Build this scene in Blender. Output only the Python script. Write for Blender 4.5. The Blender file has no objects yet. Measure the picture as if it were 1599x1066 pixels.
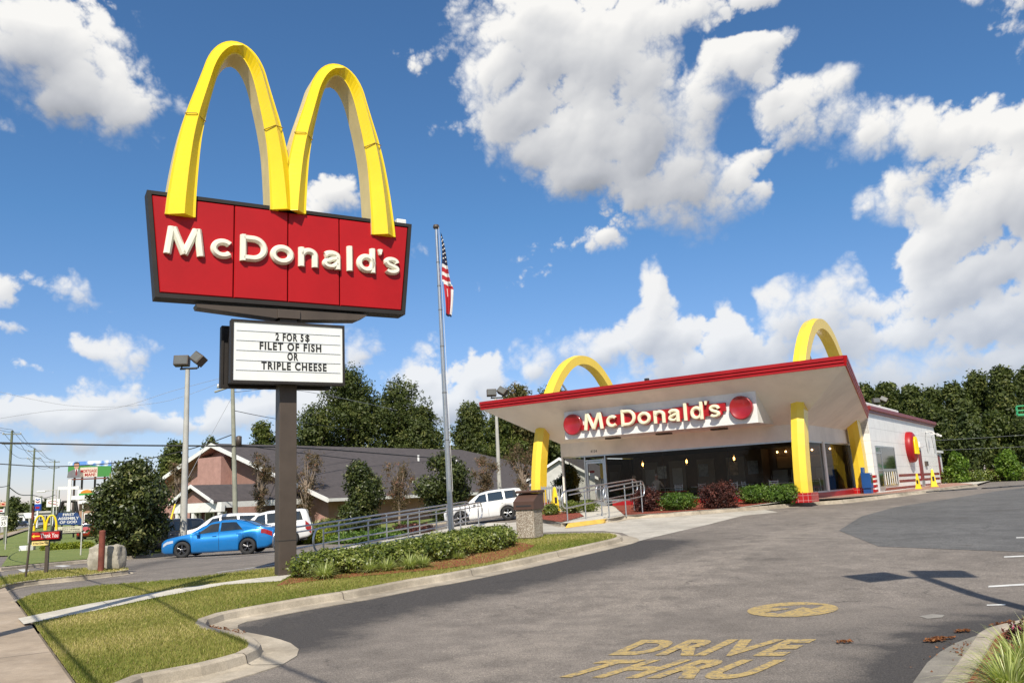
import bpy, bmesh, math, random
import numpy as np
from mathutils import Vector, Matrix, noise as mnoise
from mathutils.geometry import delaunay_2d_cdt
random.seed(7); RNG = np.random.default_rng(7)
sc = bpy.context.scene
COL = sc.collection
rad = math.radians
# ------------------------------------------------------------------ survey of the place: camera and terrain
EYE = 1.70; FP = 1280.0
RHO = math.atan(.0467); PIT = math.atan(237.6*math.cos(RHO)/FP)
FWD = (0, math.cos(PIT), math.sin(PIT)); UP0 = (0, -math.sin(PIT), math.cos(PIT))
_c, _s = math.cos(RHO), math.sin(RHO)
RGT = (_c, -_s*UP0[1], -_s*UP0[2]); UPV = (_s, _c*UP0[1], _c*UP0[2])
def ray(px, py):
    a, b = px-799.5, 533-py
    return tuple(FWD[i]*FP+RGT[i]*a+UPV[i]*b for i in range(3))
def ss(t):
    t = max(0.0, min(1.0, t)); return t*t*(3-2*t)
def H(x, y):
    t = max(0.0, min(1.0, (y-12)/45))
    z = .9*(1-(1-t)**2)*ss((x+12+max(0, y-32)*.3)/16)+.1*ss((y-50)/20)*ss((x-10)/15)
    z -= .4*ss((y-33)/8)*ss((3-x)/3)*ss((x+12)/5)*(1-ss((y-62)/20))
    z -= .55*ss((-x+2)/14)*ss((y-20)/30)
    z -= .3*ss((-x-15)/30)*ss((y-30)/60)
    return z
def at(px, py, off=0.0):
    d = ray(px, py); y = 2.0
    while y < 900:
        t = y/d[1]
        if EYE+d[2]*t < H(d[0]*t, y)+off: break
        y *= 1.02
    a, b = y/1.02, y
    for _ in range(30):
        m = (a+b)/2; t = m/d[1]
        if EYE+d[2]*t < H(d[0]*t, m)+off: b = m
        else: a = m
    t = b/d[1]
    return Vector((d[0]*t, b, EYE+d[2]*t))
def dep(px, py, Y):
    d = ray(px, py); t = Y/d[1]; return Vector((d[0]*t, Y, EYE+d[2]*t))
def gnd(px, Y):
    """ground point that is seen in column px at depth Y"""
    z = 0.0
    for _ in range(6):
        lo, hi = 300, 1300
        for _ in range(30):
            m = (lo+hi)/2
            if dep(px, m, Y).z > z: lo = m
            else: hi = m
        p = dep(px, lo, Y); z = H(p.x, Y)
    return Vector((p.x, Y, z))
def azd(az): return Vector((math.sin(rad(az)), math.cos(rad(az)), 0))
# ------------------------------------------------------------------ mesh builder
class MB:
    def __init__(s): s.v = []; s.f = []; s.m = []; s.sm = []
    def add(s, vs, fs, mi=0, smooth=False):
        o = len(s.v); s.v += [tuple(v) for v in vs]
        for f in fs: s.f.append(tuple(i+o for i in f)); s.m.append(mi); s.sm.append(smooth)
        return s
    def box(s, a, b, mi=0, bev=0.0):
        (x0, y0, z0), (x1, y1, z1) = a, b
        if x0 > x1: x0, x1 = x1, x0
        if y0 > y1: y0, y1 = y1, y0
        if z0 > z1: z0, z1 = z1, z0
        if bev > 0:
            bev = min(bev, (x1-x0)*.45, (y1-y0)*.45, (z1-z0)*.45)
            bm = bmesh.new(); bmesh.ops.create_cube(bm, size=1)
            for v in bm.verts:
                v.co = Vector((x0+(v.co.x+.5)*(x1-x0), y0+(v.co.y+.5)*(y1-y0), z0+(v.co.z+.5)*(z1-z0)))
            bmesh.ops.bevel(bm, geom=list(bm.edges), offset=bev, segments=2, affect='EDGES', profile=.5)
            bm.verts.index_update()
            s.add([v.co for v in bm.verts], [[v.index for v in f.verts] for f in bm.faces], mi); bm.free(); return s
        return s.add([(x0,y0,z0),(x1,y0,z0),(x1,y1,z0),(x0,y1,z0),(x0,y0,z1),(x1,y0,z1),(x1,y1,z1),(x0,y1,z1)],
                     [(0,3,2,1),(4,5,6,7),(0,1,5,4),(1,2,6,5),(2,3,7,6),(3,0,4,7)], mi)
    def quad(s, a, b, c, d, mi=0): return s.add([a,b,c,d], [(0,1,2,3)], mi)
    def prism(s, pts, d, mi=0):
        """planar polygon pts (3D) extruded by vector d"""
        n = len(pts); d = Vector(d); p = [Vector(q) for q in pts]
        vs = p+[q+d for q in p]
        return s.add(vs, [tuple(range(n))[::-1], tuple(range(n, 2*n))]+[(i, (i+1) % n, (i+1) % n+n, i+n) for i in range(n)], mi)
    def tube(s, path, r, n=8, mi=0, cap=True, closed=False):
        P = [Vector(p) for p in path]; L = len(P); rr = r if hasattr(r, '__len__') else [r]*L
        rings = []; up = None
        for i, p in enumerate(P):
            if closed: t = P[(i+1) % L]-P[i-1]
            else: t = P[min(i+1, L-1)]-P[max(i-1, 0)]
            t = t.normalized() if t.length > 1e-9 else Vector((0,0,1))
            if up is None: up = Vector((0,0,1)) if abs(t.z) < .9 else Vector((1,0,0))
            a = t.cross(up)
            if a.length < 1e-4: a = t.orthogonal()
            a.normalize(); b = a.cross(t).normalized(); up = b
            rings.append([p+(a*math.cos(2*math.pi*k/n)+b*math.sin(2*math.pi*k/n))*rr[i] for k in range(n)])
        vs = [q for R_ in rings for q in R_]; fs = []
        for i in range(L if closed else L-1):
            j = (i+1) % L
            for k in range(n): fs.append((i*n+k, i*n+(k+1) % n, j*n+(k+1) % n, j*n+k))
        s.add(vs, fs, mi, True)
        if cap and not closed:
            s.add(rings[0], [tuple(range(n))], mi); s.add(rings[-1], [tuple(range(n))[::-1]], mi)
        return s
    def lathe(s, prof, c=(0,0,0), n=20, axis='z', mi=0, smooth=True, cap=True):
        """prof [(r,h)]"""
        vs = []; c = Vector(c)
        for r_, h in prof:
            for k in range(n):
                a = 2*math.pi*k/n; u, w = r_*math.cos(a), r_*math.sin(a)
                vs.append(c+Vector({'z': (u, w, h), 'y': (u, h, w), 'x': (h, u, w)}[axis]))
        fs = [(i*n+k, i*n+(k+1) % n, (i+1)*n+(k+1) % n, (i+1)*n+k) for i in range(len(prof)-1) for k in range(n)]
        s.add(vs, fs, mi, smooth)
        for e, idx in ((0, 0), (-1, len(prof)-1)):
            if cap and prof[e][0] > 1e-6: s.add(vs[idx*n:(idx+1)*n], [tuple(range(n))], mi)
        return s
    def grid(s, fn, nu, nv, mi=0, smooth=True):
        vs = [fn(i/nu, j/nv) for i in range(nu+1) for j in range(nv+1)]
        return s.add(vs, [(i*(nv+1)+j, (i+1)*(nv+1)+j, (i+1)*(nv+1)+j+1, i*(nv+1)+j+1) for i in range(nu) for j in range(nv)], mi, smooth)
    def xf(s, M):
        s.v = [tuple(M @ Vector(v)) for v in s.v]; return s
    def build(s, name, mats, parent=None, world=False, fix=True):
        me = bpy.data.meshes.new(name)
        v = s.v
        if world and parent is not None:
            Mi = chainM(parent).inverted(); v = [tuple(Mi @ Vector(q)) for q in v]
        me.from_pydata(v, [], s.f)
        if not isinstance(mats, (list, tuple)): mats = [mats]
        for m in mats: me.materials.append(m)
        me.polygons.foreach_set('material_index', s.m); me.polygons.foreach_set('use_smooth', s.sm)
        if fix:
            bm = bmesh.new(); bm.from_mesh(me); bmesh.ops.recalc_face_normals(bm, faces=bm.faces); bm.to_mesh(me); bm.free()
        me.update()
        o = bpy.data.objects.new(name, me); COL.objects.link(o)
        if parent is not None: o.parent = parent
        return o
def chainM(o):
    M = Matrix.LocRotScale(o.location, o.rotation_euler, o.scale)
    return chainM(o.parent) @ M if o.parent else M
def tag(o, label=None, cat=None, group=None, kind=None):
    if label: o['label'] = label
    if cat: o['category'] = cat
    if group: o['group'] = group
    if kind: o['kind'] = kind
    return o
def thing(name, loc, rz, label, cat, group=None):
    o = bpy.data.objects.new(name, None); COL.objects.link(o); o.empty_display_size = .2
    o.location = loc; o.rotation_euler = (0, 0, rz)
    return tag(o, label, cat, group)
def copy_tree(o, parent=None):
    c = o.copy(); COL.objects.link(c)
    if parent: c.parent = parent
    for ch in list(o.children): copy_tree(ch, c)
    return c
def npmesh(name, verts, faces4, mats, parent=None, mi=None, smooth=False, col=None):
    """fast mesh of quads (n,4) or tris (n,3)"""
    me = bpy.data.meshes.new(name); k = faces4.shape[1]; nf = len(faces4)
    me.vertices.add(len(verts)); me.vertices.foreach_set('co', verts.astype(np.float32).ravel())
    me.loops.add(nf*k); me.loops.foreach_set('vertex_index', faces4.astype(np.int32).ravel())
    me.polygons.add(nf); me.polygons.foreach_set('loop_start', np.arange(0, nf*k, k, dtype=np.int32))
    if mi is not None: me.polygons.foreach_set('material_index', mi.astype(np.int32))
    if smooth: me.polygons.foreach_set('use_smooth', np.ones(nf, bool))
    for m in (mats if isinstance(mats, (list, tuple)) else [mats]): me.materials.append(m)
    if col is not None:
        a = me.color_attributes.new('Col', 'FLOAT_COLOR', 'POINT')
        a.data.foreach_set('color', np.concatenate([col, np.ones((len(col), 1))], 1).astype(np.float32).ravel())
    me.update(calc_edges=True); me.validate()
    o = bpy.data.objects.new(name, me); COL.objects.link(o)
    if parent is not None: o.parent = parent
    return o
# ------------------------------------------------------------------ materials
class NT:
    def __init__(s, tree): s.t = tree; s.n = tree.nodes; s.l = tree.links
    def node(s, typ, **kw):
        n = s.n.new(typ)
        for k, v in kw.items():
            if k.startswith('i_'): s.setin(n, k[2:], v)
            else: setattr(n, k, v)
        return n
    def setin(s, n, k, v):
        k = int(k) if k.isdigit() else k.replace('_', ' ')
        if hasattr(v, 'is_linked') or hasattr(v, 'links'): s.l.new(v, n.inputs[k])
        else: n.inputs[k].default_value = v
    def math(s, op, a, b=0.0, c=0.0, clamp=False):
        n = s.n.new('ShaderNodeMath'); n.operation = op; n.use_clamp = clamp
        for i, x in enumerate((a, b, c)):
            if hasattr(x, 'links'): s.l.new(x, n.inputs[i])
            else: n.inputs[i].default_value = x
        return n.outputs[0]
    def vmath(s, op, a, b=(0,0,0)):
        n = s.n.new('ShaderNodeVectorMath'); n.operation = op
        for i, x in enumerate((a, b)):
            if hasattr(x, 'links'): s.l.new(x, n.inputs[i])
            elif op == 'SCALE' and i == 1: n.inputs['Scale'].default_value = x
            else: n.inputs[i].default_value = x
        return n.outputs['Value'] if op in ('LENGTH', 'DISTANCE', 'DOT_PRODUCT') else n.outputs[0]
    def noise(s, vec, scale, detail=4, rough=.55, out=0):
        n = s.n.new('ShaderNodeTexNoise'); n.inputs['Scale'].default_value = scale; n.inputs['Detail'].default_value = detail
        n.inputs['Roughness'].default_value = rough
        if vec is not None: s.l.new(vec, n.inputs['Vector'])
        return n.outputs[out]
    def ramp(s, fac, stops, interp='LINEAR'):
        n = s.n.new('ShaderNodeValToRGB'); cr = n.color_ramp; cr.interpolation = interp
        while len(cr.elements) < len(stops): cr.elements.new(.5)
        for e, (p, c) in zip(cr.elements, stops):
            e.position = p; e.color = (*c, 1) if hasattr(c, '__len__') else (c, c, c, 1)
        s.l.new(fac, n.inputs[0]); return n.outputs[0]
    def mix(s, fac, a, b, typ='MIX'):
        n = s.n.new('ShaderNodeMix'); n.data_type = 'RGBA'; n.blend_type = typ
        for i, x in ((0, fac), (6, a), (7, b)):
            if hasattr(x, 'links'): s.l.new(x, n.inputs[i])
            elif i == 0: n.inputs[0].default_value = x
            else: n.inputs[i].default_value = (*x, 1)
        return n.outputs[2]
def newmat(name):
    m = bpy.data.materials.new(name); m.use_nodes = True; t = NT(m.node_tree)
    return m, t, m.node_tree.nodes['Principled BSDF']
def bump(t, b, height, strength=.3, dist=.01):
    n = t.node('ShaderNodeBump'); n.inputs['Strength'].default_value = strength; n.inputs['Distance'].default_value = dist
    t.l.new(height, n.inputs['Height']); t.l.new(n.outputs[0], b.inputs['Normal'])
def M(name, col, rough=.5, metal=0.0, var=.12, scale=3.0, bmp=0.0, bscale=60.0, coat=0.0, spec=None, dirt=0.0, col2=None):
    m, t, b = newmat(name)
    co = t.node('ShaderNodeTexCoord').outputs['Object']
    f = t.noise(co, scale, 5, .6)
    c = Vector(col); lo = tuple(max(0, x*(1-var)) for x in col); hi = tuple(min(1, x*(1+var)) for x in col)
    if col2: hi = col2
    out = t.ramp(f, [(.3, lo), (.7, hi)])
    if dirt:
        d = t.noise(co, scale*.35, 6, .7)
        dd = t.ramp(d, [(.45, 1.0), (.75, 1-dirt)])
        out = t.mix(1.0, out, dd, 'MULTIPLY')
    t.l.new(out, b.inputs['Base Color'])
    b.inputs['Roughness'].default_value = rough; b.inputs['Metallic'].default_value = metal
    if coat: b.inputs['Coat Weight'].default_value = coat; b.inputs['Coat Roughness'].default_value = .05
    if spec is not None: b.inputs['Specular IOR Level'].default_value = spec
    if bmp: bump(t, b, t.noise(co, bscale, 3, .6), bmp, .01)
    return m
def glassmat(name, tint=(.55,.6,.6), refl=.9, thru=1.0):
    m, t, b = newmat(name); t.n.remove(b); o = t.n['Material Output']
    tr = t.node('ShaderNodeBsdfTransparent'); tr.inputs[0].default_value = (*tint, 1)
    gl = t.node('ShaderNodeBsdfGlossy'); gl.inputs['Roughness'].default_value = .02; gl.inputs[0].default_value = (refl, refl, refl, 1)
    fr = t.node('ShaderNodeFresnel'); fr.inputs[0].default_value = 1.5
    ms = t.node('ShaderNodeMixShader'); t.l.new(fr.outputs[0], ms.inputs[0]); t.l.new(tr.outputs[0], ms.inputs[1]); t.l.new(gl.outputs[0], ms.inputs[2])
    t.l.new(ms.outputs[0], o.inputs[0]); return m
def leafmat(name, c1, c2, c3=None, rough=.5, trans=.25, spec=.3):
    """colour per leaf from the mesh attribute Col.r (0..1)"""
    m, t, b = newmat(name)
    a = t.node('ShaderNodeAttribute'); a.attribute_name = 'Col'
    sep = t.node('ShaderNodeSeparateColor'); t.l.new(a.outputs['Color'], sep.inputs[0])
    st = [(0, c1), (.75, c2), (1, c3 or c2)]
    col = t.ramp(sep.outputs[0], st)
    t.l.new(col, b.inputs['Base Color']); b.inputs['Roughness'].default_value = rough; b.inputs['Specular IOR Level'].default_value = spec
    tl = t.node('ShaderNodeBsdfTranslucent'); t.l.new(t.mix(1.0, col, (1.5, 1.7, .7), 'MULTIPLY'), tl.inputs[0])
    ms = t.node('ShaderNodeMixShader'); ms.inputs[0].default_value = trans
    t.l.new(b.outputs[0], ms.inputs[1]); t.l.new(tl.outputs[0], ms.inputs[2]); t.l.new(ms.outputs[0], t.n['Material Output'].inputs[0])
    return m
# ------------------------------------------------------------------ camera, light, sky
cam = bpy.data.cameras.new('camera'); camo = bpy.data.objects.new('camera', cam); COL.objects.link(camo)
cam.lens = FP/1599*36; cam.sensor_width = 36; cam.clip_end = 6000; cam.clip_start = .05
Rm = Matrix(((RGT[0], UPV[0], -FWD[0]), (RGT[1], UPV[1], -FWD[1]), (RGT[2], UPV[2], -FWD[2]))).to_4x4()
camo.matrix_world = Matrix.Translation((0, 0, EYE)) @ Rm
sc.camera = camo
sc.view_settings.view_transform = 'Standard'; sc.view_settings.look = 'None'; sc.view_settings.exposure = .25
sc.view_settings.gamma = 1
SUN_EL, SUN_AZ = rad(46), rad(184)
sd = Vector((math.sin(SUN_AZ)*math.cos(SUN_EL), math.cos(SUN_AZ)*math.cos(SUN_EL), math.sin(SUN_EL)))
sl = bpy.data.lights.new('sun', 'SUN'); sl.energy = 4.95; sl.angle = rad(.53); sl.color = (1.0, .93, .81)
so = bpy.data.objects.new('sun', sl); COL.objects.link(so); so.rotation_euler = (-sd).to_track_quat('-Z', 'Y').to_euler(); so.location = (0, -20, 40)
w = bpy.data.worlds.new('World'); sc.world = w; w.use_nodes = True
t = NT(w.node_tree); bg = t.n['Background']; bg.inputs[1].default_value = .1
sky = t.node('ShaderNodeTexSky'); sky.sky_type = 'NISHITA'; sky.sun_disc = False; sky.sun_elevation = SUN_EL
sky.sun_rotation = SUN_AZ; sky.air_density = 1.0; sky.dust_density = .35; sky.ozone_density = 2.4; sky.altitude = 50
# cumulus: a density field over azimuth and elevation, worked out here from noise and read by the world shader
BL = [ # px, py, rx, ry (photo pixels from which the sky direction was read), weight
 (70,70,150,90,1),(130,150,130,70,1),(20,30,90,90,.9),(215,170,60,50,.7),(30,212,45,16,.55),
 (660,85,70,30,.45),
 (830,60,130,100,1),(790,180,85,90,1),(960,90,140,120,1),(900,220,130,90,1),(1030,200,100,110,1),(1090,300,115,72,1),(1165,285,42,42,.85),(1000,40,120,70,.9),(1110,10,130,35,.75),
 (1165,95,80,60,1),(1250,150,90,62,1),(1310,125,62,58,.95),(1260,205,60,55,.85),(1320,245,40,30,.6),(1420,190,110,60,.95),(1500,210,110,60,.95),(1590,215,80,60,.9),(1345,195,70,45,.85),
 (1420,310,75,55,.95),(1500,330,110,65,.95),(1590,340,70,60,.9),(1450,380,100,50,.9),(1540,430,130,60,.9),(1480,460,80,60,.95),(1570,500,110,50,.95),
 (1590,30,50,70,.7),(1540,5,60,20,.6),
 (1015,455,42,40,1),(1000,500,60,60,1),(930,535,50,35,1),(900,550,70,35,.95),(850,565,60,35,.85),(1050,530,80,50,1),(1130,510,40,60,1),(1150,545,60,50,1),(1210,450,42,50,1),(1240,490,70,60,1),(1200,560,120,50,1),(1310,490,70,65,1),(1330,540,70,50,1),(1420,530,90,60,1),(1370,560,110,45,.9),(1500,560,110,50,.9),(1080,590,180,45,.9),(1350,480,60,50,.8),(1400,440,50,40,.55),(1590,570,80,60,.9),
 (1250,610,160,40,.9),(1480,600,150,45,.9),
 (520,305,52,36,1),(490,330,60,30,.8),(480,510,50,22,.7),(545,540,50,38,.7),
 (120,455,60,25,.65),(160,475,45,18,.6),(170,540,60,32,.75),(210,555,40,25,.6),(15,435,42,26,.75),(5,505,30,18,.7),(45,575,35,14,.5),
 (170,620,60,36,.95),(200,655,90,30,.95),(60,655,75,32,.85),(130,690,75,18,.8),(250,660,60,26,.75),(20,640,45,22,.6),
 (350,640,50,50,.7),(400,640,60,34,.75),(480,640,70,45,.9),(660,590,70,40,.9),(750,600,60,40,.85),(720,640,90,35,.8),(340,670,40,22,.7),(800,615,40,25,.8),(640,610,50,35,.8),
 (650,400,28,20,.5),(665,540,30,22,.4),
 (900,385,120,16,.5),(830,428,60,14,.45),(1040,300,120,60,.9),(980,270,110,70,.9),
]

GAP = [(1160,205,40,30,.7),(1225,262,50,26,.8),(1270,350,80,50,1.2),(1215,400,120,30,1.0),(700,330,160,60,.6),(1080,70,16,30,.55),(1190,40,90,18,.7),(1330,60,110,40,1.1),(1480,100,120,45,1.0),(1260,290,60,30,.8),(1385,400,30,60,.7),(1100,440,40,40,.9),(1160,460,14,30,.9),(950,440,40,45,.9),(1280,430,40,30,.5),(1590,440,40,18,.5),(1260,560,40,16,.4),(560,450,160,40,.6),(280,400,150,90,.8),(300,600,60,40,.5),(90,560,60,20,.5)]
AZ0, AZ1, EL0, EL1 = -48.0, 48.0, -3.0, 45.0
def lattice(x, y, seed):
    r = np.random.default_rng(seed); n = 256
    a = r.uniform(0, 2*math.pi, (n, n)).astype(np.float32); gx, gy = np.cos(a), np.sin(a)
    xi = np.floor(x).astype(int); yi = np.floor(y).astype(int); fx = (x-xi).astype(np.float32); fy = (y-yi).astype(np.float32)
    u = fx*fx*fx*(fx*(fx*6-15)+10); v = fy*fy*fy*(fy*(fy*6-15)+10)
    def g_(i, j, dx, dy):
        I, J = (xi+i) % n, (yi+j) % n; return gx[J, I]*dx+gy[J, I]*dy
    n00 = g_(0, 0, fx, fy); n10 = g_(1, 0, fx-1, fy); n01 = g_(0, 1, fx, fy-1); n11 = g_(1, 1, fx-1, fy-1)
    return ((n00*(1-u)+n10*u)*(1-v)+(n01*(1-u)+n11*u)*v)*1.5
def fbm(x, y, period, octs, seed, gain=.5, billow=False):
    s_ = 0; a = 1; tot = 0
    for o in range(octs):
        q = lattice(x/period+o*17.3, y/period+o*9.1, seed+o)
        s_ = s_+a*(np.abs(q)*2-.55 if billow else q); tot += a; a *= gain; period /= 2.03
    return s_/tot
def blur(a, r):
    k = np.exp(-.5*(np.arange(-int(3*r), int(3*r)+1)/r)**2); k /= k.sum(); m = len(k)//2
    for ax in (0, 1):
        pad = [(0, 0), (0, 0)]; pad[ax] = (m, m); p = np.pad(a, pad, mode='edge'); c = np.zeros_like(a)
        for i, w_ in enumerate(k):
            c += w_*(p[i:i+a.shape[0], :] if ax == 0 else p[:, i:i+a.shape[1]])
        a = c
    return a
def smstep(a, lo, hi):
    q = np.clip((a-lo)/(hi-lo), 0, 1); return q*q*(3-2*q)
def cloud_image(W, Hh):
    az = np.linspace(AZ0, AZ1, W, dtype=np.float32)[None, :]*np.ones((Hh, 1), np.float32)
    el = np.linspace(EL0, EL1, Hh, dtype=np.float32)[:, None]*np.ones((1, W), np.float32)
    x0 = az*np.cos(np.radians(el)); y0 = el
    wx = x0+1.7*fbm(x0, y0, 5, 5, 11); wy = y0+1.5*fbm(x0, y0, 5, 5, 31)
    F = np.full_like(x0, -2.0)
    for (px, py, rx, ry, wt) in BL:
        d = Vector(ray(px, py)); a = math.degrees(math.atan2(d.x, d.y)); e = math.degrees(math.asin(d.z/d.length))
        cx = a*math.cos(rad(e)); k = 45.0/1010*(1280/d.length)**.5*0+math.degrees(1/d.length)
        r2 = ((wx-cx*1.0)/(rx*k))**2+((wy-e)/(ry*k))**2
        f = wt*(1.0-.72*np.sqrt(r2+.02)**1.5)
        F = np.maximum(F, f)+.06*np.exp(-12*np.abs(F-f))
    for (px, py, rx, ry, wt) in GAP:
        d = Vector(ray(px, py)); a = math.degrees(math.atan2(d.x, d.y)); e = math.degrees(math.asin(d.z/d.length)); k = math.degrees(1/d.length)
        r2 = ((wx-a*math.cos(rad(e)))/(rx*k))**2+((wy-e)/(ry*k))**2
        F = F-wt*np.exp(-1.6*r2**1.5)
    bil = fbm(x0+.2*wx, y0+.2*wy, 4.6, 8, 51, .60, True)
    fine = fbm(x0, y0, 1.4, 6, 71, .6)
    h = F-.25+.80*bil+.14*fine
    soft = smstep(fbm(x0, y0, 9, 3, 91), -.25, .35)
    low_ = np.roll(blur(np.clip(h, -.3, .5), .9*W/(AZ1-AZ0)), -int(.9*W/(AZ1-AZ0)), 0)-np.roll(blur(np.clip(h, -.3, .5), .9*W/(AZ1-AZ0)), int(.9*W/(AZ1-AZ0)), 0)
    base = smstep(low_, .05, .5)        # undersides dissolve more softly than tops
    alpha = smstep(h, -.06-.05*base, .24+.55*soft+.45*base)
    # thickness as a height field, lit from above and the left
    hh = np.sqrt(np.clip(h, 0, None)+.002)
    px_ = W/(AZ1-AZ0)
    shade = 0
    for r_, wgt in ((.07, .22), (.16, .34), (.35, .46), (.8, .55), (1.8, .55)):
        b_ = blur(hh, r_*px_); gy, gx = np.gradient(b_, 1/px_)
        shade = shade+wgt*np.clip((-gy*.8+gx*.40)*r_*2.2, -.6, .6)*1.0
    thick = blur(np.clip(h, 0, 1.2)*alpha, 1.1*px_)
    dy = int(3.0*px_); above = np.zeros_like(h)
    for kk, wgt in ((.8, .3), (2.2, .35), (4.4, .35)):
        s_ = int(kk*px_); above[:-s_] += wgt*thick[s_:]
    lit = .90+.72*shade-.85*np.clip(above-.14, 0, 1)-.10*(thick)+.10*bil
    return alpha, lit
cw, chh = 2176, 1088
al_, li_ = cloud_image(cw, chh)
hz = np.clip(np.linspace(EL0, EL1, chh)/18.0, 0, 1)[:, None]
al_ = al_*(.72+.28*hz)
buf = np.zeros((chh, cw, 4), np.float32); buf[..., 0] = np.clip(li_, 0, 1); buf[..., 1] = np.clip(al_, 0, 1); buf[..., 3] = 1
fade = np.minimum(np.minimum(np.arange(cw), np.arange(cw)[::-1])[None, :]/80.0, np.arange(chh)[::-1][:, None]/80.0); buf[..., 1] *= np.clip(fade, 0, 1)
img = bpy.data.images.new('cloud_field', cw, chh, float_buffer=False); img.colorspace_settings.name = 'Non-Color'
img.pixels.foreach_set(buf.ravel()); img.update(); img.pack()
nrm = t.vmath('NORMALIZE', t.node('ShaderNodeTexCoord').outputs['Generated'])
z = t.n.new('ShaderNodeSeparateXYZ'); t.l.new(nrm, z.inputs[0])
azn = t.math('ARCTAN2', z.outputs[0], z.outputs[1]); eln = t.math('ARCSINE', z.outputs[2])
un = t.math('MULTIPLY_ADD', azn, 180/math.pi/(AZ1-AZ0), -AZ0/(AZ1-AZ0)); vn = t.math('MULTIPLY_ADD', eln, 180/math.pi/(EL1-EL0), -EL0/(EL1-EL0))
cx = t.n.new('ShaderNodeCombineXYZ'); t.l.new(un, cx.inputs[0]); t.l.new(vn, cx.inputs[1])
it = t.node('ShaderNodeTexImage'); it.image = img; it.extension = 'CLIP'; it.interpolation = 'Linear'; t.l.new(cx.outputs[0], it.inputs[0])
sp = t.n.new('ShaderNodeSeparateColor'); t.l.new(it.outputs[0], sp.inputs[0])
ccol = t.ramp(sp.outputs[0], [(0.0, (2.5, 2.7, 3.1)), (.35, (4.2, 4.35, 4.7)), (.7, (6.1, 6.15, 6.25)), (1.0, (8.0, 7.9, 7.7))])
skyc = t.mix(1.0, sky.outputs[0], t.ramp(z.outputs[2], [(.0, (.95, .86, 1.04)), (.10, (.76, .83, 1.05)), (.32, (.58, .88, 1.10))]), 'MULTIPLY')
# unseen scattered cloud added behind and beside the camera to warm the ambient light
inwin = t.math('MULTIPLY', t.math('LESS_THAN', t.math('ABSOLUTE', t.math('SUBTRACT', un, .5)), .56), t.math('LESS_THAN', t.math('ABSOLUTE', t.math('SUBTRACT', vn, .5)), .56))
oth = t.math('MULTIPLY', t.ramp(t.noise(nrm, 3.2, 3, .55), [(.46, 0.0), (.62, .9)]), t.math('SUBTRACT', 1.0, inwin))
skyc2 = t.mix(oth, skyc, (5.2, 5.2, 5.1))
t.l.new(t.mix(sp.outputs[1], skyc2, ccol), bg.inputs[0])
w.cycles.sampling_method = 'MANUAL'; w.cycles.sample_map_resolution = 512
# ------------------------------------------------------------------ ground surfaces
def catmull(P, step=.25, closed=False):
    P = [Vector(p) for p in P]; out = []; n = len(P)
    for i in range(n if closed else n-1):
        if closed: p0, p1, p2, p3 = P[i-1], P[i], P[(i+1) % n], P[(i+2) % n]
        else: p0, p1, p2, p3 = P[max(i-1, 0)], P[i], P[i+1], P[min(i+2, n-1)]
        m = max(1, int((p2-p1).length/step))
        for k in range(m):
            t = k/m
            out.append(.5*((2*p1)+(p2-p0)*t+(2*p0-5*p1+4*p2-p3)*t*t+(3*p1-p0-3*p2+p3)*t*t*t))
    if not closed: out.append(P[-1])
    return out
def W2(pxs, off=0.0): return [at(x, y, off).to_2d() for x, y in pxs]
def cdt(poly, step):
    """triangulate polygon (list of 2D) with interior grid points"""
    P = [Vector((p[0], p[1])) for p in poly]; n = len(P)
    xs = [p.x for p in P]; ys = [p.y for p in P]
    import mathutils
    ed = [(i, (i+1) % n) for i in range(n)]; pts = list(P)
    def inside(x, y):
        c = False
        for i in range(n):
            a, b = P[i], P[i-1]
            if (a.y > y) != (b.y > y) and x < (b.x-a.x)*(y-a.y)/(b.y-a.y)+a.x: c = not c
        return c
    def near(x, y):
        for i in range(n):
            a, b = P[i], P[(i+1) % n]; d = b-a; L = d.length_squared
            t = 0 if L == 0 else max(0, min(1, ((x-a.x)*d.x+(y-a.y)*d.y)/L))
            if (a.x+d.x*t-x)**2+(a.y+d.y*t-y)**2 < (step*.35)**2: return True
        return False
    y = min(ys)
    while y < max(ys):
        x = min(xs)
        while x < max(xs):
            if inside(x, y) and not near(x, y): pts.append(Vector((x, y)))
            x += step
        y += step
    r = delaunay_2d_cdt(pts, ed, [list(range(n))], 1, 1e-5)
    return r[0], r[2]
def resample(poly, step):
    P = [Vector((p[0], p[1])) for p in poly]; out = []
    for i in range(len(P)):
        a, b = P[i], P[(i+1) % len(P)]; m = max(1, int((b-a).length/step))
        out += [a+(b-a)*k/m for k in range(m)]
    return out
def sheet(name, poly, off, mat, step=1.0, parent=None, kind='structure', label=None, cat='ground', skirt=0.0):
    v, f = cdt(resample(poly, step), step)
    mb = MB(); vv = [(p.x, p.y, H(p.x, p.y)+off) for p in v]; mb.add(vv, [tuple(q) for q in f], 0, True)
    o = mb.build(name, mat, parent, fix=False)
    me = o.data
    if me.polygons and sum(p.normal.z for p in me.polygons) < 0: me.flip_normals()
    return tag(o, label, cat if parent is None else None, None, kind if parent is None else None)
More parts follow.
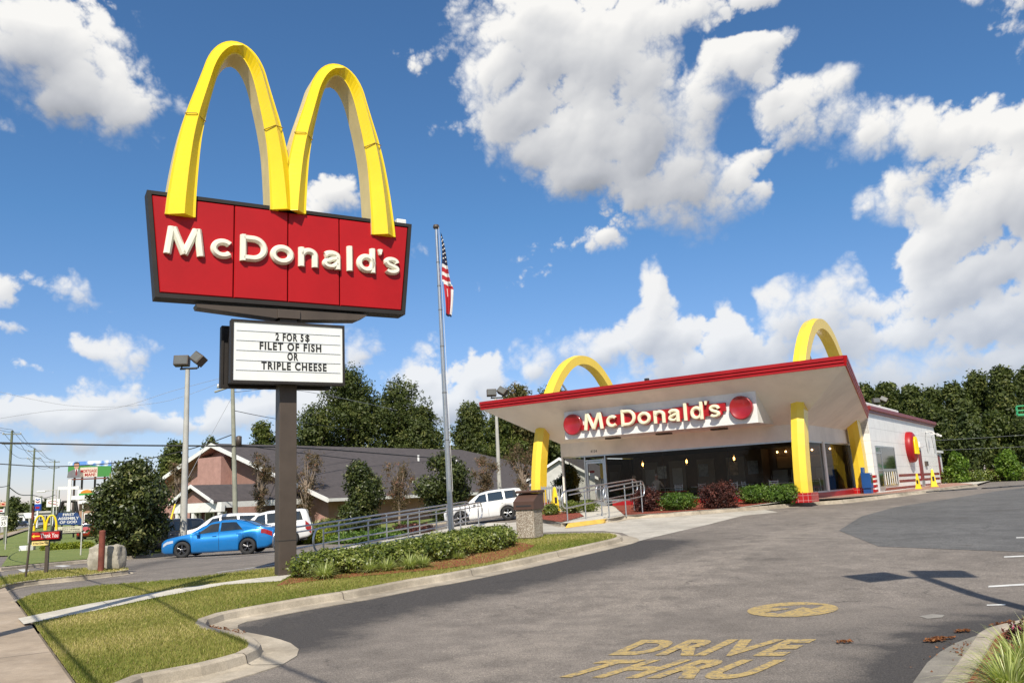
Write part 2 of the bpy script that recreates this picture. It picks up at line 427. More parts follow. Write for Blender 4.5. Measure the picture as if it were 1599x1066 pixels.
def kerb(name, path, side, lawn_off=.13, pan=.42, label='', close=False, w=.16, mat=None, joint=3.0, h0=.13):
    """concrete kerb along a 2D path; side=+1 puts the gutter pan to the right of the walking direction"""
    P = [Vector((p[0], p[1])) for p in path]; n = len(P)
    prof = [(-w, -.1, 0), (-w, h0-.012, 0), (-w+.02, h0, 0), (-.045, h0, 0), (-.012, h0-.02, 0), (.012, .022, 0), (.05, .006, 0)]
    if pan > 0: prof += [(pan, .010, 0), (pan+.002, -.08, 0)]
    else: prof += [(.052, -.08, 0)]
    vs = []; K = len(prof)
    for i in range(n):
        a = P[i-1] if (i or close) else P[0]; b = P[(i+1) % n] if (i < n-1 or close) else P[-1]
        t = (b-a).normalized(); r_ = Vector((t.y, -t.x))*side
        for (u, z, _) in prof:
            q = P[i]+r_*u; vs.append((q.x, q.y, H(q.x, q.y)+z))
    fs = [(i*K+k, i*K+k+1, ((i+1) % n)*K+k+1, ((i+1) % n)*K+k) for i in range(n if close else n-1) for k in range(K-1)]
    mb = MB(); mb.add(vs, fs, 0, False); run_ = joint*.4
    for i in range(1, n-1):
        run_ += (P[i]-P[i-1]).length
        if run_ >= joint:       # contraction joint across the kerb
            run_ = 0; t = (P[i+1]-P[i-1]).normalized(); r_ = Vector((t.y, -t.x))*side; jv = []
            for sgn in (-.007, .007):
                for (u, z, _) in prof[1:-1]: q = P[i]+r_*(u+(.002 if u > -.1 else -.002))+t*sgn; jv.append((q.x, q.y, H(q.x, q.y)+z+.0025))
            k_ = K-2; mb.add(jv, [(a, a+1, a+1+k_, a+k_) for a in range(k_-1)], 1)
    if not close:
        mb.add(vs[:K], [tuple(range(K))]); mb.add(vs[-K:], [tuple(range(K))])
    return tag(mb.build(name, [mat or m_kerb, m_joint]), label, 'kerb', None, 'structure')
def worldco(t):
    return t.node('ShaderNodeNewGeometry').outputs['Position']
# asphalt: aggregate, patches, wear, cracks; attribute Col.r = tar-dark sealed zones, Col.g = pale worn zones
def asphaltmat(name, base=(.188,.163,.140), dark=(.062,.056,.052), pale=(.29,.250,.210)):
    m, t, b = newmat(name); p = worldco(t)
    at_ = t.node('ShaderNodeAttribute'); at_.attribute_name = 'Col'; sp = t.n.new('ShaderNodeSeparateColor'); t.l.new(at_.outputs['Color'], sp.inputs[0])
    big = t.noise(p, .35, 5, .6); mid = t.noise(p, 2.2, 6, .65); fine = t.noise(p, 62, 2, .75); med = t.noise(p, 22, 3, .7)
    c = t.ramp(big, [(.3, tuple(x*.82 for x in base)), (.7, tuple(x*1.2 for x in base))])
    c = t.mix(.55, c, t.ramp(mid, [(.3, .62), (.7, 1.4)]), 'MULTIPLY')
    dz = t.math('ADD', sp.outputs[0], t.math('MULTIPLY_ADD', mid, .7, -.35)); dz = t.ramp(dz, [(.30, 0.0), (.62, 1.0)])
    c = t.mix(dz, c, dark)
    pz = t.math('ADD', sp.outputs[1], t.math('MULTIPLY_ADD', mid, .9, -.45)); pz = t.ramp(pz, [(.35, 0.0), (.9, 1.0)])
    c = t.mix(pz, c, pale)
    sp1 = t.ramp(fine, [(.38, .60), (.52, .98), (.66, 1.65)]); c = t.mix(.85, c, sp1, 'MULTIPLY')
    c = t.mix(.6, c, t.ramp(med, [(.35, .68), (.65, 1.32)]), 'MULTIPLY')
    c = t.mix(t.ramp(t.noise(p, 1.1, 3, .4), [(.66, 0.0), (.72, .5)]), c, (.07, .062, .055))
    vo = t.node('ShaderNodeTexVoronoi', feature='DISTANCE_TO_EDGE'); vo.inputs['Scale'].default_value = .55
    wp = t.vmath('ADD', p, t.vmath('SCALE', t.noise(p, 1.6, 5, .7, out=1), .9)); t.l.new(wp, vo.inputs['Vector'])
    ck = t.ramp(vo.outputs['Distance'], [(.0, 1.0), (.006, 1.0), (.012, 0.0)])
    cm = t.math('MULTIPLY', ck, t.ramp(t.noise(p, .6, 2, .5), [(.56, 0.0), (.66, .6)]))
    c = t.mix(cm, c, (.02, .02, .02))
    t.l.new(c, b.inputs['Base Color']); b.inputs['Roughness'].default_value = .88; b.inputs['Specular IOR Level'].default_value = .3
    hgt = t.math('ADD', fine, t.math('MULTIPLY', med, .6)); bump(t, b, hgt, .55, .006)
    return m
m_asph = asphaltmat('asphalt')
m_patch = asphaltmat('asphalt_patch', (.115,.112,.108)); m_road = asphaltmat('road_asphalt', (.16,.152,.145))
def concmat(name, a=(.43,.385,.31), b_=(.56,.51,.43), stain=.35, jx=None, tint=None):
    m, t, b = newmat(name); p = worldco(t)
    c = t.ramp(t.noise(p, 1.2, 6, .65), [(.3, a), (.7, b_)])
    c = t.mix(1.0, c, t.ramp(t.noise(p, .55, 7, .7), [(.4, 1.0), (.7, 1-stain)]), 'MULTIPLY')
    c = t.mix(.5, c, t.ramp(t.noise(p, 70, 2, .6), [(.35, .75), (.6, 1.15)]), 'MULTIPLY')
    c = t.mix(.6, c, t.ramp(t.noise(p, 8, 4, .7), [(.35, .82), (.65, 1.12)]), 'MULTIPLY')
    if jx:
        az, sp_ = jx; dvec = azd(az)
        dd = t.vmath('DOT_PRODUCT', p, tuple(dvec)); fr = t.math('FRACT', t.math('DIVIDE', dd, sp_))
        ln = t.ramp(t.math('ABSOLUTE', t.math('SUBTRACT', fr, .5)), [(0.0, .0), (.004, .0), (.008, 1.0)])
        c = t.mix(1.0, c, t.ramp(ln, [(0, .35), (1, 1.0)]), 'MULTIPLY')
    t.l.new(c, b.inputs['Base Color']); b.inputs['Roughness'].default_value = .9
    bump(t, b, t.noise(p, 60, 4, .7), .35, .006); return m
m_joint = M('joint_grime', (.07,.06,.05), .95)
m_kerb = concmat('kerb_concrete', (.35,.295,.22), (.53,.46,.36), .5)
m_walk = concmat('walk_concrete', (.33,.255,.18), (.45,.36,.27), .3, (-34, 2.6)); m_path = concmat('path_concrete', (.50,.46,.38), (.62,.58,.5), .25, (56, 1.5))
m_apron = concmat('apron_concrete', (.42,.38,.32), (.55,.51,.44), .3, (35, 3.0))
m, t, b = newmat('lawn'); p = worldco(t); m_lawn = m
c = t.ramp(t.noise(p, .8, 6, .65), [(.32, (.17,.16,.040)), (.55, (.26,.22,.080)), (.74, (.36,.29,.13))])
c = t.mix(.8, c, t.ramp(t.noise(p, 35, 4, .7), [(.3, .5), (.7, 1.5)]), 'MULTIPLY')
t.l.new(c, b.inputs['Base Color']); b.inputs['Roughness'].default_value = .95; b.inputs['Specular IOR Level'].default_value = .1
bump(t, b, t.noise(p, 60, 4, .8), .9, .03)
m, t, b = newmat('far_lawn'); p = worldco(t); m_lawn2 = m
c = t.ramp(t.noise(p, .5, 6, .65), [(.3, (.12,.17,.03)), (.7, (.20,.22,.06))])
c = t.mix(.7, c, t.ramp(t.noise(p, 20, 4, .7), [(.3, .6), (.7, 1.4)]), 'MULTIPLY')
t.l.new(c, b.inputs['Base Color']); b.inputs['Roughness'].default_value = .95; bump(t, b, t.noise(p, 40, 4, .8), .8, .03)
m, t, b = newmat('red_mulch'); p = worldco(t); m_mulch = m
vo = t.node('ShaderNodeTexVoronoi'); vo.inputs['Scale'].default_value = 38
t.l.new(t.vmath('MULTIPLY', p, (1, 2.2, 1)), vo.inputs['Vector'])
sp = t.n.new('ShaderNodeSeparateColor'); t.l.new(vo.outputs['Color'], sp.inputs[0])
t.l.new(t.ramp(sp.outputs[0], [(0, (.08,.018,.012)), (.5, (.30,.055,.025)), (1, (.48,.13,.07))]), b.inputs['Base Color'])
b.inputs['Roughness'].default_value = .9; bump(t, b, vo.outputs['Distance'], .9, .03)
m_line = M('road_paint_white', (.62,.61,.58), .7, dirt=.4, scale=6)
# base terrain
def terrain():
    xs = np.concatenate([np.linspace(-1500, -170, 20), np.arange(-160, 130, 4.0), np.linspace(135, 1500, 20)])
    ys = np.concatenate([np.linspace(-300, -12, 8), np.arange(-10, 170, 4.0), np.linspace(180, 2500, 26)])
    V = np.array([(x, y, H(x, y)-.12) for y in ys for x in xs]); nx = len(xs); ny = len(ys)
    F = np.array([(j*nx+i, j*nx+i+1, (j+1)*nx+i+1, (j+1)*nx+i) for j in range(ny-1) for i in range(nx-1)])
    return npmesh('ground', V, F, m_lawn2, smooth=True)
tag(terrain(), 'grassy land under and around the car parks', 'ground', None, 'structure')
# street along the left, sidewalk beside it
ST = [Vector((-4.76+i*math.sin(rad(-34))*1.0, 8.89+i*math.cos(rad(-34)))) for i in (-22, 0, 15, 45)]
q = ST[-1]
for az, L in ((-32, 30), (-29.5, 45), (-27, 120), (-25, 300)):
    q = q+Vector((math.sin(rad(az)), math.cos(rad(az))))*L; ST.append(q)
STc = catmull(ST, 2.0)
def offs(path, d):
    out = []
    for i, p in enumerate(path):
        a = path[max(i-1, 0)]; b = path[min(i+1, len(path)-1)]; t = (b-a).normalized(); out.append(p+Vector((-t.y, t.x))*d)
    return out
def strip(name, path, d0, d1, off, mat, label, cat, step=2.0):
    A = offs(path, d0); B = offs(path, d1); mb = MB(); n = len(A); k = max(1, int(abs(d1-d0)/1.5))
    vs = []
    for a, b in zip(A, B):
        for j in range(k+1):
            q = a+(b-a)*j/k; vs.append((q.x, q.y, H(q.x, q.y)+off))
    mb.add(vs, [(i*(k+1)+j, (i+1)*(k+1)+j, (i+1)*(k+1)+j+1, i*(k+1)+j+1) for i in range(n-1) for j in range(k)], 0, True)
    return tag(mb.build(name, mat), label, cat, None, 'structure')
SW0, SW1, VG, RD = 0.0, 1.55, 2.9, 16.5
strip('sidewalk', STc, SW0, SW1, .10, m_walk, 'tan concrete sidewalk running along the street', 'sidewalk')
strip('verge', STc, SW1, VG, .08, m_lawn, 'narrow grass strip between sidewalk and street', 'grass strip')
strip('street', STc, VG+.3, RD, -.02, m_road, 'grey asphalt main street running off to the left', 'street')
kerb('street_kerb', offs(STc, VG+.15), -1, pan=.35, label='pale concrete kerb along the main street', h0=.10)
strip('far_verge', STc, RD, RD+40, .06, m_lawn2, 'grass beyond the main street', 'grass strip')
for k in range(26):
    i0 = 4+k*4
    if i0+2 < len(STc): strip('lane_line', STc[i0:i0+3], 6.6, 6.72, -.012, m_line, 'white dashed lane line on the main street', 'road marking')
strip('centre_line', STc, 10.0, 10.13, -.012, M('road_paint_yellow', (.55,.38,.06), .7), 'yellow centre line on the main street', 'road marking')
# parking lots and drive lanes: one asphalt sheet with worn and sealed zones
def seg_d(x, y, P):
    best = 1e9
    for a, b in zip(P[:-1], P[1:]):
        d = b-a; L = d.length_squared; t = 0 if L == 0 else max(0, min(1, ((x-a.x)*d.x+(y-a.y)*d.y)/L))
        best = min(best, math.hypot(a.x+d.x*t-x, a.y+d.y*t-y))
    return best
# traced outlines (photo pixels, top of the kerb = lawn height)
k_main = [(150,1085),(196,1066),(224,1054),(315,1037),(385,1019),(405,1009),(409,1002),(400,994),(371,985),(331,977),(322,971),(326,964),(350,956),(420,943),(490,931),(560,920),(640,905),(695,896),(780,880),(860,863),(929,848),(962,840.5),(972,836.5),(966,832.5),(943,830.5),(860,832.5),(800,836),(760,836)]
kp = catmull([p.to_3d() for p in W2(k_main, .13)], .25)
kmain = [p.to_2d() for p in kp]
k_nose = [p.to_2d() for p in catmull([p.to_3d() for p in W2([(1660,958),(1599,973),(1575,979),(1556,988),(1535,1022),(1505,1066),(1450,1150)], .13)], .15)]
darkc = W2([(430,1000),(440,985),(520,962),(640,935),(790,905),(940,872),(1020,848)])
darkn = W2([(1440,1075),(1480,1020),(1530,992),(1640,968)])
dark3 = W2([(1290,1000),(1380,985),(1480,965),(1560,950)])
pale1 = W2([(700,1060),(900,985),(1050,900),(1180,850),(1300,815),(1420,790)]); pale2 = W2([(470,1040),(700,975),(900,925),(1050,875)])
lane = W2([(30,915),(250,893),(500,862),(760,825)]); laned = W2([(60,905),(190,890),(270,873),(400,866),(470,856)])
def asph_sheet():
    a0 = offs(STc, 0)
    pts = [p for p in a0 if p.y < 62]
    poly = [Vector((p.x, p.y)) for p in pts]+[Vector((-30, 66)), Vector((20, 78)), Vector((90, 90)), Vector((90, -10)), pts[0]+Vector((0, -4))]
    poly = resample(poly, 2.0); v, f = cdt(poly, .5)
    V = np.array([(p.x, p.y, H(p.x, p.y)) for p in v]); col = np.zeros((len(V), 3))
    for i, p in enumerate(v):
        if -16 < p.x < 16 and 5 < p.y < 45:
            d = max(math.exp(-(seg_d(p.x, p.y, darkc)/1.45)**2)*.80, math.exp(-(seg_d(p.x, p.y, darkn)/.75)**2)*.95, math.exp(-(seg_d(p.x, p.y, dark3)/1.5)**2)*.42, math.exp(-(seg_d(p.x, p.y, laned)/.9)**2)*.5)
            g_ = max(math.exp(-(seg_d(p.x, p.y, pale1)/1.3)**2)*.55, math.exp(-(seg_d(p.x, p.y, pale2)/.9)**2)*.45, math.exp(-(seg_d(p.x, p.y, lane)/1.0)**2)*.35)
            col[i] = (d, g_*(1-d), 0)
    return npmesh('parking_lot', V, np.array([tuple(q) for q in f]), m_asph, smooth=True, col=col)
o = asph_sheet()
if o.data.polygons[0].normal.z < 0: o.data.flip_normals()
tag(o, 'worn grey asphalt drive lane and car park', 'car park', None, 'structure')
o = sheet('asphalt_patch', W2([(1310,828),(1345,806),(1400,791),(1480,779),(1560,766),(1640,757),(1900,748),(2300,900),(1660,864),(1500,858),(1372,853)]), .005, m_patch, 1.0, label='darker grey patch of newer asphalt', cat='pavement')
o = sheet('asphalt_patch', W2([(1352,960),(1372,957),(1400,960),(1372,964)]) and W2([(1435,962),(1455,958.5),(1475,960),(1471,964),(1448,966)]), .005, concmat('worn_spot', (.25,.23,.2), (.3,.28,.25)), .5, label='small pale scuffed spot on the asphalt', cat='pavement')
# main lawn peninsula
left_edge = [p for p in STc if p.y < 17.6]
pl0 = at(14, 939, .12).to_2d()
back = W2([(14,939),(52.5,926.5),(150,914),(263,905.5),(350,895),(438,884.5),(487,869),(560,859),(640,851),(700,845),(760,838)], .12)
front = [p for p in kmain if p.y > 8.2]
# order: sidewalk corner -> back edge -> tip -> front kerb back to the sidewalk
i_tip = len(kmain)-1
inner = []
for i, p in enumerate(kmain):
    a = kmain[max(i-1, 0)]; b = kmain[min(i+1, len(kmain)-1)]; t = (b-a).normalized(); inner.append(p+Vector((-t.y, t.x))*.14)
poly = back+[p for p in reversed(inner)]
cutp = []
st_dir = Vector((math.sin(rad(-34)), math.cos(rad(-34)))); st_o = Vector((-4.76, 8.89)); st_n = Vector((st_dir.y, -st_dir.x))
poly = [p if (p-st_o).dot(st_n) > .02 else p-st_n*((p-st_o).dot(st_n)-.02) for p in poly]
def dedupe(P, e=.03):
    out = []
    for p in P:
        if not out or (p-out[-1]).length > e: out.append(p)
    if (out[0]-out[-1]).length < e: out.pop()
    return out
MAINPOLY = dedupe(poly)
sheet('lawn', MAINPOLY, .12, m_lawn, .6, label='mown green and tan lawn around the big sign', cat='lawn')
kerb('kerb', [p for p in kmain if (p-st_o).dot(st_n) > -.3], 1, label='weathered concrete kerb curving round the main lawn', pan=.42)
kerb('kerb', [p.to_2d() for p in catmull([p.to_3d() for p in back], .5)], -1, label='low concrete edging behind the main lawn', pan=.0, w=.10, h0=.125)
strip('lane_edge_line', [p.to_2d() for p in catmull([p.to_3d() for p in W2([(340,893.5),(438,879),(487,864),(560,854),(640,846),(700,840)])], .5)], 0, .10, .006, m_line, 'faded white line along the entrance lane', 'road marking')
# footpath through the lawn
pn = [(37,974),(147,953),(245,932),(350,912.5),(438,906.6)]; pf = [(28,965),(140,942),(280,918),(376,905),(438,898)]
def pathpoly():
    N = W2(pn, .13); F_ = W2(pf, .13)
    a = N[-1]; b = F_[-1]
    N2 = [dep(502, 861, 22.6).to_2d()+Vector((.05, .3)), Vector((-1.0, 31.3)), Vector((-.4, 32.0))]
    F2 = [Vector((-6.9, 24.6)), Vector((-2.6, 34.0)), Vector((-1.8, 34.4))]
    return N+N2[:], F_+F2
N_, F_ = pathpoly()
sheet('footpath', dedupe(N_+list(reversed(F_))), .132, m_path, .8, label='pale concrete footpath crossing the lawn', cat='path')
# mulch bed with the long hedge
sheet('mulch_bed', dedupe(W2([(432,914),(470,909),(520,903),(600,896),(680,889),(760,878),(815,862),(836,851),(810,846),(770,842),(700,850),(600,862),(520,880),(462,896)], .13)), .134, m_mulch, .5, label='red wood mulch under the long hedge', cat='mulch')
# island with the small arched sign
isl = W2([(-30,926),(2,917),(20,911),(60,905),(130,898),(190,891),(201,888.5),(190,885.5),(150,886),(110,888),(60,891),(10,899),(-30,908)], .12)
islc = [p.to_2d() for p in catmull([p.to_3d() for p in isl], .3, True)]
sheet('lawn', dedupe(islc), .12, m_lawn, .5, label='small grass island under the arched thank you sign', cat='lawn')
ctr = sum(islc, Vector((0, 0)))/len(islc)
kerb('kerb', dedupe(islc), 1 if (islc[1]-islc[0]).cross(ctr-islc[0]) > 0 else -1, label='concrete kerb round the small grass island', close=True, pan=.12)
# church lawn beyond
chl = W2([(2,884),(16,858),(40,846),(100,842),(165,841),(235,850),(262,862),(150,871),(79,877)], .12)
sheet('lawn', dedupe(chl), .12, m_lawn2, .8, label='green lawn in front of the church sign', cat='lawn')
kerb('kerb', [p.to_2d() for p in catmull([p.to_3d() for p in W2([(2,886),(79,878.5),(150,872.5),(262,863)], .12)], .5)], 1, label='pale kerb along the church lawn', pan=.1)
for k, pts in enumerate([[(20,886),(30,884.5),(46,891),(36,893)], [(80,883),(92,881.5),(112,883),(98,885)]]):
    sheet('road_marking', W2(pts), .008, m_line, .5, label=['broad white bar painted at the street opening', 'white painted bar beyond the small island'][k], cat='road marking')
sheet('planting_bed', dedupe(W2([(494,839),(596,829),(700,812),(705,806),(600,812),(440,822),(440,834)], .12)), .12, m_lawn2, .8, label='grass strip under the church hedges', cat='planting bed')
kerb('kerb', [p.to_2d() for p in catmull([p.to_3d() for p in W2([(488,841),(540,835),(596,829),(660,819),(702,812)], .12)], .5)], 1, label='pale kerb beside the church hedges', pan=.15)
# strip of ground right round the church behind the parked cars
sheet('lawn', [Vector(p) for p in ((-44,52),(-19,48.5),(-8,56),(6,66),(-2,100),(-60,90))], .06, m_lawn2, 2.0, label='grass and shrubs ground round the pink church', cat='lawn')
# paint on the drive lane
m_yp = None
m, t, b = newmat('worn_yellow_paint'); p = worldco(t)
c = t.ramp(t.noise(p, 14, 6, .75), [(.39, (.19,.16,.125)), (.52, (.42,.30,.11)), (.75, (.54,.38,.13))])
c = t.mix(.7, c, t.ramp(t.noise(p, 90, 2, .7), [(.36, .5), (.5, 1.12)]), 'MULTIPLY')
t.l.new(c, b.inputs['Base Color']); b.inputs['Roughness'].default_value = .8; m_yp = m
def text_mesh(s, size=1.0, extrude=0.0, bevel=0.0, offset=0.0, align='CENTER', spacing=1.0, res=4, bres=1, fill=True):
    cu = bpy.data.curves.new('t', 'FONT'); cu.body = s; cu.size = size; cu.extrude = extrude; cu.bevel_depth = bevel; cu.offset = offset
    cu.align_x = align; cu.align_y = 'BOTTOM_BASELINE'; cu.space_character = spacing; cu.resolution_u = res; cu.bevel_resolution = bres
    o = bpy.data.objects.new('t', cu); COL.objects.link(o); dg = bpy.context.evaluated_depsgraph_get(); dg.update()
    me = bpy.data.meshes.new_from_object(o.evaluated_get(dg)); bpy.data.objects.remove(o)
    vs = [v.co.copy() for v in me.vertices]; fs = [tuple(p.vertices) for p in me.polygons]; bpy.data.meshes.remove(me); return vs, fs
def place_text(mb, s, O, X, Y, width=None, height=None, mi=0, **kw):
    """text into mb: baseline centre at O, axes X and Y (unit vectors), fitted to width/height of capitals"""
    vs, fs = text_mesh(s, **kw); X = Vector(X); Y = Vector(Y); Z = X.cross(Y)
    xs = [v.x for v in vs]; ys = [v.y for v in vs]; x0, x1, y0, y1 = min(xs), max(xs), min(ys), max(ys)
    sx = width/(x1-x0) if width else 1; sy = height/(y1-y0) if height else sx
    if width is None and height: sx = sy
    mb.add([Vector(O)+X*((v.x-(x0+x1)/2)*sx)+Y*((v.y-y0)*sy)+Z*v.z for v in vs], fs, mi); return mb
# DRIVE THRU, reading for a driver who turns in from the street
def ground_text(s, corners, name, label):
    """corners: photo pixels of the word's box bottom-left, bottom-right, top-left, top-right"""
    c = W2(corners); vs, fs = text_mesh(s, size=1, offset=.042, res=5, spacing=1.10)
    xs = [v.x for v in vs]; ys = [v.y for v in vs]; mb = MB(); out = []
    for v in vs:
        u = (v.x-min(xs))/(max(xs)-min(xs)); w_ = (v.y-min(ys))/(max(ys)-min(ys))
        q = (c[0]*(1-u)+c[1]*u)*(1-w_)+(c[2]*(1-u)+c[3]*u)*w_; out.append((q.x, q.y, H(q.x, q.y)+.006))
    mb.add(out, fs); o = mb.build(name, m_yp); tag(o, label, 'road marking', None, 'structure'); return o
ground_text('DRIVE', [(949,1023),(1222,1024.5),(1002,999),(1276,998)], 'road_marking', 'worn yellow word DRIVE painted on the asphalt')
ground_text('THRU', [(846,1057.5),(1160,1061),(946,1030),(1228,1030)], 'road_marking', 'worn yellow word THRU painted nearest the camera')
def ground_disc():
    # ring disc with an arrow left open in it, laid out in ground metres
    c = at(1237.7, 951.3); r = 1280*0; a = at(1167, 953); b = at(1308.7, 949); top = at(1240, 939.6); bot = at(1236, 962.6)
    ex = (b-a).to_2d()*.5; ey = (top-bot).to_2d()*.5; c = c.to_2d()
    outer = [(math.cos(2*math.pi*i/48), math.sin(2*math.pi*i/48)) for i in range(48)]
    arrow = [(-.62,-.30),(-.05,.12),(-.52,.34),(-.38,.50),(.30,.62),(.72,.50),(.42,-.02),(.22,.30),(-.25,-.55)]
    pts = [Vector(p) for p in outer]+[Vector(p) for p in arrow]
    n = 48; k = len(arrow); ed = [(i, (i+1) % n) for i in range(n)]+[(n+i, n+(i+1) % k) for i in range(k)]
    v, _, f, _, _, fo = delaunay_2d_cdt(pts, ed, [], 0, 1e-5)
    def inarr(x, y):
        cc = False
        for i in range(k):
            p, q = arrow[i], arrow[i-1]
            if (p[1] > y) != (q[1] > y) and x < (q[0]-p[0])*(y-p[1])/(q[1]-p[1])+p[0]: cc = not cc
        return cc
    mb = MB(); vv = []
    for p in v:
        q = c+ex*p.x+ey*p.y; vv.append((q.x, q.y, H(q.x, q.y)+.006))
    ff = [t_ for t_ in f if not inarr(sum(v[i].x for i in t_)/3, sum(v[i].y for i in t_)/3)]
    mb.add(vv, ff); tag(mb.build('road_marking', m_yp), 'worn yellow painted disc with an arrow on the asphalt', 'road marking', None, 'structure')
ground_disc()
for k, (pts, lab) in enumerate([([(1544,914.5),(1640,908.5),(1640,911.5),(1543,917)], 'white bay line just beyond the lamp shadow'), ([(1568,868.5),(1640,865.2),(1640,867.6),(1568,870.3)], 'middle white bay line at the right'),
        ([(1587,838.6),(1640,837),(1640,838.6),(1587,840)], 'farthest white bay line at the right'), ([(1541,944),(1570,943),(1570,945),(1541,945.6)], 'short faint remnant of a white line')]):
    sheet('bay_line', W2(pts), .006, m_line, .5, label=lab, cat='road marking')
# bottom right flower bed
nose_in = offs(k_nose, -.16)
kerb('kerb', k_nose, -1 if (nose_in[0]-k_nose[0]).length and True else 1, label='concrete kerb nose at the bottom right corner', pan=.0)
ctr_n = Vector((8.5, 5.5))
sheet('planting_bed', dedupe(k_nose+[Vector((6.0, 3.5)), Vector((12, 4)), Vector((12, 12))]), .10, m_mulch, .6, label='mulched flower bed behind the kerb nose', cat='planting bed')
gut = W2([(1660,968),(1599,978),(1560,988),(1520,995),(1492,1005),(1468,1019),(1448,1036),(1424,1070),(1380,1130),(1450,1150)])
sheet('gutter', dedupe(gut+list(reversed(k_nose))), .012, concmat('gutter_concrete', (.20,.18,.15), (.32,.29,.24), .4), .5, label='stained concrete gutter beside the kerb nose', cat='gutter')
# ------------------------------------------------------------------ restaurant
BZ = .90; BC = Vector((12.16, 35.5, BZ)); BR = rad(-35.26)
BM = Matrix.Translation(BC) @ Matrix.Rotation(BR, 4, 'Z'); BMi = BM.inverted()
def bl(x, y):
    q = BMi @ Vector((x, y, BZ)); return q.x, q.y
def PH(x, y):
    X, Y = bl(x, y)
    dx = max(-13.3-X, 0, X-2.2) if Y < 9 else max(-13.3-X, 0, X-2.2); dy = max(-2.0-Y, 0, Y-33)
    d = math.hypot(dx, dy); h = H(x, y)+.13
    b = BZ+.10*ss((Y-12)/14)
    return b+(h-b)*ss(d/2.4)
padc = W2([(1260,783.5),(1309,780.6),(1370,774),(1427,767),(1464,762.3),(1500,757.8),(1526,755.2)], .13)
frontc = W2([(949,810),(977,804.4),(1040,801),(1120,794.8),(1200,788.8),(1260,783.5)], .13)
leftc = W2([(886,817.5),(876,817.8),(855,812.5),(840,811.5)], .10)
def padpt(X, Y): q = BM @ Vector((X, Y, 0)); return q.to_2d()
pad = leftc[::-1]+frontc+padc[1:]+[padpt(3.5, 34), padpt(-13.9, 34), padpt(-13.9, -1.0)]
v, f = cdt(resample(dedupe(pad), 1.0), .8)
padH = lambda x, y: PH(x, y)
m, t, b = newmat('brick_paving'); p = worldco(t); m_brick = m
br = t.node('ShaderNodeTexBrick'); br.inputs['Scale'].default_value = 1; br.inputs['Brick Width'].default_value = .2; br.inputs['Row Height'].default_value = .1; br.inputs['Mortar Size'].default_value = .008
br.inputs['Color1'].default_value = (.36,.17,.11,1); br.inputs['Color2'].default_value = (.28,.14,.10,1); br.inputs['Mortar'].default_value = (.34,.28,.23,1)
t.l.new(p, br.inputs['Vector']); t.l.new(t.mix(.6, br.outputs[0], t.ramp(t.noise(p, 1.5, 5, .6), [(.3,.75),(.7,1.3)]), 'MULTIPLY'), b.inputs['Base Color']); b.inputs['Roughness'].default_value = .85
mb = MB(); mb.add([(q.x, q.y, padH(q.x, q.y)) for q in v], [tuple(q) for q in f], 0, True)
o = mb.build('patio', m_path, fix=False)
if sum(pp.normal.z for pp in o.data.polygons) < 0: o.data.flip_normals()
tag(o, 'raised pale concrete pad round the restaurant', 'patio', None, 'structure')
def padsheet(name, poly, off, mat, step, label, cat):
    v, f = cdt(resample(dedupe(poly), step), step); mb = MB(); mb.add([(q.x, q.y, padH(q.x, q.y)+off) for q in v], [tuple(q) for q in f], 0, True)
    o = mb.build(name, mat, fix=False)
    if sum(pp.normal.z for pp in o.data.polygons) < 0: o.data.flip_normals()
    return tag(o, label, cat, None, 'structure')
def inset(P, d): return offs(P, d)
pc_in = [p+Vector((-.577, .8165))*0 for p in padc]
def kerb_pad(path, label, pan):
    P = [p.to_2d() for p in catmull([p.to_3d() for p in path], .4)]
    return kerb('kerb', P, 1, label=label, pan=pan)
kerb_pad(padc, 'pale kerb along the brick patio', .35)
kerb_pad(frontc, 'pale kerb in front of the shrub bed', .35)
kerb_pad(leftc[1:][::-1], 'pale kerb left of the ramp', .1)
padsheet('brick_patio', [p for p in offs(padc, .2)]+[padpt(1.2, 33), padpt(1.0, 9), padpt(.1, 9), padpt(.1, -.1), padpt(-.9, -.1), padpt(-.9, -1.9)], .012, m_brick, .8, 'red brick paving along the restaurant side', 'patio')
padsheet('mulch_bed', [p for p in offs(frontc[1:], .2)]+[padpt(-.95, -1.9), padpt(-.95, -.1), padpt(-9.3, -.1)], .014, m_mulch, .7, 'red mulch under the shrubs before the big window', 'mulch')
padsheet('mulch_bed', W2([(846,811),(876,815.5),(884,813.5),(912,806),(905,801),(870,800),(838,803),(828,807)], .13), .02, m_mulch, .5, 'red mulch left of the entrance ramp', 'mulch')
def ramp_edge():
    A, B = at(887, 817.3, .13), at(946, 810.0, .13); vs = []; n = 12; o_ = Vector((-.12, -.26))
    for i in range(n+1):
        q = A.lerp(B, i/n); h = PH(q.x, q.y)+.012; vs += [(q.x-o_.x*.5, q.y-o_.y*.5, PH(q.x-o_.x*.5, q.y-o_.y*.5)+.014), (q.x, q.y, h), (q.x+o_.x, q.y+o_.y, H(q.x+o_.x, q.y+o_.y)+.012)]
    mb = MB(); mb.add(vs, [(i*3+k, i*3+k+1, i*3+k+4, i*3+k+3) for i in range(n) for k in range(2)]); mb.add([vs[0], vs[1], vs[2], (vs[2][0], vs[2][1], vs[2][2]-.1), (vs[0][0], vs[0][1], vs[0][2]-.2)], [(0,1,2,3,4)])
    mb.add([vs[-3], vs[-2], vs[-1], (vs[-1][0], vs[-1][1], vs[-1][2]-.1), (vs[-3][0], vs[-3][1], vs[-3][2]-.2)], [(0,1,2,3,4)])
    tag(mb.build('ramp_edge', M('yellow_kerb_paint', (.60,.38,.07), .8, dirt=.35)), 'yellow painted edge at the foot of the ramp', 'road marking', None, 'structure')
ramp_edge()
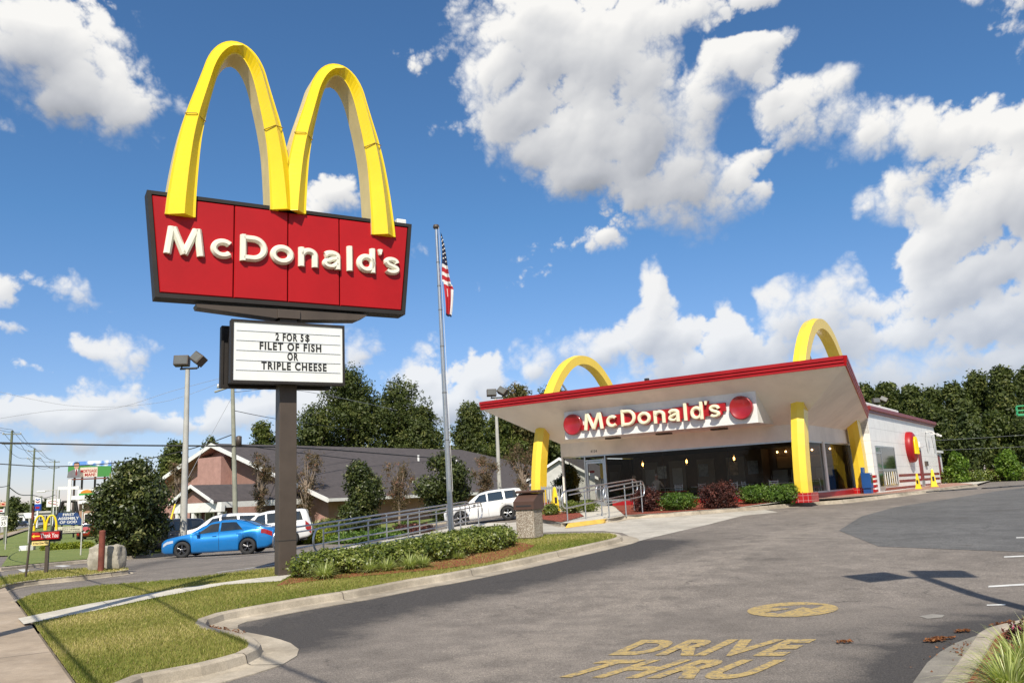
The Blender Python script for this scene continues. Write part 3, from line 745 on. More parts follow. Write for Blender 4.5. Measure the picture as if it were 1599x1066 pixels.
apron = W2([(700,812),(812,815),(835,813),(855,813.5),(876,819),(886,819),(949,812),(977,806.4),(1040,803),(1120,797.5),(1180,793),(1215,799.5),(1160,805),(1101,820),(1023,838),(985,848),(940,858),(990,842),(985,838),(972,832),(943,829),(860,830.5),(800,834),(790,838),(760,833),(720,823)])
sheet('concrete_apron', dedupe(apron), .006, m_apron, .8, label='pale concrete driving strip before the ramp', cat='pavement')
# speed bumps at the far right
mbp = M('rubber_black', (.025,.025,.027), .8)
for k, (a, b_) in enumerate([((1437,769.2),(1459,767.7)), ((1462,767.3),(1483,765.8)), ((1487,765.6),(1522,763.2)), ((1537,762.8),(1557,761.4)), ((1561,761.1),(1573,760.3)), ((1577,760),(1596,758.6)), ((1601,758.3),(1622,757))]):
    A, B = at(*a), at(*b_); d = (B-A); d.z = 0; L = d.length; d.normalize(); nn = Vector((-d.y, d.x, 0))
    o = thing('speed_bump', A, math.atan2(d.y, d.x), 'black rubber speed bump section, '+['first','second','third','fourth','fifth','sixth','seventh'][k]+' from the restaurant', 'speed bump', 'speed bumps across the far drive lane')
    MB().prism([(0,-.2,0),(0,-.1,.06),(0,.1,.06),(0,.2,0)], (L, 0, 0)).build('bump', mbp, o)
m_white = M('white_tile_wall', (.80,.79,.76), .45, var=.04, scale=2, dirt=.12)
def tilewall(name, col, w_=1.25, h_=.62, mort=.02, mc=(.55,.54,.52), rough=.35):
    m, t, b = newmat(name); uv = t.node('ShaderNodeTexCoord').outputs['Object']
    br = t.node('ShaderNodeTexBrick'); br.offset = 0; br.inputs['Scale'].default_value = 1; br.inputs['Brick Width'].default_value = w_; br.inputs['Row Height'].default_value = h_; br.inputs['Mortar Size'].default_value = mort/2
    br.inputs['Mortar Smooth'].default_value = .1
    br.inputs['Color1'].default_value = (*col, 1); br.inputs['Color2'].default_value = (*[c*.97 for c in col], 1); br.inputs['Mortar'].default_value = (*mc, 1)
    s_ = t.n.new('ShaderNodeSeparateXYZ'); t.l.new(uv, s_.inputs[0]); c_ = t.n.new('ShaderNodeCombineXYZ')
    t.l.new(t.math('ADD', s_.outputs[0], s_.outputs[1]), c_.inputs[0]); t.l.new(s_.outputs[2], c_.inputs[1]); t.l.new(c_.outputs[0], br.inputs['Vector'])
    c = t.mix(1.0, br.outputs[0], t.ramp(t.noise(uv, 1.3, 6, .7), [(.4, 1.0), (.75, .86)]), 'MULTIPLY')
    t.l.new(c, b.inputs['Base Color']); b.inputs['Roughness'].default_value = rough; return m
m_side = tilewall('white_panel_wall', (.86,.85,.82), 1.25, .66, .018, (.45,.44,.43)); m_redtile = tilewall('red_tile', (.42,.012,.014), .2, .2, .012, (.62,.35,.33), .2)
m_soffit = M('soffit_plaster', (.86,.79,.70), .7, var=.05, scale=.9, dirt=.25, bmp=.1)
m_red = M('red_metal', (.33,.010,.013), .4, var=.12, scale=.8, spec=.35, dirt=.1); m_redd = M('dark_red_metal', (.20,.022,.022), .4, var=.15, scale=1)
m_yel = M('yellow_enamel', (.87,.60,.045), .35, var=.05, scale=.8, coat=.3, dirt=.10); m_yel2 = M('sign_yellow', (.86,.62,.008), .28, var=.06, scale=1.0, coat=.4, dirt=.08)
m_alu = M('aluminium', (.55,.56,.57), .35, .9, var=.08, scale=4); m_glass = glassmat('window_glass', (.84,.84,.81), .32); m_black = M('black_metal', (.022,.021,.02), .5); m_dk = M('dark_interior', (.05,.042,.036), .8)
m_bronze = M('bronze_paint', (.082,.062,.048), .5, .2, var=.15, scale=1.5, dirt=.2); m_whp = M('white_paint', (.78,.77,.74), .5, var=.04, scale=3, dirt=.15)
m_concp = M('pole_concrete', (.42,.41,.37), .8, var=.15, scale=2, bmp=.2); m_cream = M('cream_letter', (.80,.74,.52), .35, var=.06, scale=3)
m_roof = M('roof_membrane', (.30,.29,.28), .8)
rest = thing('restaurant', BC, BR, 'low retro drive-in restaurant with slanted red edged roof and two yellow arches', 'restaurant')
def B_(name, mats, fn, parent=None):
    mb = MB(); fn(mb); return mb.build(name, mats, parent or rest)
X0, X1, YB = -12.15, 0.0, 9.0
# glazed front box: sill, posts, band above
def wallfn(mb):
    mb.box((X0, 0, 2.52), (X1, .22, 3.4)); mb.box((X1-.22, .222, 2.52), (X1, YB-.003, 3.4)); mb.box((X0, .222, 2.52), (X0+.22, YB-.003, 3.4))
    mb.box((X1-.14, .02, .22), (X1-.002, .16, 2.52)); mb.box((X1-.2, 3.55, .22), (X1-.01, 3.85, 2.52)); mb.box((X0, 8.0, 0), (X0+.2, YB-.003, 2.52)); mb.box((X0, 0.02, 0), (X0+.1, .14, 2.52))
    mb.box((X0+.002, 4.2, 0), (X0+.16, 4.4, 2.52))
B_('upper_wall', m_soffit, wallfn)
B_('sill', m_red, lambda mb: (mb.box((-9.3, -.06, -.02), (X1, .2, .22)), mb.box((X1-.2, .2, -.02), (X1+.06, YB-.003, .22)), mb.box((X0, .2, -.02), (X0+.2, 8, .22))))
# window frames and glass
def frames(mb):
    for x in (-12.05, -10.78, -9.62): mb.box((x-.035, .03, .22 if x > -9.7 else 0), (x+.035, .13, 2.52))
    mb.box((-9.6, .035, .22), (-.1, .125, .29)); mb.box((-12, .035, 2.45), (-.1, .125, 2.52)); mb.box((-10.75, .03, 2.22), (-9.66, .13, 2.29))
    mb.box((-.125, .2, .22), (-.035, YB, .29)); mb.box((-.125, .2, 2.45), (-.035, YB, 2.52))
    for y in (8.8,): mb.box((-.13, y-.05, .22), (-.03, y+.05, 2.5))
B_('window_frame', m_alu, frames)
for x in (-6.5, -3.3): B_('window_joint', m_black, lambda mb: mb.box((x-.008, .07, .29), (x+.008, .09, 2.45)))
for (a, b_) in ((-12.0, -10.8), (-9.58, -6.51), (-6.49, -3.31), (-3.29, -.14)): B_('window_pane', m_glass, lambda mb: mb.quad((a, .08, .25), (b_, .08, .25), (b_, .08, 2.47), (a, .08, 2.47)))
for (a, b_) in ((.16, 3.55), (3.85, 8.77)): B_('window_pane', m_glass, lambda mb: mb.quad((-.08, a, .25), (-.08, b_, .25), (-.08, b_, 2.47), (-.08, a, 2.47)))
for (a, b_) in ((.16, 4.2), (4.4, 8.0)): B_('window_pane', m_glass, lambda mb: mb.quad((X0+.08, a, .25), (X0+.08, b_, .25), (X0+.08, b_, 2.47), (X0+.08, a, 2.47)))
d = B_('door', m_alu, lambda mb: (mb.box((-10.73, .05, .02), (-10.63, .11, 2.2)), mb.box((-9.77, .05, .02), (-9.67, .11, 2.2)), mb.box((-10.73, .052, .02), (-9.67, .108, .22)), mb.box((-10.73, .052, 2.1), (-9.67, .108, 2.2)), mb.box((-10.63, .06, 1.0), (-9.77, .1, 1.06))))
B_('door_pane', m_glass, lambda mb: mb.quad((-10.63, .08, .22), (-9.77, .08, .22), (-9.77, .08, 2.1), (-10.63, .08, 2.1)), d)
B_('door_handle', m_black, lambda mb: mb.tube([(-9.85, .03, .95), (-9.85, -.03, .98), (-9.85, -.03, 1.25), (-9.85, .03, 1.28)], .014), d)
B_('door_notice', M('notice_yellow', (.65,.42,.06), .6), lambda mb: mb.box((-9.97, .112, 1.35), (-9.79, .118, 2.05)), d)
nt = B_('door_sign', m_whp, lambda mb: mb.box((-10.58, .112, 1.35), (-10.3, .118, 1.62)), d)
B_('door_sign', m_red, lambda mb: mb.box((-10.58, .112, 1.64), (-10.3, .118, 1.76)), d)
B_('address_number', m_black, lambda mb: place_text(mb, '4154', (-10.2, -.004, 2.64), (1,0,0), (0,0,1), height=.13, extrude=.004))
# canted visor under the roof: front and both sides
ZF, ZFT = 5.08, 5.50; EB = 3.2
def eb(Y):      # eave bottom height at depth Y, and outreach that follows the cant
    return ZF+(3.78-ZF)*(Y+2.8)/(YB+2.8)
def er(z): return (z-EB)*2.85/(ZF-EB)
FL = (X0-2.85, -2.8, ZF); FR = (X1+2.85, -2.8, ZF); BLk = (X0-er(3.78), YB, 3.78); BRt = (X1+er(3.78), YB, 3.78)
def visor(mb):
    a, b_, c, e = (X0, 0, EB), (X1, 0, EB), (X1, YB, EB), (X0, YB, EB)
    mb.quad(a, b_, FR, FL); mb.quad(b_, c, BRt, FR); mb.quad(a, FL, BLk, e)
    mb.quad((X0, 0, EB), (X1, 0, EB), (X1, YB, EB), (X0, YB, EB))
B_('soffit', m_soffit, visor)
def rooftop(mb):
    n = (0, 0, .4); mb.quad((FL[0], FL[1], ZFT-.03), (FR[0], FR[1], ZFT-.03), (BRt[0], BRt[1], 4.17), (BLk[0], BLk[1], 4.17))
    mb.quad((BLk[0], YB, 3.0), (BRt[0], YB, 3.0), (BRt[0], YB, 4.17), (BLk[0], YB, 4.17))
B_('roof', m_roof, rooftop)
def fascia(mb):
    def run(P, Q, out):
        P, Q, out = Vector(P), Vector(Q), Vector(out)
        prof = [(0, 0), (.10, 0), (.10, .09), (.055, .11), (.13, .13), (.13, .22), (.085, .24), (.16, .26), (.16, .40), (.0, .42)]
        vs = []
        for S in (P, Q):
            for (u, z) in prof: vs.append(S+out*u*(1 if S is P or True else 1)+Vector((0, 0, z)))
        k = len(prof); mb.add(vs, [(i, (i+1) % k, (i+1) % k+k, i+k) for i in range(k)]+[tuple(range(k)), tuple(range(k, 2*k))])
    run(FL, FR, (0, -1, 0))
    run((FR[0]-.02, FR[1]+.0, ZF-.0), (BRt[0]-.02, BRt[1], BRt[2]), (.9, -.2, 0)); run((FL[0]+.02, FL[1], ZF), (BLk[0]+.02, BLk[1], BLk[2]), (-.9, -.2, 0))
B_('fascia', m_red, fascia)
# rear block with white panel walls
EW = .9
B_('side_wall', m_side, lambda mb: mb.box((X0-EW, YB, -.05), (EW, 29.0, 4.08)))
B_('cornice', m_redd, lambda mb: (mb.box((X0-EW-.06, YB+.02, 4.083), (EW+.10, 29.1, 4.20)), mb.box((X0-EW-.12, YB+.02, 4.20), (EW+.20, 29.2, 4.42), bev=.03)))
B_('roof_screen', m_whp, lambda mb: [mb.box((X0+1, YB+.5+.0, 4.42+i*.22), (-.15-.0+.05*(i % 2), 23.0, 4.42+i*.22+.17), bev=.04) for i in range(3)]+[mb.box((X0+1.1, YB+.6, 4.43), (-.25, 22.9, 5.04))])
B_('wall_stripe', m_redd, lambda mb: [mb.box((EW-.01, a, z), (EW+.008, 28.8, z+.15)) for z, a in ((.74, 14.9), (.42, 14.9))]+[mb.box((EW-.01, 10.9, .06), (EW+.008, 28.8, .2))])
B_('wall_stripe', m_red, lambda mb: [mb.box((EW-.3, YB-.035, z), (EW+.012, YB+.35, z+.12)) for z in (.05, .29, .53, .77)])
B_('annex', m_whp, lambda mb: (mb.box((X0, 29.003, -.05), (EW-.25, 32.4, 2.3)), mb.box((X0, 29.003, 2.3), (EW-.1, 32.6, 2.45))))
B_('annex_door', m_redd, lambda mb: mb.box((EW-.26, 30.6, .12), (EW-.235, 31.6, 2.15)))
sd_ = B_('side_door', m_alu, lambda mb: (mb.box((EW-.02, 9.75, .1), (EW+.03, 9.85, 2.4)), mb.box((EW-.02, 10.95, .1), (EW+.03, 11.05, 2.4)), mb.box((EW-.02, 9.85, 2.3), (EW+.03, 10.95, 2.4)), mb.box((EW-.02, 9.85, 1.98), (EW+.03, 10.95, 2.06)), mb.box((EW-.02, 9.85, .1), (EW+.03, 10.95, .3)), mb.box((EW-.02, 9.85, 1.1), (EW+.03, 10.95, 1.16))))
m_dglass = M('dark_glass', (.012,.014,.014), .06, var=.05, spec=.8)
B_('door_pane', m_dglass, lambda mb: mb.box((EW-.01, 9.85, .3), (EW+.012, 10.95, 2.3)), sd_)
sw_ = B_('side_window', m_alu, lambda mb: (mb.box((EW-.02, 11.053, 2.32), (EW+.03, 14.5, 2.4)), mb.box((EW-.02, 14.42, .3), (EW+.03, 14.5, 2.32)), mb.box((EW-.02, 11.053, 1.05), (EW+.03, 14.42, 1.2)), mb.box((EW-.02, 11.053, .28), (EW+.03, 14.42, .34))))
B_('window_pane', m_dglass, lambda mb: mb.box((EW-.01, 11.06, .34), (EW+.012, 14.42, 2.32)), sw_)
for i in range(6): B_('window_rail', m_whp, lambda mb: mb.box((EW+.012, 11.3+i*.55, .36), (EW+.03, 11.42+i*.55, 1.04)), sw_)
rd_ = B_('service_door', m_redd, lambda mb: mb.box((EW, 21.6, .45), (EW+.06, 22.5, 2.35)))
B_('kick_plate', m_alu, lambda mb: mb.box((EW+.0, 21.6, .1), (EW+.065, 22.5, .448)), rd_)
B_('wall_box', m_whp, lambda mb: mb.box((EW, 21.5, 2.5), (EW+.22, 22.6, 2.85), bev=.02)); B_('wall_box', m_bronze, lambda mb: mb.box((EW, 23.6, 1.35), (EW+.12, 24.3, 1.65), bev=.01))
B_('security_camera', m_whp, lambda mb: (mb.tube([(EW, 28.0, 3.55), (EW+.35, 28.0, 3.55), (EW+.45, 27.9, 3.5)], .03), mb.tube([(EW+.3, 28.1, 3.45), (EW+.6, 27.6, 3.38)], .07)))
B_('security_camera', m_whp, lambda mb: (mb.tube([(EW, 25.6, 3.6), (EW+.3, 25.6, 3.62), (EW+.42, 25.5, 3.6)], .03), mb.tube([(EW+.3, 25.8, 3.58), (EW+.55, 25.2, 3.5)], .06)))
B_('wall_cable', m_black, lambda mb: mb.tube([(EW+.01, 25.5, 3.6), (EW+.012, 25.0, 3.2), (EW+.012, 25.2, 2.6), (EW+.012, 25.4, 2.2)], .012, 5)); B_('wall_cable', m_black, lambda mb: mb.tube([(EW+.01, 27.6, 3.4), (EW+.012, 27.8, 2.9), (EW+.012, 28.1, 2.2)], .012, 5))
# round red wall sign with a yellow arch
ws = B_('round_sign', m_red, lambda mb: mb.lathe([(0, .38), (.80, .38), (.90, .30), (.93, .15), (.93, 0)], (EW, 18.8, 2.47), 40, 'x'))
def sidearch(mb):
    # two narrow arches standing proud of the disc
    for c in (-.24, .24):
        P = [(EW+.44, 18.8+c+u, 2.47+z) for u, z in ((-.25, -.42), (-.235, -.05), (-.18, .32), (-.09, .52), (0, .58), (.09, .52), (.18, .32), (.235, -.05), (.25, -.42))]
        mb.tube(P, [.07, .065, .06, .05, .05, .05, .06, .065, .07], 6)
B_('arch_emblem', m_yel2, sidearch, ws)
# arches
def arch(a_off):
    A = Vector((a_off, -1.55, 0)); zc = 0.0
    def outer(z):   # half span of the outer edge at height z
        r = max(0, min(1, z/8.25)); return 5.4*(1-r**1.95)**.5
    pts = []; N = 60
    for i in range(N+1):
        th = math.pi*i/N; u = -math.cos(th)*5.4; r = max(0, 1-(abs(u)/5.4)**2); z = 8.25*r**(1/1.95); pts.append((u, z))
    # resample: legs steep, so use outline by z near the feet
    L = [(-outer(z), z) for z in np.linspace(.27, 7.6, 16)]; R_ = [(outer(z), z) for z in np.linspace(7.6, .27, 16)]
    mid = [(u, z) for u, z in pts if z > 7.75]; P = L+mid+R_
    mb = MB(); n = len(P); vs = []
    for i, (u, z) in enumerate(P):
        a, b_ = P[max(i-1, 0)], P[min(i+1, n-1)]; t_ = Vector((b_[0]-a[0], b_[1]-a[1])).normalized(); nn = Vector((t_.y, -t_.x))  # inward
        h = z/8.25; dpt = .72*(1-h)+.56*h; w_ = .27
        o_ = Vector((u, z)); q = o_+nn*dpt; m1 = o_+nn*dpt*.5
        # cross-section: box with a slight ridge on the outer face
        for (cx_, cu) in ((-w_, o_+nn*.06), (0, o_-nn*.0), (w_, o_+nn*.06), (w_, q-nn*.04), (0, q), (-w_, q-nn*.04)):
            vs.append((A.x+cx_, A.y+5.0+cu.x, zc+cu.y))
    mb.add(vs, [(i*6+k, i*6+(k+1) % 6, (i+1)*6+(k+1) % 6, (i+1)*6+k) for i in range(n-1) for k in range(6)]+[tuple(range(6)), tuple(range((n-1)*6, n*6))])
    o = mb.build('arch', m_yel, rest)
    for s_, yy in ((0, -5.04), (1, 5.04)):
        y0 = A.y+5.0+yy
        B_('arch_base', m_redtile, lambda m2: m2.box((A.x-.42, y0-.50, -.08), (A.x+.42, y0+.50, .30)), o)
    B_('arch_brace', m_alu, lambda m2: (m2.tube([(A.x, A.y+5-2.6, 6.7), (A.x, A.y+5+.2, 4.6)], .05), m2.tube([(A.x, A.y+5+2.6, 7.2), (A.x, A.y+5+1.2, 4.7)], .05)), o)
    for k in (.18, .30, .42, .58, .70, .82):
        pass
    return o
arch(-12.15-.42); arch(.40)
# sign board under the eave
def board(mb):
    y = -2.05; zb, zt = 3.26, 4.6; xl, xr = -10.55, -1.03
    def vz(Y): return EB+(ZF-EB)*(-Y)/2.8
    yb = -(zb-EB)*2.8/(ZF-EB)-.0
    F_ = [(xl, y, zb), (xr, y, zb), (xr, y, vz(y)+.06), (xl, y, vz(y)+.06)]
    Bk = [(xl, -.1, zb), (xr, -.1, zb), (xr, y+.05, vz(y)+.06), (xl, y+.05, vz(y)+.06)]
    mb.add(F_+Bk, [(0,1,2,3), (0,4,5,1), (0,3,7,4), (1,5,6,2)])
bd = B_('sign_board', m_whp, board)
def red_backing(mb):
    for (a, b_, z0, z1) in ((-9.55, -9.2, 3.62, 3.86), (-9.3, -7.6, 3.78, 4.12), (-7.7, -6.6, 3.80, 4.2), (-6.7, -4.7, 3.82, 4.2), (-4.8, -3.4, 3.84, 4.24), (-3.5, -2.35, 3.86, 4.22)):
        mb.box((a, -2.17, z0), (b_, -2.052, z1))
    mb.box((-9.3, -2.165, 3.72), (-2.5, -2.053, 4.16))
B_('letter_backing', m_red, red_backing, bd)
m_redl = M('red_return', (.45,.02,.03), .4)
BF_LET = True
def stroke(mb, P, w_, h, to3, wend=None):
    """prismatic raised stroke along 2D path P; to3(x, y, height) -> 3D"""
    n = len(P); P = [Vector(p) for p in P]; vs = []
    for i, p in enumerate(P):
        a, b_ = P[max(i-1, 0)], P[min(i+1, n-1)]; t_ = (b_-a).normalized(); q = Vector((-t_.y, t_.x)); wi = w_ if wend is None else w_+(wend-w_)*i/(n-1)
        for (u, z) in ((-.5, 0), (-.5, .45), (-.22, 1), (.22, 1), (.5, .45), (.5, 0)): c = p+q*wi*u; vs.append(to3(c.x, c.y, z*h))
    mb.add(vs, [(i*6+k, i*6+(k+1) % 6, (i+1)*6+(k+1) % 6, (i+1)*6+k) for i in range(n-1) for k in range(6)]+[tuple(range(6)), tuple(range((n-1)*6, n*6))])
def arcp(cx, cy, rx, ry, a0, a1, n=26): return [(cx+rx*math.cos(rad(a0+(a1-a0)*i/n)), cy+ry*math.sin(rad(a0+(a1-a0)*i/n))) for i in range(n+1)]
def word(mb, x0, z0, cap, width, y, depth, grow=0.0):
    """McDonald's in bold grotesque capitals and lower case; cap height 1 = cap metres"""
    k = width/8.62; w_ = .205+grow; xh = .76; r = (xh-.2)/2
    def T(x, yy, z): return (x0+x*k, y-z, z0+yy*cap)
    def S(P, wd=w_, **kw): stroke(mb, P, wd, depth, T, **kw)
    hw_ = w_/2
    S([(hw_+.02, 0), (hw_+.14, 1)], w_*1.05); S([(1.36-hw_-.02, 0), (1.36-hw_-.14, 1)], w_*1.05); S([(hw_+.19, .98), (.68, .03)], w_*1.05); S([(1.36-hw_-.19, .98), (.68, .03)], w_*1.05)
    S(arcp(1.95, xh/2, .30, xh/2-hw_, 42, 318))
    S([(2.53+hw_, 0), (2.53+hw_, 1)]); S([(2.53+hw_, 1-hw_), (2.98, 1-hw_)]+arcp(2.98, .5, .40, .5-hw_, 90, -90)+[(2.53+hw_, hw_)])
    S(arcp(4.02, xh/2, .315, xh/2-hw_+.01, 0, 360, 40))
    S([(4.61+hw_, 0), (4.61+hw_, xh-.01)]); S([(4.61+hw_, xh*.60)]+arcp(5.0, xh-hw_-.20, .235, .20, 150, 0, 14)+[(5.235, 0)])
    S([(5.60, xh-.22)]+arcp(5.86, xh-hw_-.13, .235, .13, 165, 0, 14)+[(6.095, 0)]); S([(6.09, xh*.58), (5.86, xh*.53)]+arcp(5.80, xh*.30, .20, .125, 95, 265, 12)+[(5.90, hw_-.01), (6.09, xh*.30)], w_*.86)
    S([(6.45+hw_, 0), (6.45+hw_, 1)])
    S([(7.60-hw_, 0), (7.60-hw_, 1)]); S(arcp(7.22, xh/2, .27, xh/2-hw_+.01, 0, 360, 36))
    S([(7.80, 1.0), (7.78, .78)], w_*.95, wend=.09)
    S([(8.48, xh-.26)]+arcp(8.25, xh-hw_-.11, .215, .115, 25, 185, 14)+[(8.12, xh*.56), (8.36, xh*.44)]+arcp(8.255, hw_+.115, .225, .125, 35, -155, 14)[0:], w_*.90)
def big_letters(mb, s, x0, x1, y, zb, cap, depth, rim=None):
    vs, fs = text_mesh(s, size=1, extrude=.12, bevel=.028, offset=.012, res=5, bres=1, spacing=1.03)
    xs = [v.x for v in vs]; ys = [v.y for v in vs]; fx = (x1-x0)/(max(xs)-min(xs)); fy = cap/.72
    mb.add([(x0+(v.x-min(xs))*fx, y-v.z*depth/.15, zb+v.y*fy) for v in vs], fs)
B_('letters', m_cream, lambda mb: word(mb, -9.35, 3.60, .76, 6.83, -2.24, .10), bd)
B_('letter_rim', m_redl, lambda mb: word(mb, -9.37, 3.59, .78, 6.87, -2.12, .118, .05), bd)
m_disc = M('disc_red', (.30,.010,.014), .3, var=.1, scale=3, coat=.4)
for x in (-10.0, -1.66):
    dsc = B_('red_disc', m_disc, lambda mb: mb.lathe([(0, -.20), (.43, -.20), (.455, -.23), (.495, -.22), (.50, -.17), (.50, -.0)], (x, -2.03, 3.93), 40, 'y'), bd)
for x in (-8.7, -6.0, -3.3):
    B_('downlight', m_bronze, lambda mb: mb.box((x-.35, -.85, 3.18), (x+.35, -.5, 3.262), bev=.01))
B_('roof_floodlight', m_black, lambda mb: (mb.tube([(-6.1, -1.8, 5.3), (-6.1, -1.8, 5.62)], .02), mb.box((-6.2, -1.9, 5.60), (-6.0, -1.75, 5.74), bev=.02)))
# interior: dining room seen through the glass
m_fl = M('quarry_tile', (.20,.09,.06), .4); m_wd = M('dark_wood', (.10,.062,.04), .6, var=.3, scale=2)
B_('dining_floor', m_fl, lambda mb: mb.box((X0+.2, .2, -.04), (-.2, YB-.01, .0)))
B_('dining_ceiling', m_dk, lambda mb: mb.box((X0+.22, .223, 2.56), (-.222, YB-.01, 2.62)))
B_('back_wall', m_wd, lambda mb: (mb.box((X0+.2, 7.6, 0), (-4.5, 7.8, 2.55)), mb.box((-4.5, 7.6, 0), (-4.35, 8.98, 2.55)), mb.box((-4.35, 8.8, 0), (-.25, 8.98, 2.55))))
B_('wall_panel', M('wall_panel', (.24,.20,.16), .6), lambda mb: [mb.box((x, 7.52, .4), (x+1.0, 7.598, 2.2)) for x in (-11.4, -9.7, -8.0, -6.3)])
for x in (-11.2, -9.5): B_('poster', M('poster', (.45,.43,.4), .6), lambda mb: mb.box((x, 7.50, .9), (x+.6, 7.519, 1.8)))
B_('menu_board', M('menu', (.32,.2,.1), .5), lambda mb: mb.box((-3.9, 8.72, 1.5), (-.8, 8.798, 2.1)))
m_warm, t, b = newmat('lamp_glow'); b.inputs['Emission Color'].default_value = (1, .62, .25, 1); b.inputs['Emission Strength'].default_value = 9.0; b.inputs['Base Color'].default_value = (.8,.6,.3,1)
m_shade = glassmat('lamp_glass', (.85,.7,.45), .6)
def R2W(x, y, z=0): return BM @ Vector((x, y, z))
lampn = 0
for x, y, lb in ((-8.35, 1.6, 'amber glass pendant lamp hanging left of the seated customer'), (-5.9, 1.4, 'amber glass pendant lamp right of the seated customer'), (-3.6, 1.6, 'amber glass pendant lamp nearest the right end of the window')):
    l = thing('pendant_lamp', R2W(x, y, 1.78), BR, lb, 'lamp', 'pendant lamps in the dining room')
    MB().tube([(0, 0, .36), (0, 0, .78)], .008).build('cord', m_black, l)
    MB().lathe([(.03, .36), (.10, .33), (.11, .2), (.10, .02), (.07, 0)], n=14).build('lamp_shade', m_shade, l)
    MB().lathe([(0, .08), (.04, .1), (.045, .2), (.0, .27)], n=10).build('bulb', m_warm, l)
m_chair = M('chair_frame', (.78,.80,.80), .35, .1); m_seatr = M('red_vinyl', (.35,.02,.02), .4)
def chair(x, y, rz, lb):
    y = y-.25
    c = thing('cafe_chair', R2W(x, y, .0), BR+rz, lb, 'chair', 'pale metal chairs in the dining room')
    MB().box((-.2, -.2, .43), (.2, .2, .47), bev=.01).build('seat', m_seatr, c)
    mb = MB()
    for sx in (-.19, .19): mb.tube([(sx, .2, 0), (sx, .2, .45), (sx, .25, .88)], .014)
    for z in (.56, .64, .72, .80): mb.box((-.19, .205+(z-.45)*.1, z), (.19, .225+(z-.45)*.1, z+.035))
    mb.build('backrest', m_chair, c)
    for sx in (-.18, .18): MB().tube([(sx, -.18, 0), (sx, -.18, .44)], .013).build('leg', m_chair, c)
def table(x, y, lb, top=None):
    c = thing('cafe_table', R2W(x, y, 0), BR, lb, 'table', 'small tables in the dining room')
    MB().box((-.35, -.35, .71), (.35, .35, .74), bev=.01).build('tabletop', top or M('table_top', (.5,.48,.44), .3), c)
    MB().tube([(0, 0, 0), (0, 0, .71)], .03).build('leg', m_black, c); MB().lathe([(.25, 0), (.25, .02), (.05, .04)], n=16).build('foot', m_black, c)
for x, y, r_, lb in ((-6.2,.95,0,'pale slatted chair just right of the seated customer'), (-4.9,1.2,.9,'pale chair standing at an angle behind the dark red shrub'), (-3.5,1.0,.1,'pale slatted chair above the dark red shrub right side'), (-2.9,1.5,1.5,'pale chair turned sideways near the right window'), (-1.6,1.0,.2,'pale chair nearest the window corner'), (-8.6,2.0,.4,'pale chair deeper in the room near the door'), (-7.0,3.2,2.8,'pale chair at the far side of the customer table'), (-.9,4.6,1.2,'pale chair behind the side window'), (-.8,6.3,1.8,'pale chair at the back of the side window')): chair(x, y, r_, lb)
for x, y, lb in ((-7.3,1.9,'square table in front of the seated customer'), (-5.5,1.9,'square table right of the seated customer'), (-3.4,2.1,'square table in the middle of the right window'), (-1.0,1.2,'square table at the window corner'), (-1.3,5.4,'square table behind the side window')): table(x, y, lb)
for k in range(7): B_('wall_light', m_warm, lambda mb: mb.lathe([(0, 0), (.05, .03), (.04, .09), (0, .1)], (-3.8+k*.46, 8.6, 2.3), 8))
for k, (x, z0, z1) in enumerate(((-4.2, .1, 2.1), (-3.2, .1, 2.1), (-1.9, .9, 1.4))): B_('counter_panel', M('counter_panel', (.30,.28,.25), .4), lambda mb: mb.box((x, 8.7, z0), (x+.8, 8.79, min(z1, 1.4))))
for k, (x, c_) in enumerate(((-10.4, (.5,.5,.48)), (-7.9, (.30,.33,.36)), (-6.2, (.42,.30,.2)), (-5.1, (.2,.22,.25)))): B_('framed_picture', M('picture_tone', c_, .5, var=.5, scale=6), lambda mb: mb.box((x, 7.46, 1.25), (x+.55, 7.515, 1.95)))
# red planter ledge seen above the shrubs
bench = thing('low_booth', R2W(-6.9, .6, 0), BR, 'low red topped booth wall inside the front window', 'booth')
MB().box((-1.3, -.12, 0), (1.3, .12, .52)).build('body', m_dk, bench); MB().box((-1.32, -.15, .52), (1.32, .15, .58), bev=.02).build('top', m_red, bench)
# ------------------------------------------------------------------ big pylon sign
SG = Vector((-4.98, 18.0, 0.13)); SR = rad(30)
sign = thing('pylon_sign', SG, SR, 'tall roadside sign with two yellow arches on a red board above a white reader board', 'sign')
def S_(name, mats, fn, parent=None):
    mb = MB(); fn(mb); mb.xf(Matrix.Translation((0, 0, -SG.z))); return mb.build(name, mats, parent or sign)
m_sred = M('sign_red', (.40,.007,.010), .45, var=.08, scale=.7, spec=.3, dirt=.2)
m_beige = M('sign_return', (.72,.58,.27), .5, var=.1, scale=2)
S_('pole', m_bronze, lambda mb: (mb.box((-.19, .06, .0), (.19, .44, 4.40), bev=.012), mb.box((-.185, .065, 4.3), (.185, .435, 6.0))))
S_('pole_joint', m_black, lambda mb: mb.box((-.194, .056, .93), (.194, .444, .945)))
S_('mount_beam', m_bronze, lambda mb: (mb.prism([(-1.98, .05, 6.0), (-1.95, .05, 5.93), (-.25, .05, 5.80), (.25, .05, 5.80), (1.62, .05, 5.88), (1.82, .05, 5.98), (1.85, .05, 6.03)], (0, .4, 0)), mb.box((-.25, .0, 5.8), (.25, .5, 6.0), bev=.01)))
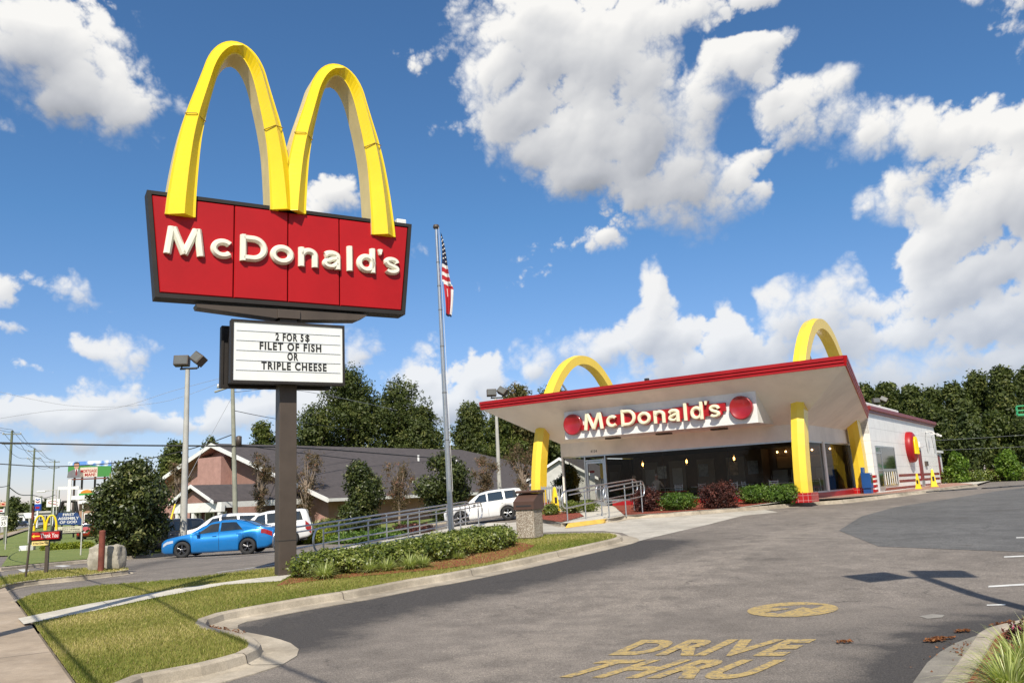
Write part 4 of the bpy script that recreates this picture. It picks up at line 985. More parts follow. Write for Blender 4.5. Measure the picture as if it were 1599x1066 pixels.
def cab(mb):
    F_ = [(-3.03, 0, 8.40), (3.03, 0, 8.40), (2.80, 0, 6.08), (-2.80, 0, 6.08)]
    I_ = [(-2.94, 0, 8.32), (2.94, 0, 8.32), (2.72, 0, 6.17), (-2.72, 0, 6.17)]
    D = .46; vs = F_+I_+[(x, .05, z) for x, _, z in I_]+[(x, D, z) for x, _, z in F_]
    fs = [(i, (i+1) % 4, (i+1) % 4+4, i+4) for i in range(4)]+[(i+4, (i+1) % 4+4, (i+1) % 4+8, i+8) for i in range(4)]+[(i, (i+1) % 4, (i+1) % 4+12, i+12) for i in range(4)]+[(12, 13, 14, 15)]
    mb.add(vs, fs)
m_frame = M('sign_frame', (.026,.022,.020), .6, .0, var=.15, spec=.3)
S_('cabinet', m_frame, cab)
cuts = [-3, -1.22, -.03, 1.18, 3]
for i in range(4):
    def pn_(mb):
        def xe(z, s_): return s_*(2.72+(z-6.17)/(8.32-6.17)*.22-.012)
        a = cuts[i]+.008; b_ = cuts[i+1]-.008
        za, zb_ = 6.185, 8.305
        L0 = xe(za, -1) if i == 0 else a; L1 = xe(zb_, -1) if i == 0 else a; R0 = xe(za, 1) if i == 3 else b_; R1 = xe(zb_, 1) if i == 3 else b_
        y = .035; o = .02
        vs = [(L0, y, za), (R0, y, za), (R1, y, zb_), (L1, y, zb_), (L0+o, y-.022, za+o), (R0-o, y-.022, za+o), (R1-o, y-.022, zb_-o), (L1+o, y-.022, zb_-o)]
        mb.add(vs, [(4,5,6,7)]+[(k, (k+1) % 4, (k+1) % 4+4, k+4) for k in range(4)])
    S_('red_panel', m_sred, pn_)
OUT = [(7.85,1.42),(8.3,1.385),(9.0,1.30),(9.57,1.21),(10.0,1.125),(10.46,1.01),(10.9,.875),(11.38,.73),(11.7,.635),(11.93,.52),(12.10,.385),(12.19,.27),(12.245,.14),(12.26,0)]
INN = [(7.85,.80),(8.3,.795),(9.0,.765),(9.6,.725),(10.02,.675),(10.45,.60),(10.85,.515),(11.22,.43),(11.48,.355),(11.68,.275),(11.82,.195),(11.91,.11),(11.95,0)]
def march(cx, zl, zr, nm='arch'):
    o_, i_ = [], []
    def dens_(T):
        xs = []; Zs = [q[0] for q in T]; Ws = [q[1] for q in T]; out = []
        P = [Vector((w_, z_, 0)) for z_, w_ in T]; return catmull(P, .10)
    O = dens_(OUT); n = 40
    def samp(P, k):
        L = [0]
        for a, b_ in zip(P[:-1], P[1:]): L.append(L[-1]+(b_-a).length)
        out = []
        for i in range(k+1):
            d = L[-1]*i/k; j = max(0, min(len(P)-2, next((q for q in range(len(L)-1) if L[q+1] >= d), len(P)-2)))
            t_ = (d-L[j])/max(1e-6, L[j+1]-L[j]); out.append(P[j].lerp(P[j+1], min(1, t_)))
        return out
    Os = samp(O, n); Is = samp(dens_(INN), n)
    half = [(Os[i], Is[i]) for i in range(n+1)]
    seq = []
    for (a, b_) in half: seq.append((Vector((cx-a.x, a.y)), Vector((cx-b_.x, b_.y))))
    for (a, b_) in reversed(half[:-1]): seq.append((Vector((cx+a.x, a.y)), Vector((cx+b_.x, b_.y))))
    def clip(q, z0): return Vector((q.x, max(q.y, z0)))
    mid = len(seq)//2
    seq = [(clip(a, zl if i <= mid else zr), clip(b_, zl if i <= mid else zr)) for i, (a, b_) in enumerate(seq)]
    yF, yB = -.05, .60
    def front(mb):
        vs = []; K = 6
        for i, (a, b_) in enumerate(seq):
            e = b_-a; s_ = 1 if i <= mid else 1
            ridge = a.lerp(b_, .60 if i <= mid else .42)
            pts = [(a.x, yB, a.y), (a.x, yF, a.y), tuple((a.lerp(b_, .09).x, yF, a.lerp(b_, .09).y)), (ridge.x, yF-.17, ridge.y), (a.lerp(b_, .91).x, yF, a.lerp(b_, .91).y), (b_.x, yF, b_.y), (b_.x, yB, b_.y)]
            vs += pts
        K = 7
        fm, ff, mi = MB(), [], []
        for i in range(len(seq)-1):
            for k in range(K):
                f_ = (i*K+k, (i+1)*K+k, (i+1)*K+(k+1) % K, i*K+(k+1) % K); side = k in (0, 5, 6)
                mb.add([], [], 0)
                mb.f.append(f_); mb.m.append(1 if side else 0); mb.sm.append(False)
        mb.v = vs
        mb.f += [tuple(range(K)), tuple(range((len(seq)-1)*K, len(seq)*K))]; mb.m += [0, 0]; mb.sm += [False, False]
    return S_(nm, [m_yel2, m_beige], front)
a1 = march(-1.25, 7.90, 8.30); a2 = march(1.16, 8.30, 8.0)
def seams(cx):
    def fn(mb):
        for s_ in (-1, 1):
            z0 = 10.25 if s_ < 0 else 10.3
            xo, xi = 1.075, .635; r_ = .60 if s_ < 0 else .42
            mb.tube([(cx+s_*xo, -.055, z0+.02), (cx+s_*(xo*(1-r_*.0)+(xi-xo)*(.5)), -.225, z0-.02), (cx+s_*xi, -.055, z0-.10)], .012, 5)
    return fn
m_seam = M('seam', (.30,.20,.02), .6)
S_('seam', m_seam, seams(-1.25), a1); S_('seam', m_seam, seams(1.16), a2)
m_let = M('pearl_letter', (.80,.77,.64), .3, var=.05, scale=3, coat=.3); m_letm = M('white_letter', (.80,.81,.80), .3, var=.05, scale=3, coat=.3)
def cap_text(mb, s, x0, x1, z, cap, ext=.05, bev=.035, off=.0, y=-.06):
    vs, fs = text_mesh(s, size=1, extrude=ext, bevel=bev, offset=off, res=5, bres=0, spacing=1.04)
    xs = [v.x for v in vs]; fx = (x1-x0)/(max(xs)-min(xs)); fy = cap/.73
    mb.add([(x0+(v.x-min(xs))*fx, y-v.z, z+v.y*fy) for v in vs], fs)
S_('letters', m_let, lambda mb: word(mb, -2.68, 7.03, .60, 5.37, .012, .11, .035))
S_('floodlight', m_whp, lambda mb: (mb.box((2.70, .15, 8.42), (2.95, .4, 8.56), bev=.02), mb.tube([(2.6, .3, 8.38), (2.75, .3, 8.5)], .02)))
# reader board, both faces
m_rb, t, b = newmat('reader_face'); c_ = t.node('ShaderNodeTexCoord').outputs['Object']
t.l.new(t.ramp(t.noise(c_, 2, 4, .6), [(.3, (.74,.75,.72)), (.7, (.80,.81,.78))]), b.inputs['Base Color']); b.inputs['Roughness'].default_value = .3
for nm, y0, y1 in (('reader_board', -.24, -.02), ('reader_board', .52, .74)):
    rbx = (-1.30, 1.20) if y0 < 0 else (-1.36, 1.10)
    rb = S_(nm, m_frame, lambda mb: (mb.box((rbx[0], y0+.03, 4.28), (rbx[1], y1, 5.66), bev=.01), mb.box((rbx[0]-.0, y0, 4.28), (rbx[0]+.05, y0+.029, 5.66)), mb.box((rbx[1]-.05, y0, 4.28), (rbx[1], y0+.029, 5.66)), mb.box((rbx[0]+.05, y0, 4.28), (rbx[1]-.05, y0+.029, 4.34)), mb.box((rbx[0]+.05, y0, 5.61), (rbx[1]-.05, y0+.029, 5.66))))
    if y0 < 0:
        S_('reader_face', m_rb, lambda mb: mb.box((rbx[0]+.05, y0+.022, 4.34), (rbx[1]-.05, y0+.028, 5.61)), rb)
        S_('rail', m_alu, lambda mb: [mb.box((-1.19, y0+.012, 4.555+i*.215), (1.10, y0+.021, 4.563+i*.215)) for i in range(5)], rb)
        def msg(mb):
            for s_, cx, z, wd in (("2 FOR 5", -.05, 5.232, .62), ("$", .345, 5.225, .085), ("FILET OF FISH", -.02, 5.018, 1.36), ("OR", .02, 4.803, .24), ("TRIPLE CHEESE", .06, 4.585, 1.44)):
                place_text(mb, s_, (cx, y0+.018, z), (1,0,0), (0,0,1), width=wd, height=.180, extrude=.003, offset=.034, spacing=1.22)
        S_('message_letters', m_black, lambda mb: (msg(mb), place_text(mb, '$', (.345, y0+.018, 5.222), (1,0,0), (0,0,1), width=.10, height=.185, extrude=.003, offset=.0)), rb)
S_('board_core', m_frame, lambda mb: mb.box((-1.22, -.02, 4.35), (1.0, .52, 5.5)))
# ------------------------------------------------------------------ flagpole and flag
fb = dep(704.5, 845, 26.3); fz = H(fb.x, fb.y)+.13; ft = dep(681, 355, 26.3); fbx = dep(706, 858, 26.3)
fp = thing('flagpole', (fbx.x, 26.3, fz), 0, 'tall silver metal flagpole rising out of the long hedge', 'flagpole')
top = ft-Vector((fbx.x, 26.3, fz))
mb = MB(); N = 14
mb.tube([top*(i/N) for i in range(N+1)], [.095-.05*(i/N) for i in range(N+1)], 12); mb.build('pole', m_alu, fp)
for k in (.30, .45, .60, .72, .8, .88): MB().lathe([(.10-.05*k, -.02), (.10-.05*k, .02)], top*k, 12).build('collar', M('dark_band', (.2,.2,.2), .5, .6), fp)
MB().lathe([(0, .10), (.09, .08), (.11, 0), (.08, -.05), (0, -.06)], top, 12).build('cap', m_bronze, fp)
MB().tube([top+Vector((.09, -.05, 0)), top*.6+Vector((.11, -.05, 0)), top*.14+Vector((.11, -.05, 0))], .006, 5).build('rope', m_whp, fp)
fl_top = dep(685, 362, 26.25); fl_bot = dep(699, 492, 26.25)
flag = thing('flag', (fl_top.x, 26.2, fl_bot.z), 0, 'limp red white and blue flag with stars hanging from the flagpole top', 'flag')
m_navy = M('flag_navy', (.012,.016,.055), .8); m_fr = M('flag_red', (.42,.012,.02), .8); m_fw = M('flag_white', (.72,.70,.68), .8)
Hf = fl_top.z-fl_bot.z
def fpt(u, v):   # v 0 top .. 1 bottom ; u 0 pole side .. 1
    wv_ = .05+.28*min(1, v*1.5)*(1 if v < .66 else 1-.55*(v-.66)/.34)
    xo = .06+.02*v*2+ (.05*v if v > .6 else 0)
    return (xo+u*wv_+.02*math.sin(9*v), .05*math.sin(u*9+v*5)+.09*math.sin(u*3.3+1), Hf*(1-v)-.07*u*(1-v)*2-.10*u*min(1, v*2))
mb = MB(); nu, nv = 14, 72
for j in range(nv):
    for i in range(nu):
        v = (j+.5)/nv; u = (i+.5)/nu
        if v < .37: mi = 0
        elif v < .67: mi = 2 if int((v-.37)/.05) % 2 == 0 else 1
        else: mi = 2 if (u > .72 or (v < .76 and .25 < u < .35)) else 1
        if v > .975: mi = 0
        q = [fpt(i/nu, j/nv), fpt((i+1)/nu, j/nv), fpt((i+1)/nu, (j+1)/nv), fpt(i/nu, (j+1)/nv)]; mb.add(q, [(0,1,2,3)], mi, True)
ff = mb.build('fabric', [m_navy, m_fr, m_fw], flag)
mb = MB()
for j in range(6):
    for i in range(2):
        u = .3+.45*i; v = .05+.052*j+.02*i; q = Vector(fpt(u, v)); st = []
        for k in range(10):
            a = math.pi*k/5+math.pi/2; r_ = .035 if k % 2 == 0 else .015; st.append(q+Vector((r_*math.cos(a), -.035, r_*math.sin(a))))
        mb.prism(st, (0, .004, 0))
mb.build('stars', m_fw, flag)
# ------------------------------------------------------------------ floodlight poles
def lightpole(px, Y, ytop, lab, heads, wpx=8, name='lamp_post', base=None):
    g0 = gnd(px, Y); tp = dep(heads[0], ytop, Y)
    z0 = g0.z; o = thing(name, (tp.x, Y, z0), 0, lab, 'lamp post'); h = tp.z-z0
    MB().tube([(0, 0, 0), (0, 0, h)], [.17, .10], 10).build('pole', m_concp, o)
    MB().tube([(-.35, 0, h+.05), (.45, 0, h+.05)], .05, 8).build('bracket', m_black, o)
    for k, (dx, dz, rx, ry, rz_) in enumerate(((-.28, .42, .25, 0, .1), (.50, .48, .9, .5, -.6))):
        mb = MB(); mb.box((-.34, -.20, -.24), (.34, .20, .24), bev=.03); mb.box((-.29, -.215, -.19), (.29, -.2001, .19), 1)
        R_ = Matrix.Rotation(rz_, 4, 'Z') @ Matrix.Rotation(ry, 4, 'Y') @ Matrix.Rotation(-rx*.6, 4, 'X')
        mb.xf(Matrix.Translation((dx, 0, h+dz)) @ R_)
        hd = mb.build('lamp_head', [m_bronze, M('lamp_lens', (.12,.12,.11), .2)], o)
        MB().tube([(dx, 0, h+.05), (dx, 0, h+.22)], .035, 6).build('knuckle', m_black, o)
    return o
lightpole(288, 38, 577, 'pale concrete floodlight pole standing behind the blue car', (293,), 8)
lightpole(778, 58, 622, 'distant floodlight pole rising behind the white car and roof edge', (774,), 6)
lightpole(1392, 80, 632, 'short pale floodlight pole above the far restaurant roof', (1373,), 6)
# the lamp post outside the right edge whose shadow lies on the asphalt
sh_j = at(1438, 899.5); Lh = 7.0; k_ = Lh/math.tan(SUN_EL); shd = Vector((-math.sin(SUN_AZ), -math.cos(SUN_AZ), 0)); pb = sh_j-shd*k_
o = thing('lamp_post', (pb.x, pb.y, 0), 0, 'floodlight pole beside the camera whose shadow crosses the asphalt at right', 'lamp post')
MB().tube([(0, 0, 0), (0, 0, Lh)], [.13, .10], 10).build('pole', m_concp, o)
MB().tube([(-.55, .0, Lh), (.55, 0, Lh+.0)], .04, 6).build('bracket', m_black, o)
for dx, rz_ in ((-.66, .3), (.42, -.3)):
    mb = MB(); mb.box((-.42, -.3, -.08), (.42, .3, .12), bev=.03); mb.xf(Matrix.Translation((dx, .1, Lh+.12)) @ Matrix.Rotation(rz_, 4, 'Z') @ Matrix.Rotation(.5, 4, 'X')); mb.build('lamp_head', m_bronze, o)
# ------------------------------------------------------------------ litter bin
tb = at(828, 839, .13)
m_agg, t, b = newmat('exposed_aggregate'); c_ = t.node('ShaderNodeTexCoord').outputs['Object']
vo = t.node('ShaderNodeTexVoronoi'); vo.inputs['Scale'].default_value = 45; t.l.new(c_, vo.inputs['Vector']); sp = t.n.new('ShaderNodeSeparateColor'); t.l.new(vo.outputs['Color'], sp.inputs[0])
t.l.new(t.ramp(sp.outputs[0], [(0, (.20,.15,.11)), (.6, (.38,.32,.25)), (1, (.55,.5,.42))]), b.inputs['Base Color']); b.inputs['Roughness'].default_value = .9; bump(t, b, vo.outputs['Distance'], .8, .02)
tc = thing('litter_bin', tb, rad(-28), 'square pebble-faced litter bin with brown hood on the lawn tip', 'litter bin')
m_brn = M('brown_plastic', (.085,.045,.032), .5, var=.15)
MB().box((-.28, -.28, 0), (.28, .28, .80), bev=.02).build('base', m_agg, tc)
mb = MB(); mb.prism([(-.32, -.32, .78), (-.32, .32, .78), (-.32, .32, 1.22), (-.32, .05, 1.22), (-.32, -.32, 1.0)], (.64, 0, 0)); hood = mb.build('hood', m_brn, tc)
MB().box((-.36, -.1, 1.222), (.36, .36, 1.30), bev=.03).build('lid', m_brn, tc)
MB().prism([(-.24, -.328, .86), (.24, -.328, .86), (.24, -.30, .99), (-.24, -.30, .99)], (0, .004, 0)).build('flap', m_black, hood)
ub = at(844, 837, .13); o = thing('ground_floodlight', ub, .2, 'small black ground floodlight beside the litter bin', 'lamp')
MB().box((-.07, -.07, .05), (.07, .07, .20), bev=.01).build('housing', m_black, o); MB().tube([(0, 0, 0), (0, 0, .06)], .02).build('spike', m_black, o)
# ------------------------------------------------------------------ handrails
def handrail(A, B, lab, posts, drop=.62, ends=(1, 1), gnd_fn=None, grp=None, r=.028, inner=True):
    """A, B top rail ends (world); posts: fractions"""
    A, B = Vector(A), Vector(B); d = (B-A); dh = Vector((d.x, d.y, 0)).normalized()
    o = thing('handrail', (A.x, A.y, gnd_fn(A.x, A.y)), 0, lab, 'handrail', grp)
    O = o.location.copy(); D = Vector((0, 0, -drop))
    a, b_ = A-O, B-O; n = 10
    path = []
    if ends[0]:
        c = a+D*.5
        for i in range(n+1):
            th = math.pi/2+math.pi*i/n; path.append(c+dh*(math.cos(th)*drop/2*.8)+Vector((0, 0, math.sin(th)*drop/2)))
        path = path[::-1]
        path = path+[]
    else: path = [a+D, a] if False else []
    loopA = path
    loopB = []
    if ends[1]:
        c = b_+D*.5
        for i in range(n+1):
            th = math.pi/2-math.pi*i/n; loopB.append(c+dh*(math.cos(th)*drop/2*.8)+Vector((0, 0, math.sin(th)*drop/2)))
    full = (loopA if loopA else [a+D, a][1:])+[a.lerp(b_, .5)]+(loopB if loopB else [b_])
    MB().tube(full, r, 8).build('top_rail', m_alu, o)
    MB().tube([a+D, b_+D], r*.92, 8).build('bottom_rail', m_alu, o)
    if inner:
        s_ = Vector((dh.y, -dh.x, 0))*.10
        MB().tube([a+D*.22+s_+dh*.1, b_+D*.22+s_-dh*.1], r*.8, 8).build('grab_rail', m_alu, o)
    for f_ in posts:
        q = a.lerp(b_, f_); g_ = gnd_fn(q.x+O.x, q.y+O.y)-O.z
        MB().tube([(q.x, q.y, g_-.05), q], r*.85, 8).build('post', m_alu, o)
    return o
HL = lambda x, y: H(x, y)+.13
handrail(dep(498, 824.5, 22.8), dep(748, 784, 32), 'long near aluminium handrail behind the hedge with rounded ends', [.02, .24, .47, .66, .84, .99], gnd_fn=HL, grp='handrails along the footpath')
handrail(dep(436, 826.5, 24.5), dep(728, 783, 34.2), 'long far aluminium handrail behind the near one', [.02, .25, .49, .68, .86, .99], gnd_fn=HL, grp='handrails along the footpath')
PHl = lambda x, y: PH(x, y)
ra = at(884.5, 816, .1); rb_ = at(914, 808, .1)
def rl(px0, py0, px1, py1, g0, Yend, lab, posts, ends=(1, 1)):
    A = dep(px0, py0, g0.y); B = dep(px1, py1, Yend); return handrail(A, B, lab, posts, .58, ends, PHl, 'handrails at the entrance ramp')
rl(882, 767, 940, 756, ra, ra.y+2.2, 'handrail with rounded end left of the entrance ramp', [.03, .5, .95])
rc = at(949, 809, .13)
rl(946, 760.5, 1001, 751, rc, rc.y+2.4, 'handrail with rounded end right of the entrance ramp', [.04, .5, .98])
rl(935, 757, 990, 748, Vector((0, rc.y+2.4, 0)), rc.y+4.6, 'rear handrail beside the restaurant door', [.04, .95])
# bicycle-like loop rail behind the sign post
# ------------------------------------------------------------------ cones, newspaper box, sandwich board
m_cone = M('safety_yellow', (.80,.56,.02), .45, var=.05)
def wetsign(loc, rz, lab, h=.95):
    o = thing('caution_cone', loc, rz, lab, 'caution cone', 'yellow caution cones'); mb = MB()
    s_ = h/.95
    for (z0, z1, a, b_) in ((0, .04, .19, .19), (.04, .9, .15, .05), (.9, .95, .05, .03)):
        v = [(-a*s_, -a*s_, z0*s_), (a*s_, -a*s_, z0*s_), (a*s_, a*s_, z0*s_), (-a*s_, a*s_, z0*s_), (-b_*s_, -b_*s_, z1*s_), (b_*s_, -b_*s_, z1*s_), (b_*s_, b_*s_, z1*s_), (-b_*s_, b_*s_, z1*s_)]
        mb.add(v, [(0,3,2,1), (4,5,6,7), (0,1,5,4), (1,2,6,5), (2,3,7,6), (3,0,4,7)])
    mb.build('cone', m_cone, o)
    MB().box((-.05*s_, -.125*s_, .3*s_), (.05*s_, -.115*s_, .55*s_)).build('pictogram', m_black, o)
    return o
def padat(X, Y):
    q = BM @ Vector((X, Y, 0)); return Vector((q.x, q.y, PH(q.x, q.y)+.012))
wetsign(padat(1.75, 15.4), BR, 'yellow caution cone nearer the side window', .85); wetsign(padat(2.0, 18.9), BR+.3, 'taller yellow caution cone near the dark red service door', 1.05)
wb = dep(867, 791, 39.0); wetsign(Vector((wb.x, 39.0, PH(wb.x, 39.0))), .3, 'yellow caution cone behind the left arch leg', 1.1)
o = thing('newspaper_box', padat(.75, 7.9), BR+rad(90), 'blue newspaper vending box beside the rear arch leg', 'newspaper box')
m_blue = M('box_blue', (.012,.07,.24), .4)
MB().box((-.25, -.22, .25), (.25, .22, 1.0), bev=.02).build('body', m_blue, o); MB().box((-.17, -.23, .5), (.17, -.221, .9)).build('window', m_dglass, o)
MB().box((-.2, -.18, 0), (.2, .18, .25)).build('pedestal', m_blue, o); MB().box((-.24, .1, 1.0), (.24, .2, 1.28), bev=.02).build('coin_box', m_blue, o)
MB().box((-.22, -.235, .92), (.22, -.2215, .98)).build('header', m_whp, o)
# picket screen behind the left arch leg
o = thing('picket_gate', Vector((dep(861, 790, 39.6).x, 39.6, PH(1.9, 39.6))), 0, 'grey slatted gate behind the left arch leg', 'gate')
MB().box((-.45, -.02, .95), (.5, .02, 1.05)).build('rail', m_alu, o)
MB().box((-.45, -.02, .15), (.5, .02, .22)).build('rail', m_alu, o)
mb = MB(); [mb.box((-.45+i*.12, -.04, 0), (-.40+i*.12, -.021, 1.1)) for i in range(9)]; mb.build('slats', m_alu, o)
# ------------------------------------------------------------------ vehicles
def lerp_t(T, x):
    if x <= T[0][0]: return T[0][1]
    for (a, va), (b_, vb) in zip(T[:-1], T[1:]):
        if x <= b_:
            u = (x-a)/(b_-a); return va+(vb-va)*u
    return T[-1][1]
def smooth_t(T, n=160):
    xs = np.linspace(T[0][0], T[-1][0], n); ys = np.interp(xs, [q[0] for q in T], [q[1] for q in T])
    k = np.array([1,2,3,2,1])/9.; p = np.pad(ys, 2, mode='edge'); ys = sum(k[i]*p[i:i+n] for i in range(5))
    return lambda x: float(np.interp(x, xs, ys))
m_tyre = M('tyre_rubber', (.022,.022,.023), .8, bmp=.2); m_chrome = M('chrome', (.7,.7,.72), .15, 1.0, var=.03); m_cglass = M('car_glass', (.014,.017,.018), .03, var=.05, spec=1.0, coat=.6)
m_taill = M('tail_light', (.32,.008,.008), .15, coat=.8); m_headl = M('head_light', (.55,.57,.58), .1, .3, coat=.8); m_blk = M('black_trim', (.02,.02,.021), .6); m_plate = M('plate', (.6,.62,.6), .4)
def wheel(car, x, y, r, w_, rim, spokes=5, side=1):
    o = bpy.data.objects.new('wheel', None); COL.objects.link(o); o.parent = car; o.location = (x, y, r)
    mb = MB(); mb.lathe([(r*.62, -w_/2+.01), (r*.66, -w_/2), (r*.93, -w_/2), (r, -w_/2+.035), (r, w_/2-.035), (r*.93, w_/2), (r*.66, w_/2), (r*.62, w_/2-.01), (r*.62, -w_/2+.01)], n=28, axis='y', cap=False); mb.build('tyre', m_tyre, o)
    mb = MB(); mb.lathe([(r*.64, -w_/2+.012), (r*.60, -w_/2+.03), (r*.56, -w_/2+.10)], n=28, axis='y', cap=False) if side < 0 else mb.lathe([(r*.64, w_/2-.012), (r*.60, w_/2-.03), (r*.56, w_/2-.10)], n=28, axis='y', cap=False)
    yy = side*(w_/2-.03)
    for k in range(spokes):
        a = 2*math.pi*k/spokes+.3
        for da in (-.13, .13):
            p0 = Vector((math.cos(a+da*.5)*r*.10, yy, math.sin(a+da*.5)*r*.10)); p1 = Vector((math.cos(a+da)*r*.61, yy-side*.01, math.sin(a+da)*r*.61)); mb.tube([p0, p1], r*.045, 5)
    mb.lathe([(0, yy+side*.012), (r*.13, yy+side*.01), (r*.15, yy-side*.02)], n=14, axis='y'); mb.build('rim', rim, o)
    MB().lathe([(0, yy-side*.075), (r*.56, yy-side*.075)], n=24, axis='y').build('brake', m_blk, o)
def vehicle(name, loc, rz, label, cat, paint, L, Wd, top, belt, sill, wheels, R, roofw=.72, glass_side=(), screen=None, rear=None, rim=None, wplan=None, lights='both', group=None, spokes=5, cladding=False, tl=None, hl=None, seams_=()):
    """x runs from nose (0) to tail (L); centred afterwards"""
    car = thing(name, loc, rz, label, cat, group)
    ft, fbt, fs_ = smooth_t(top), smooth_t(belt), smooth_t(sill); fw = smooth_t(wplan); OX = -L/2
    NX = 150; K = 13
    def zbot(x):
        z = fs_(x)
        for wx in wheels:
            d = abs(x-wx); rr = R*1.12
            if d < rr: z = max(z, R+math.sqrt(rr*rr-d*d)*.98)
        return z
    def sec(x, zs=None):
        w_ = fw(x)*Wd/2; zt = ft(x); zb_ = min(fbt(x), zt-.03); zs = fs_(x) if zs is None else zs
        gh = max(0, min(1, (zt-zb_)/.35)); wr = w_*(1-(1-roofw)*gh)
        zm = zs+(zb_-zs)*.55
        pts = [(0, zs), (w_*.72, zs), (w_*.93, zs), (w_*.965, zs+(zb_-zs)*.12), (w_*.995, zs+(zb_-zs)*.38), (w_, zm), (w_*.985, zb_-.04*(1-gh)-.0), (w_*.955, zb_)]
        hgt = zt-zb_; pts += [(wr+(w_*.955-wr)*.48, zb_+hgt*.46), (wr+.01, zb_+hgt*.86), (wr*.90, zb_+hgt*.955), (wr*.6, zt-.008), (0, zt)]
        return pts
    xs = sorted(set([i*L/NX for i in range(NX+1)]+[wx+s_*R*1.115 for wx in wheels for s_ in (-1, 1)]))
    vs = []; 
    for x in xs:
        p = sec(x, zbot(x)); ring = [(OX+x, y, z) for y, z in p]+[(OX+x, -y, z) for y, z in p[-2:0:-1]]; vs += ring
    K2 = len(ring); n = len(xs); mb = MB()
    mb.add(vs, [(i*K2+k, (i+1)*K2+k, (i+1)*K2+(k+1) % K2, i*K2+(k+1) % K2) for i in range(n-1) for k in range(K2)]+[tuple(range(K2)), tuple(range((n-1)*K2, n*K2))], 0, True)
    body = mb.build('body', paint, car)
    def S(x, t_, s_, e=.008):   # point on the side glass band
        p = sec(x); a, m_, b_ = Vector(p[7]), Vector(p[8]), Vector(p[9]); q = a.lerp(m_, t_*2) if t_ < .5 else m_.lerp(b_, t_*2-1); return Vector((OX+x, s_*(q.x+e), q.y))
    for (x0, x1, x2, x3) in glass_side:   # bottom front, bottom rear, top rear, top front
        for s_ in (-1, 1):
            MB().grid(lambda u, v: S((x0+(x1-x0)*u)*(1-v)+(x3+(x2-x3)*u)*v, .10+.82*v, s_), 10, 5).build('window', m_cglass, car)
    def topgrid(x0, x1, nm, inset=.9, z=.008):
        def f_(u, v):
            x = x0+(x1-x0)*u; p = sec(x); q = Vector(p[10]); w_ = q.x*1.0; vv = (v*2-1); a = abs(vv)
            wq, zq = (p[11][0], p[11][1]); 
            y = vv*w_*inset; zt = np.interp(abs(y), [0, p[11][0], p[10][0], p[9][0]], [p[12][1], p[11][1], p[10][1], p[9][1]]); return (OX+x, y, float(zt)+z)
        MB().grid(f_, 12, 12).build(nm, m_cglass, car)
    if screen: topgrid(*screen, 'windscreen', .96, .012)
    if rear: topgrid(*rear, 'rear_window', .94, .012)
    MB().box((OX+.25, -Wd/2*.78, .25), (OX+L-.25, Wd/2*.78, .62)).build('underbody', m_blk, car)
    for wx in wheels:
        for s_ in (-1, 1): wheel(car, OX+wx, s_*(Wd/2-.115), R, .22, rim or m_alu, spokes, s_)
    for s_ in (-1, 1):
        if hl: MB().grid(lambda u, v: (lambda x, p: Vector((OX+x-.006*(1-u), s_*(np.interp(v, [0, 1], [p[6][0]*.99, p[5][0]]) +.008)*(1-.0*u), p[6][1]-.02-v*hl[2])))(hl[0]+(hl[1]-hl[0])*u, sec(hl[0]+(hl[1]-hl[0])*u)), 6, 3).build('headlight', m_headl, car)
        if tl: MB().grid(lambda u, v: (lambda x, p: Vector((OX+x+.006*u, s_*(p[6][0]*(1-v)+p[5][0]*v+.008), p[6][1]-.0-v*tl[2]+tl[3]*(1-v))))(tl[0]+(tl[1]-tl[0])*u, sec(tl[0]+(tl[1]-tl[0])*u)), 6, 3).build('tail_light', m_taill, car)
        mx = glass_side[0][0]+.10 if glass_side else 1.3
        q = S(mx+.1, .1, s_, .0); MB().box((q.x-.08, q.y+s_*.02, q.z-.04), (q.x+.06, q.y+s_*.22, q.z+.10), bev=.03).build('mirror', paint, car)
        for sx in seams_:
            pts = [Vector((OX+sx, s_*(y+.003), z)) for y, z in sec(sx)[3:8]]; MB().tube(pts, .006, 4).build('door_seam', m_blk, car)
            p = sec(sx-.2); 
            hx = OX+sx-.16; yy = p[6][0]; MB().box((hx-.11, s_*(yy-.01), p[6][1]-.13), (hx+.07, s_*(yy+.03), p[6][1]-.09), bev=.01).build('door_handle', paint, car)
        if cladding: 
            pts = [Vector((OX+x, s_*(sec(x)[3][0]+.004), fs_(x)+.05)) for x in np.linspace(wheels[0]+R*1.2, wheels[1]-R*1.2, 12)]; MB().tube(pts, .05, 6).build('sill_trim', m_blk, car)
    p = sec(0); MB().box((OX-.012, -.5, fs_(0)+.08), (OX+.05, .5, fs_(0)+.24), bev=.01).build('grille', m_blk, car)
    MB().box((OX+L-.03, -.26, fs_(L)+.22), (OX+L+.018, .26, fs_(L)+.35)).build('number_plate', m_plate, car)
    return car
def paintmat(name, col, metal=.0, rough=.28):
    m, t, b = newmat(name); b.inputs['Base Color'].default_value = (*col, 1); b.inputs['Metallic'].default_value = metal; b.inputs['Roughness'].default_value = rough
    b.inputs['Coat Weight'].default_value = 1.0; b.inputs['Coat Roughness'].default_value = .04
    c_ = t.node('ShaderNodeTexCoord').outputs['Object']; t.l.new(t.mix(1.0, col, t.ramp(t.noise(c_, 1.5, 4, .6), [(.3, .93), (.7, 1.05)]), 'MULTIPLY'), b.inputs['Base Color'])
    return m
m_bluep = paintmat('blue_metallic', (.006,.20,.56), .35, .32); m_whitep = paintmat('white_gloss', (.72,.72,.71), 0, .3); m_redp = paintmat('red_gloss', (.35,.012,.012), 0); m_blackp = paintmat('black_gloss', (.015,.016,.018), 0); m_silverp = paintmat('silver', (.42,.43,.44), .5); m_darkrim = M('dark_rim', (.20,.20,.205), .25, .9)
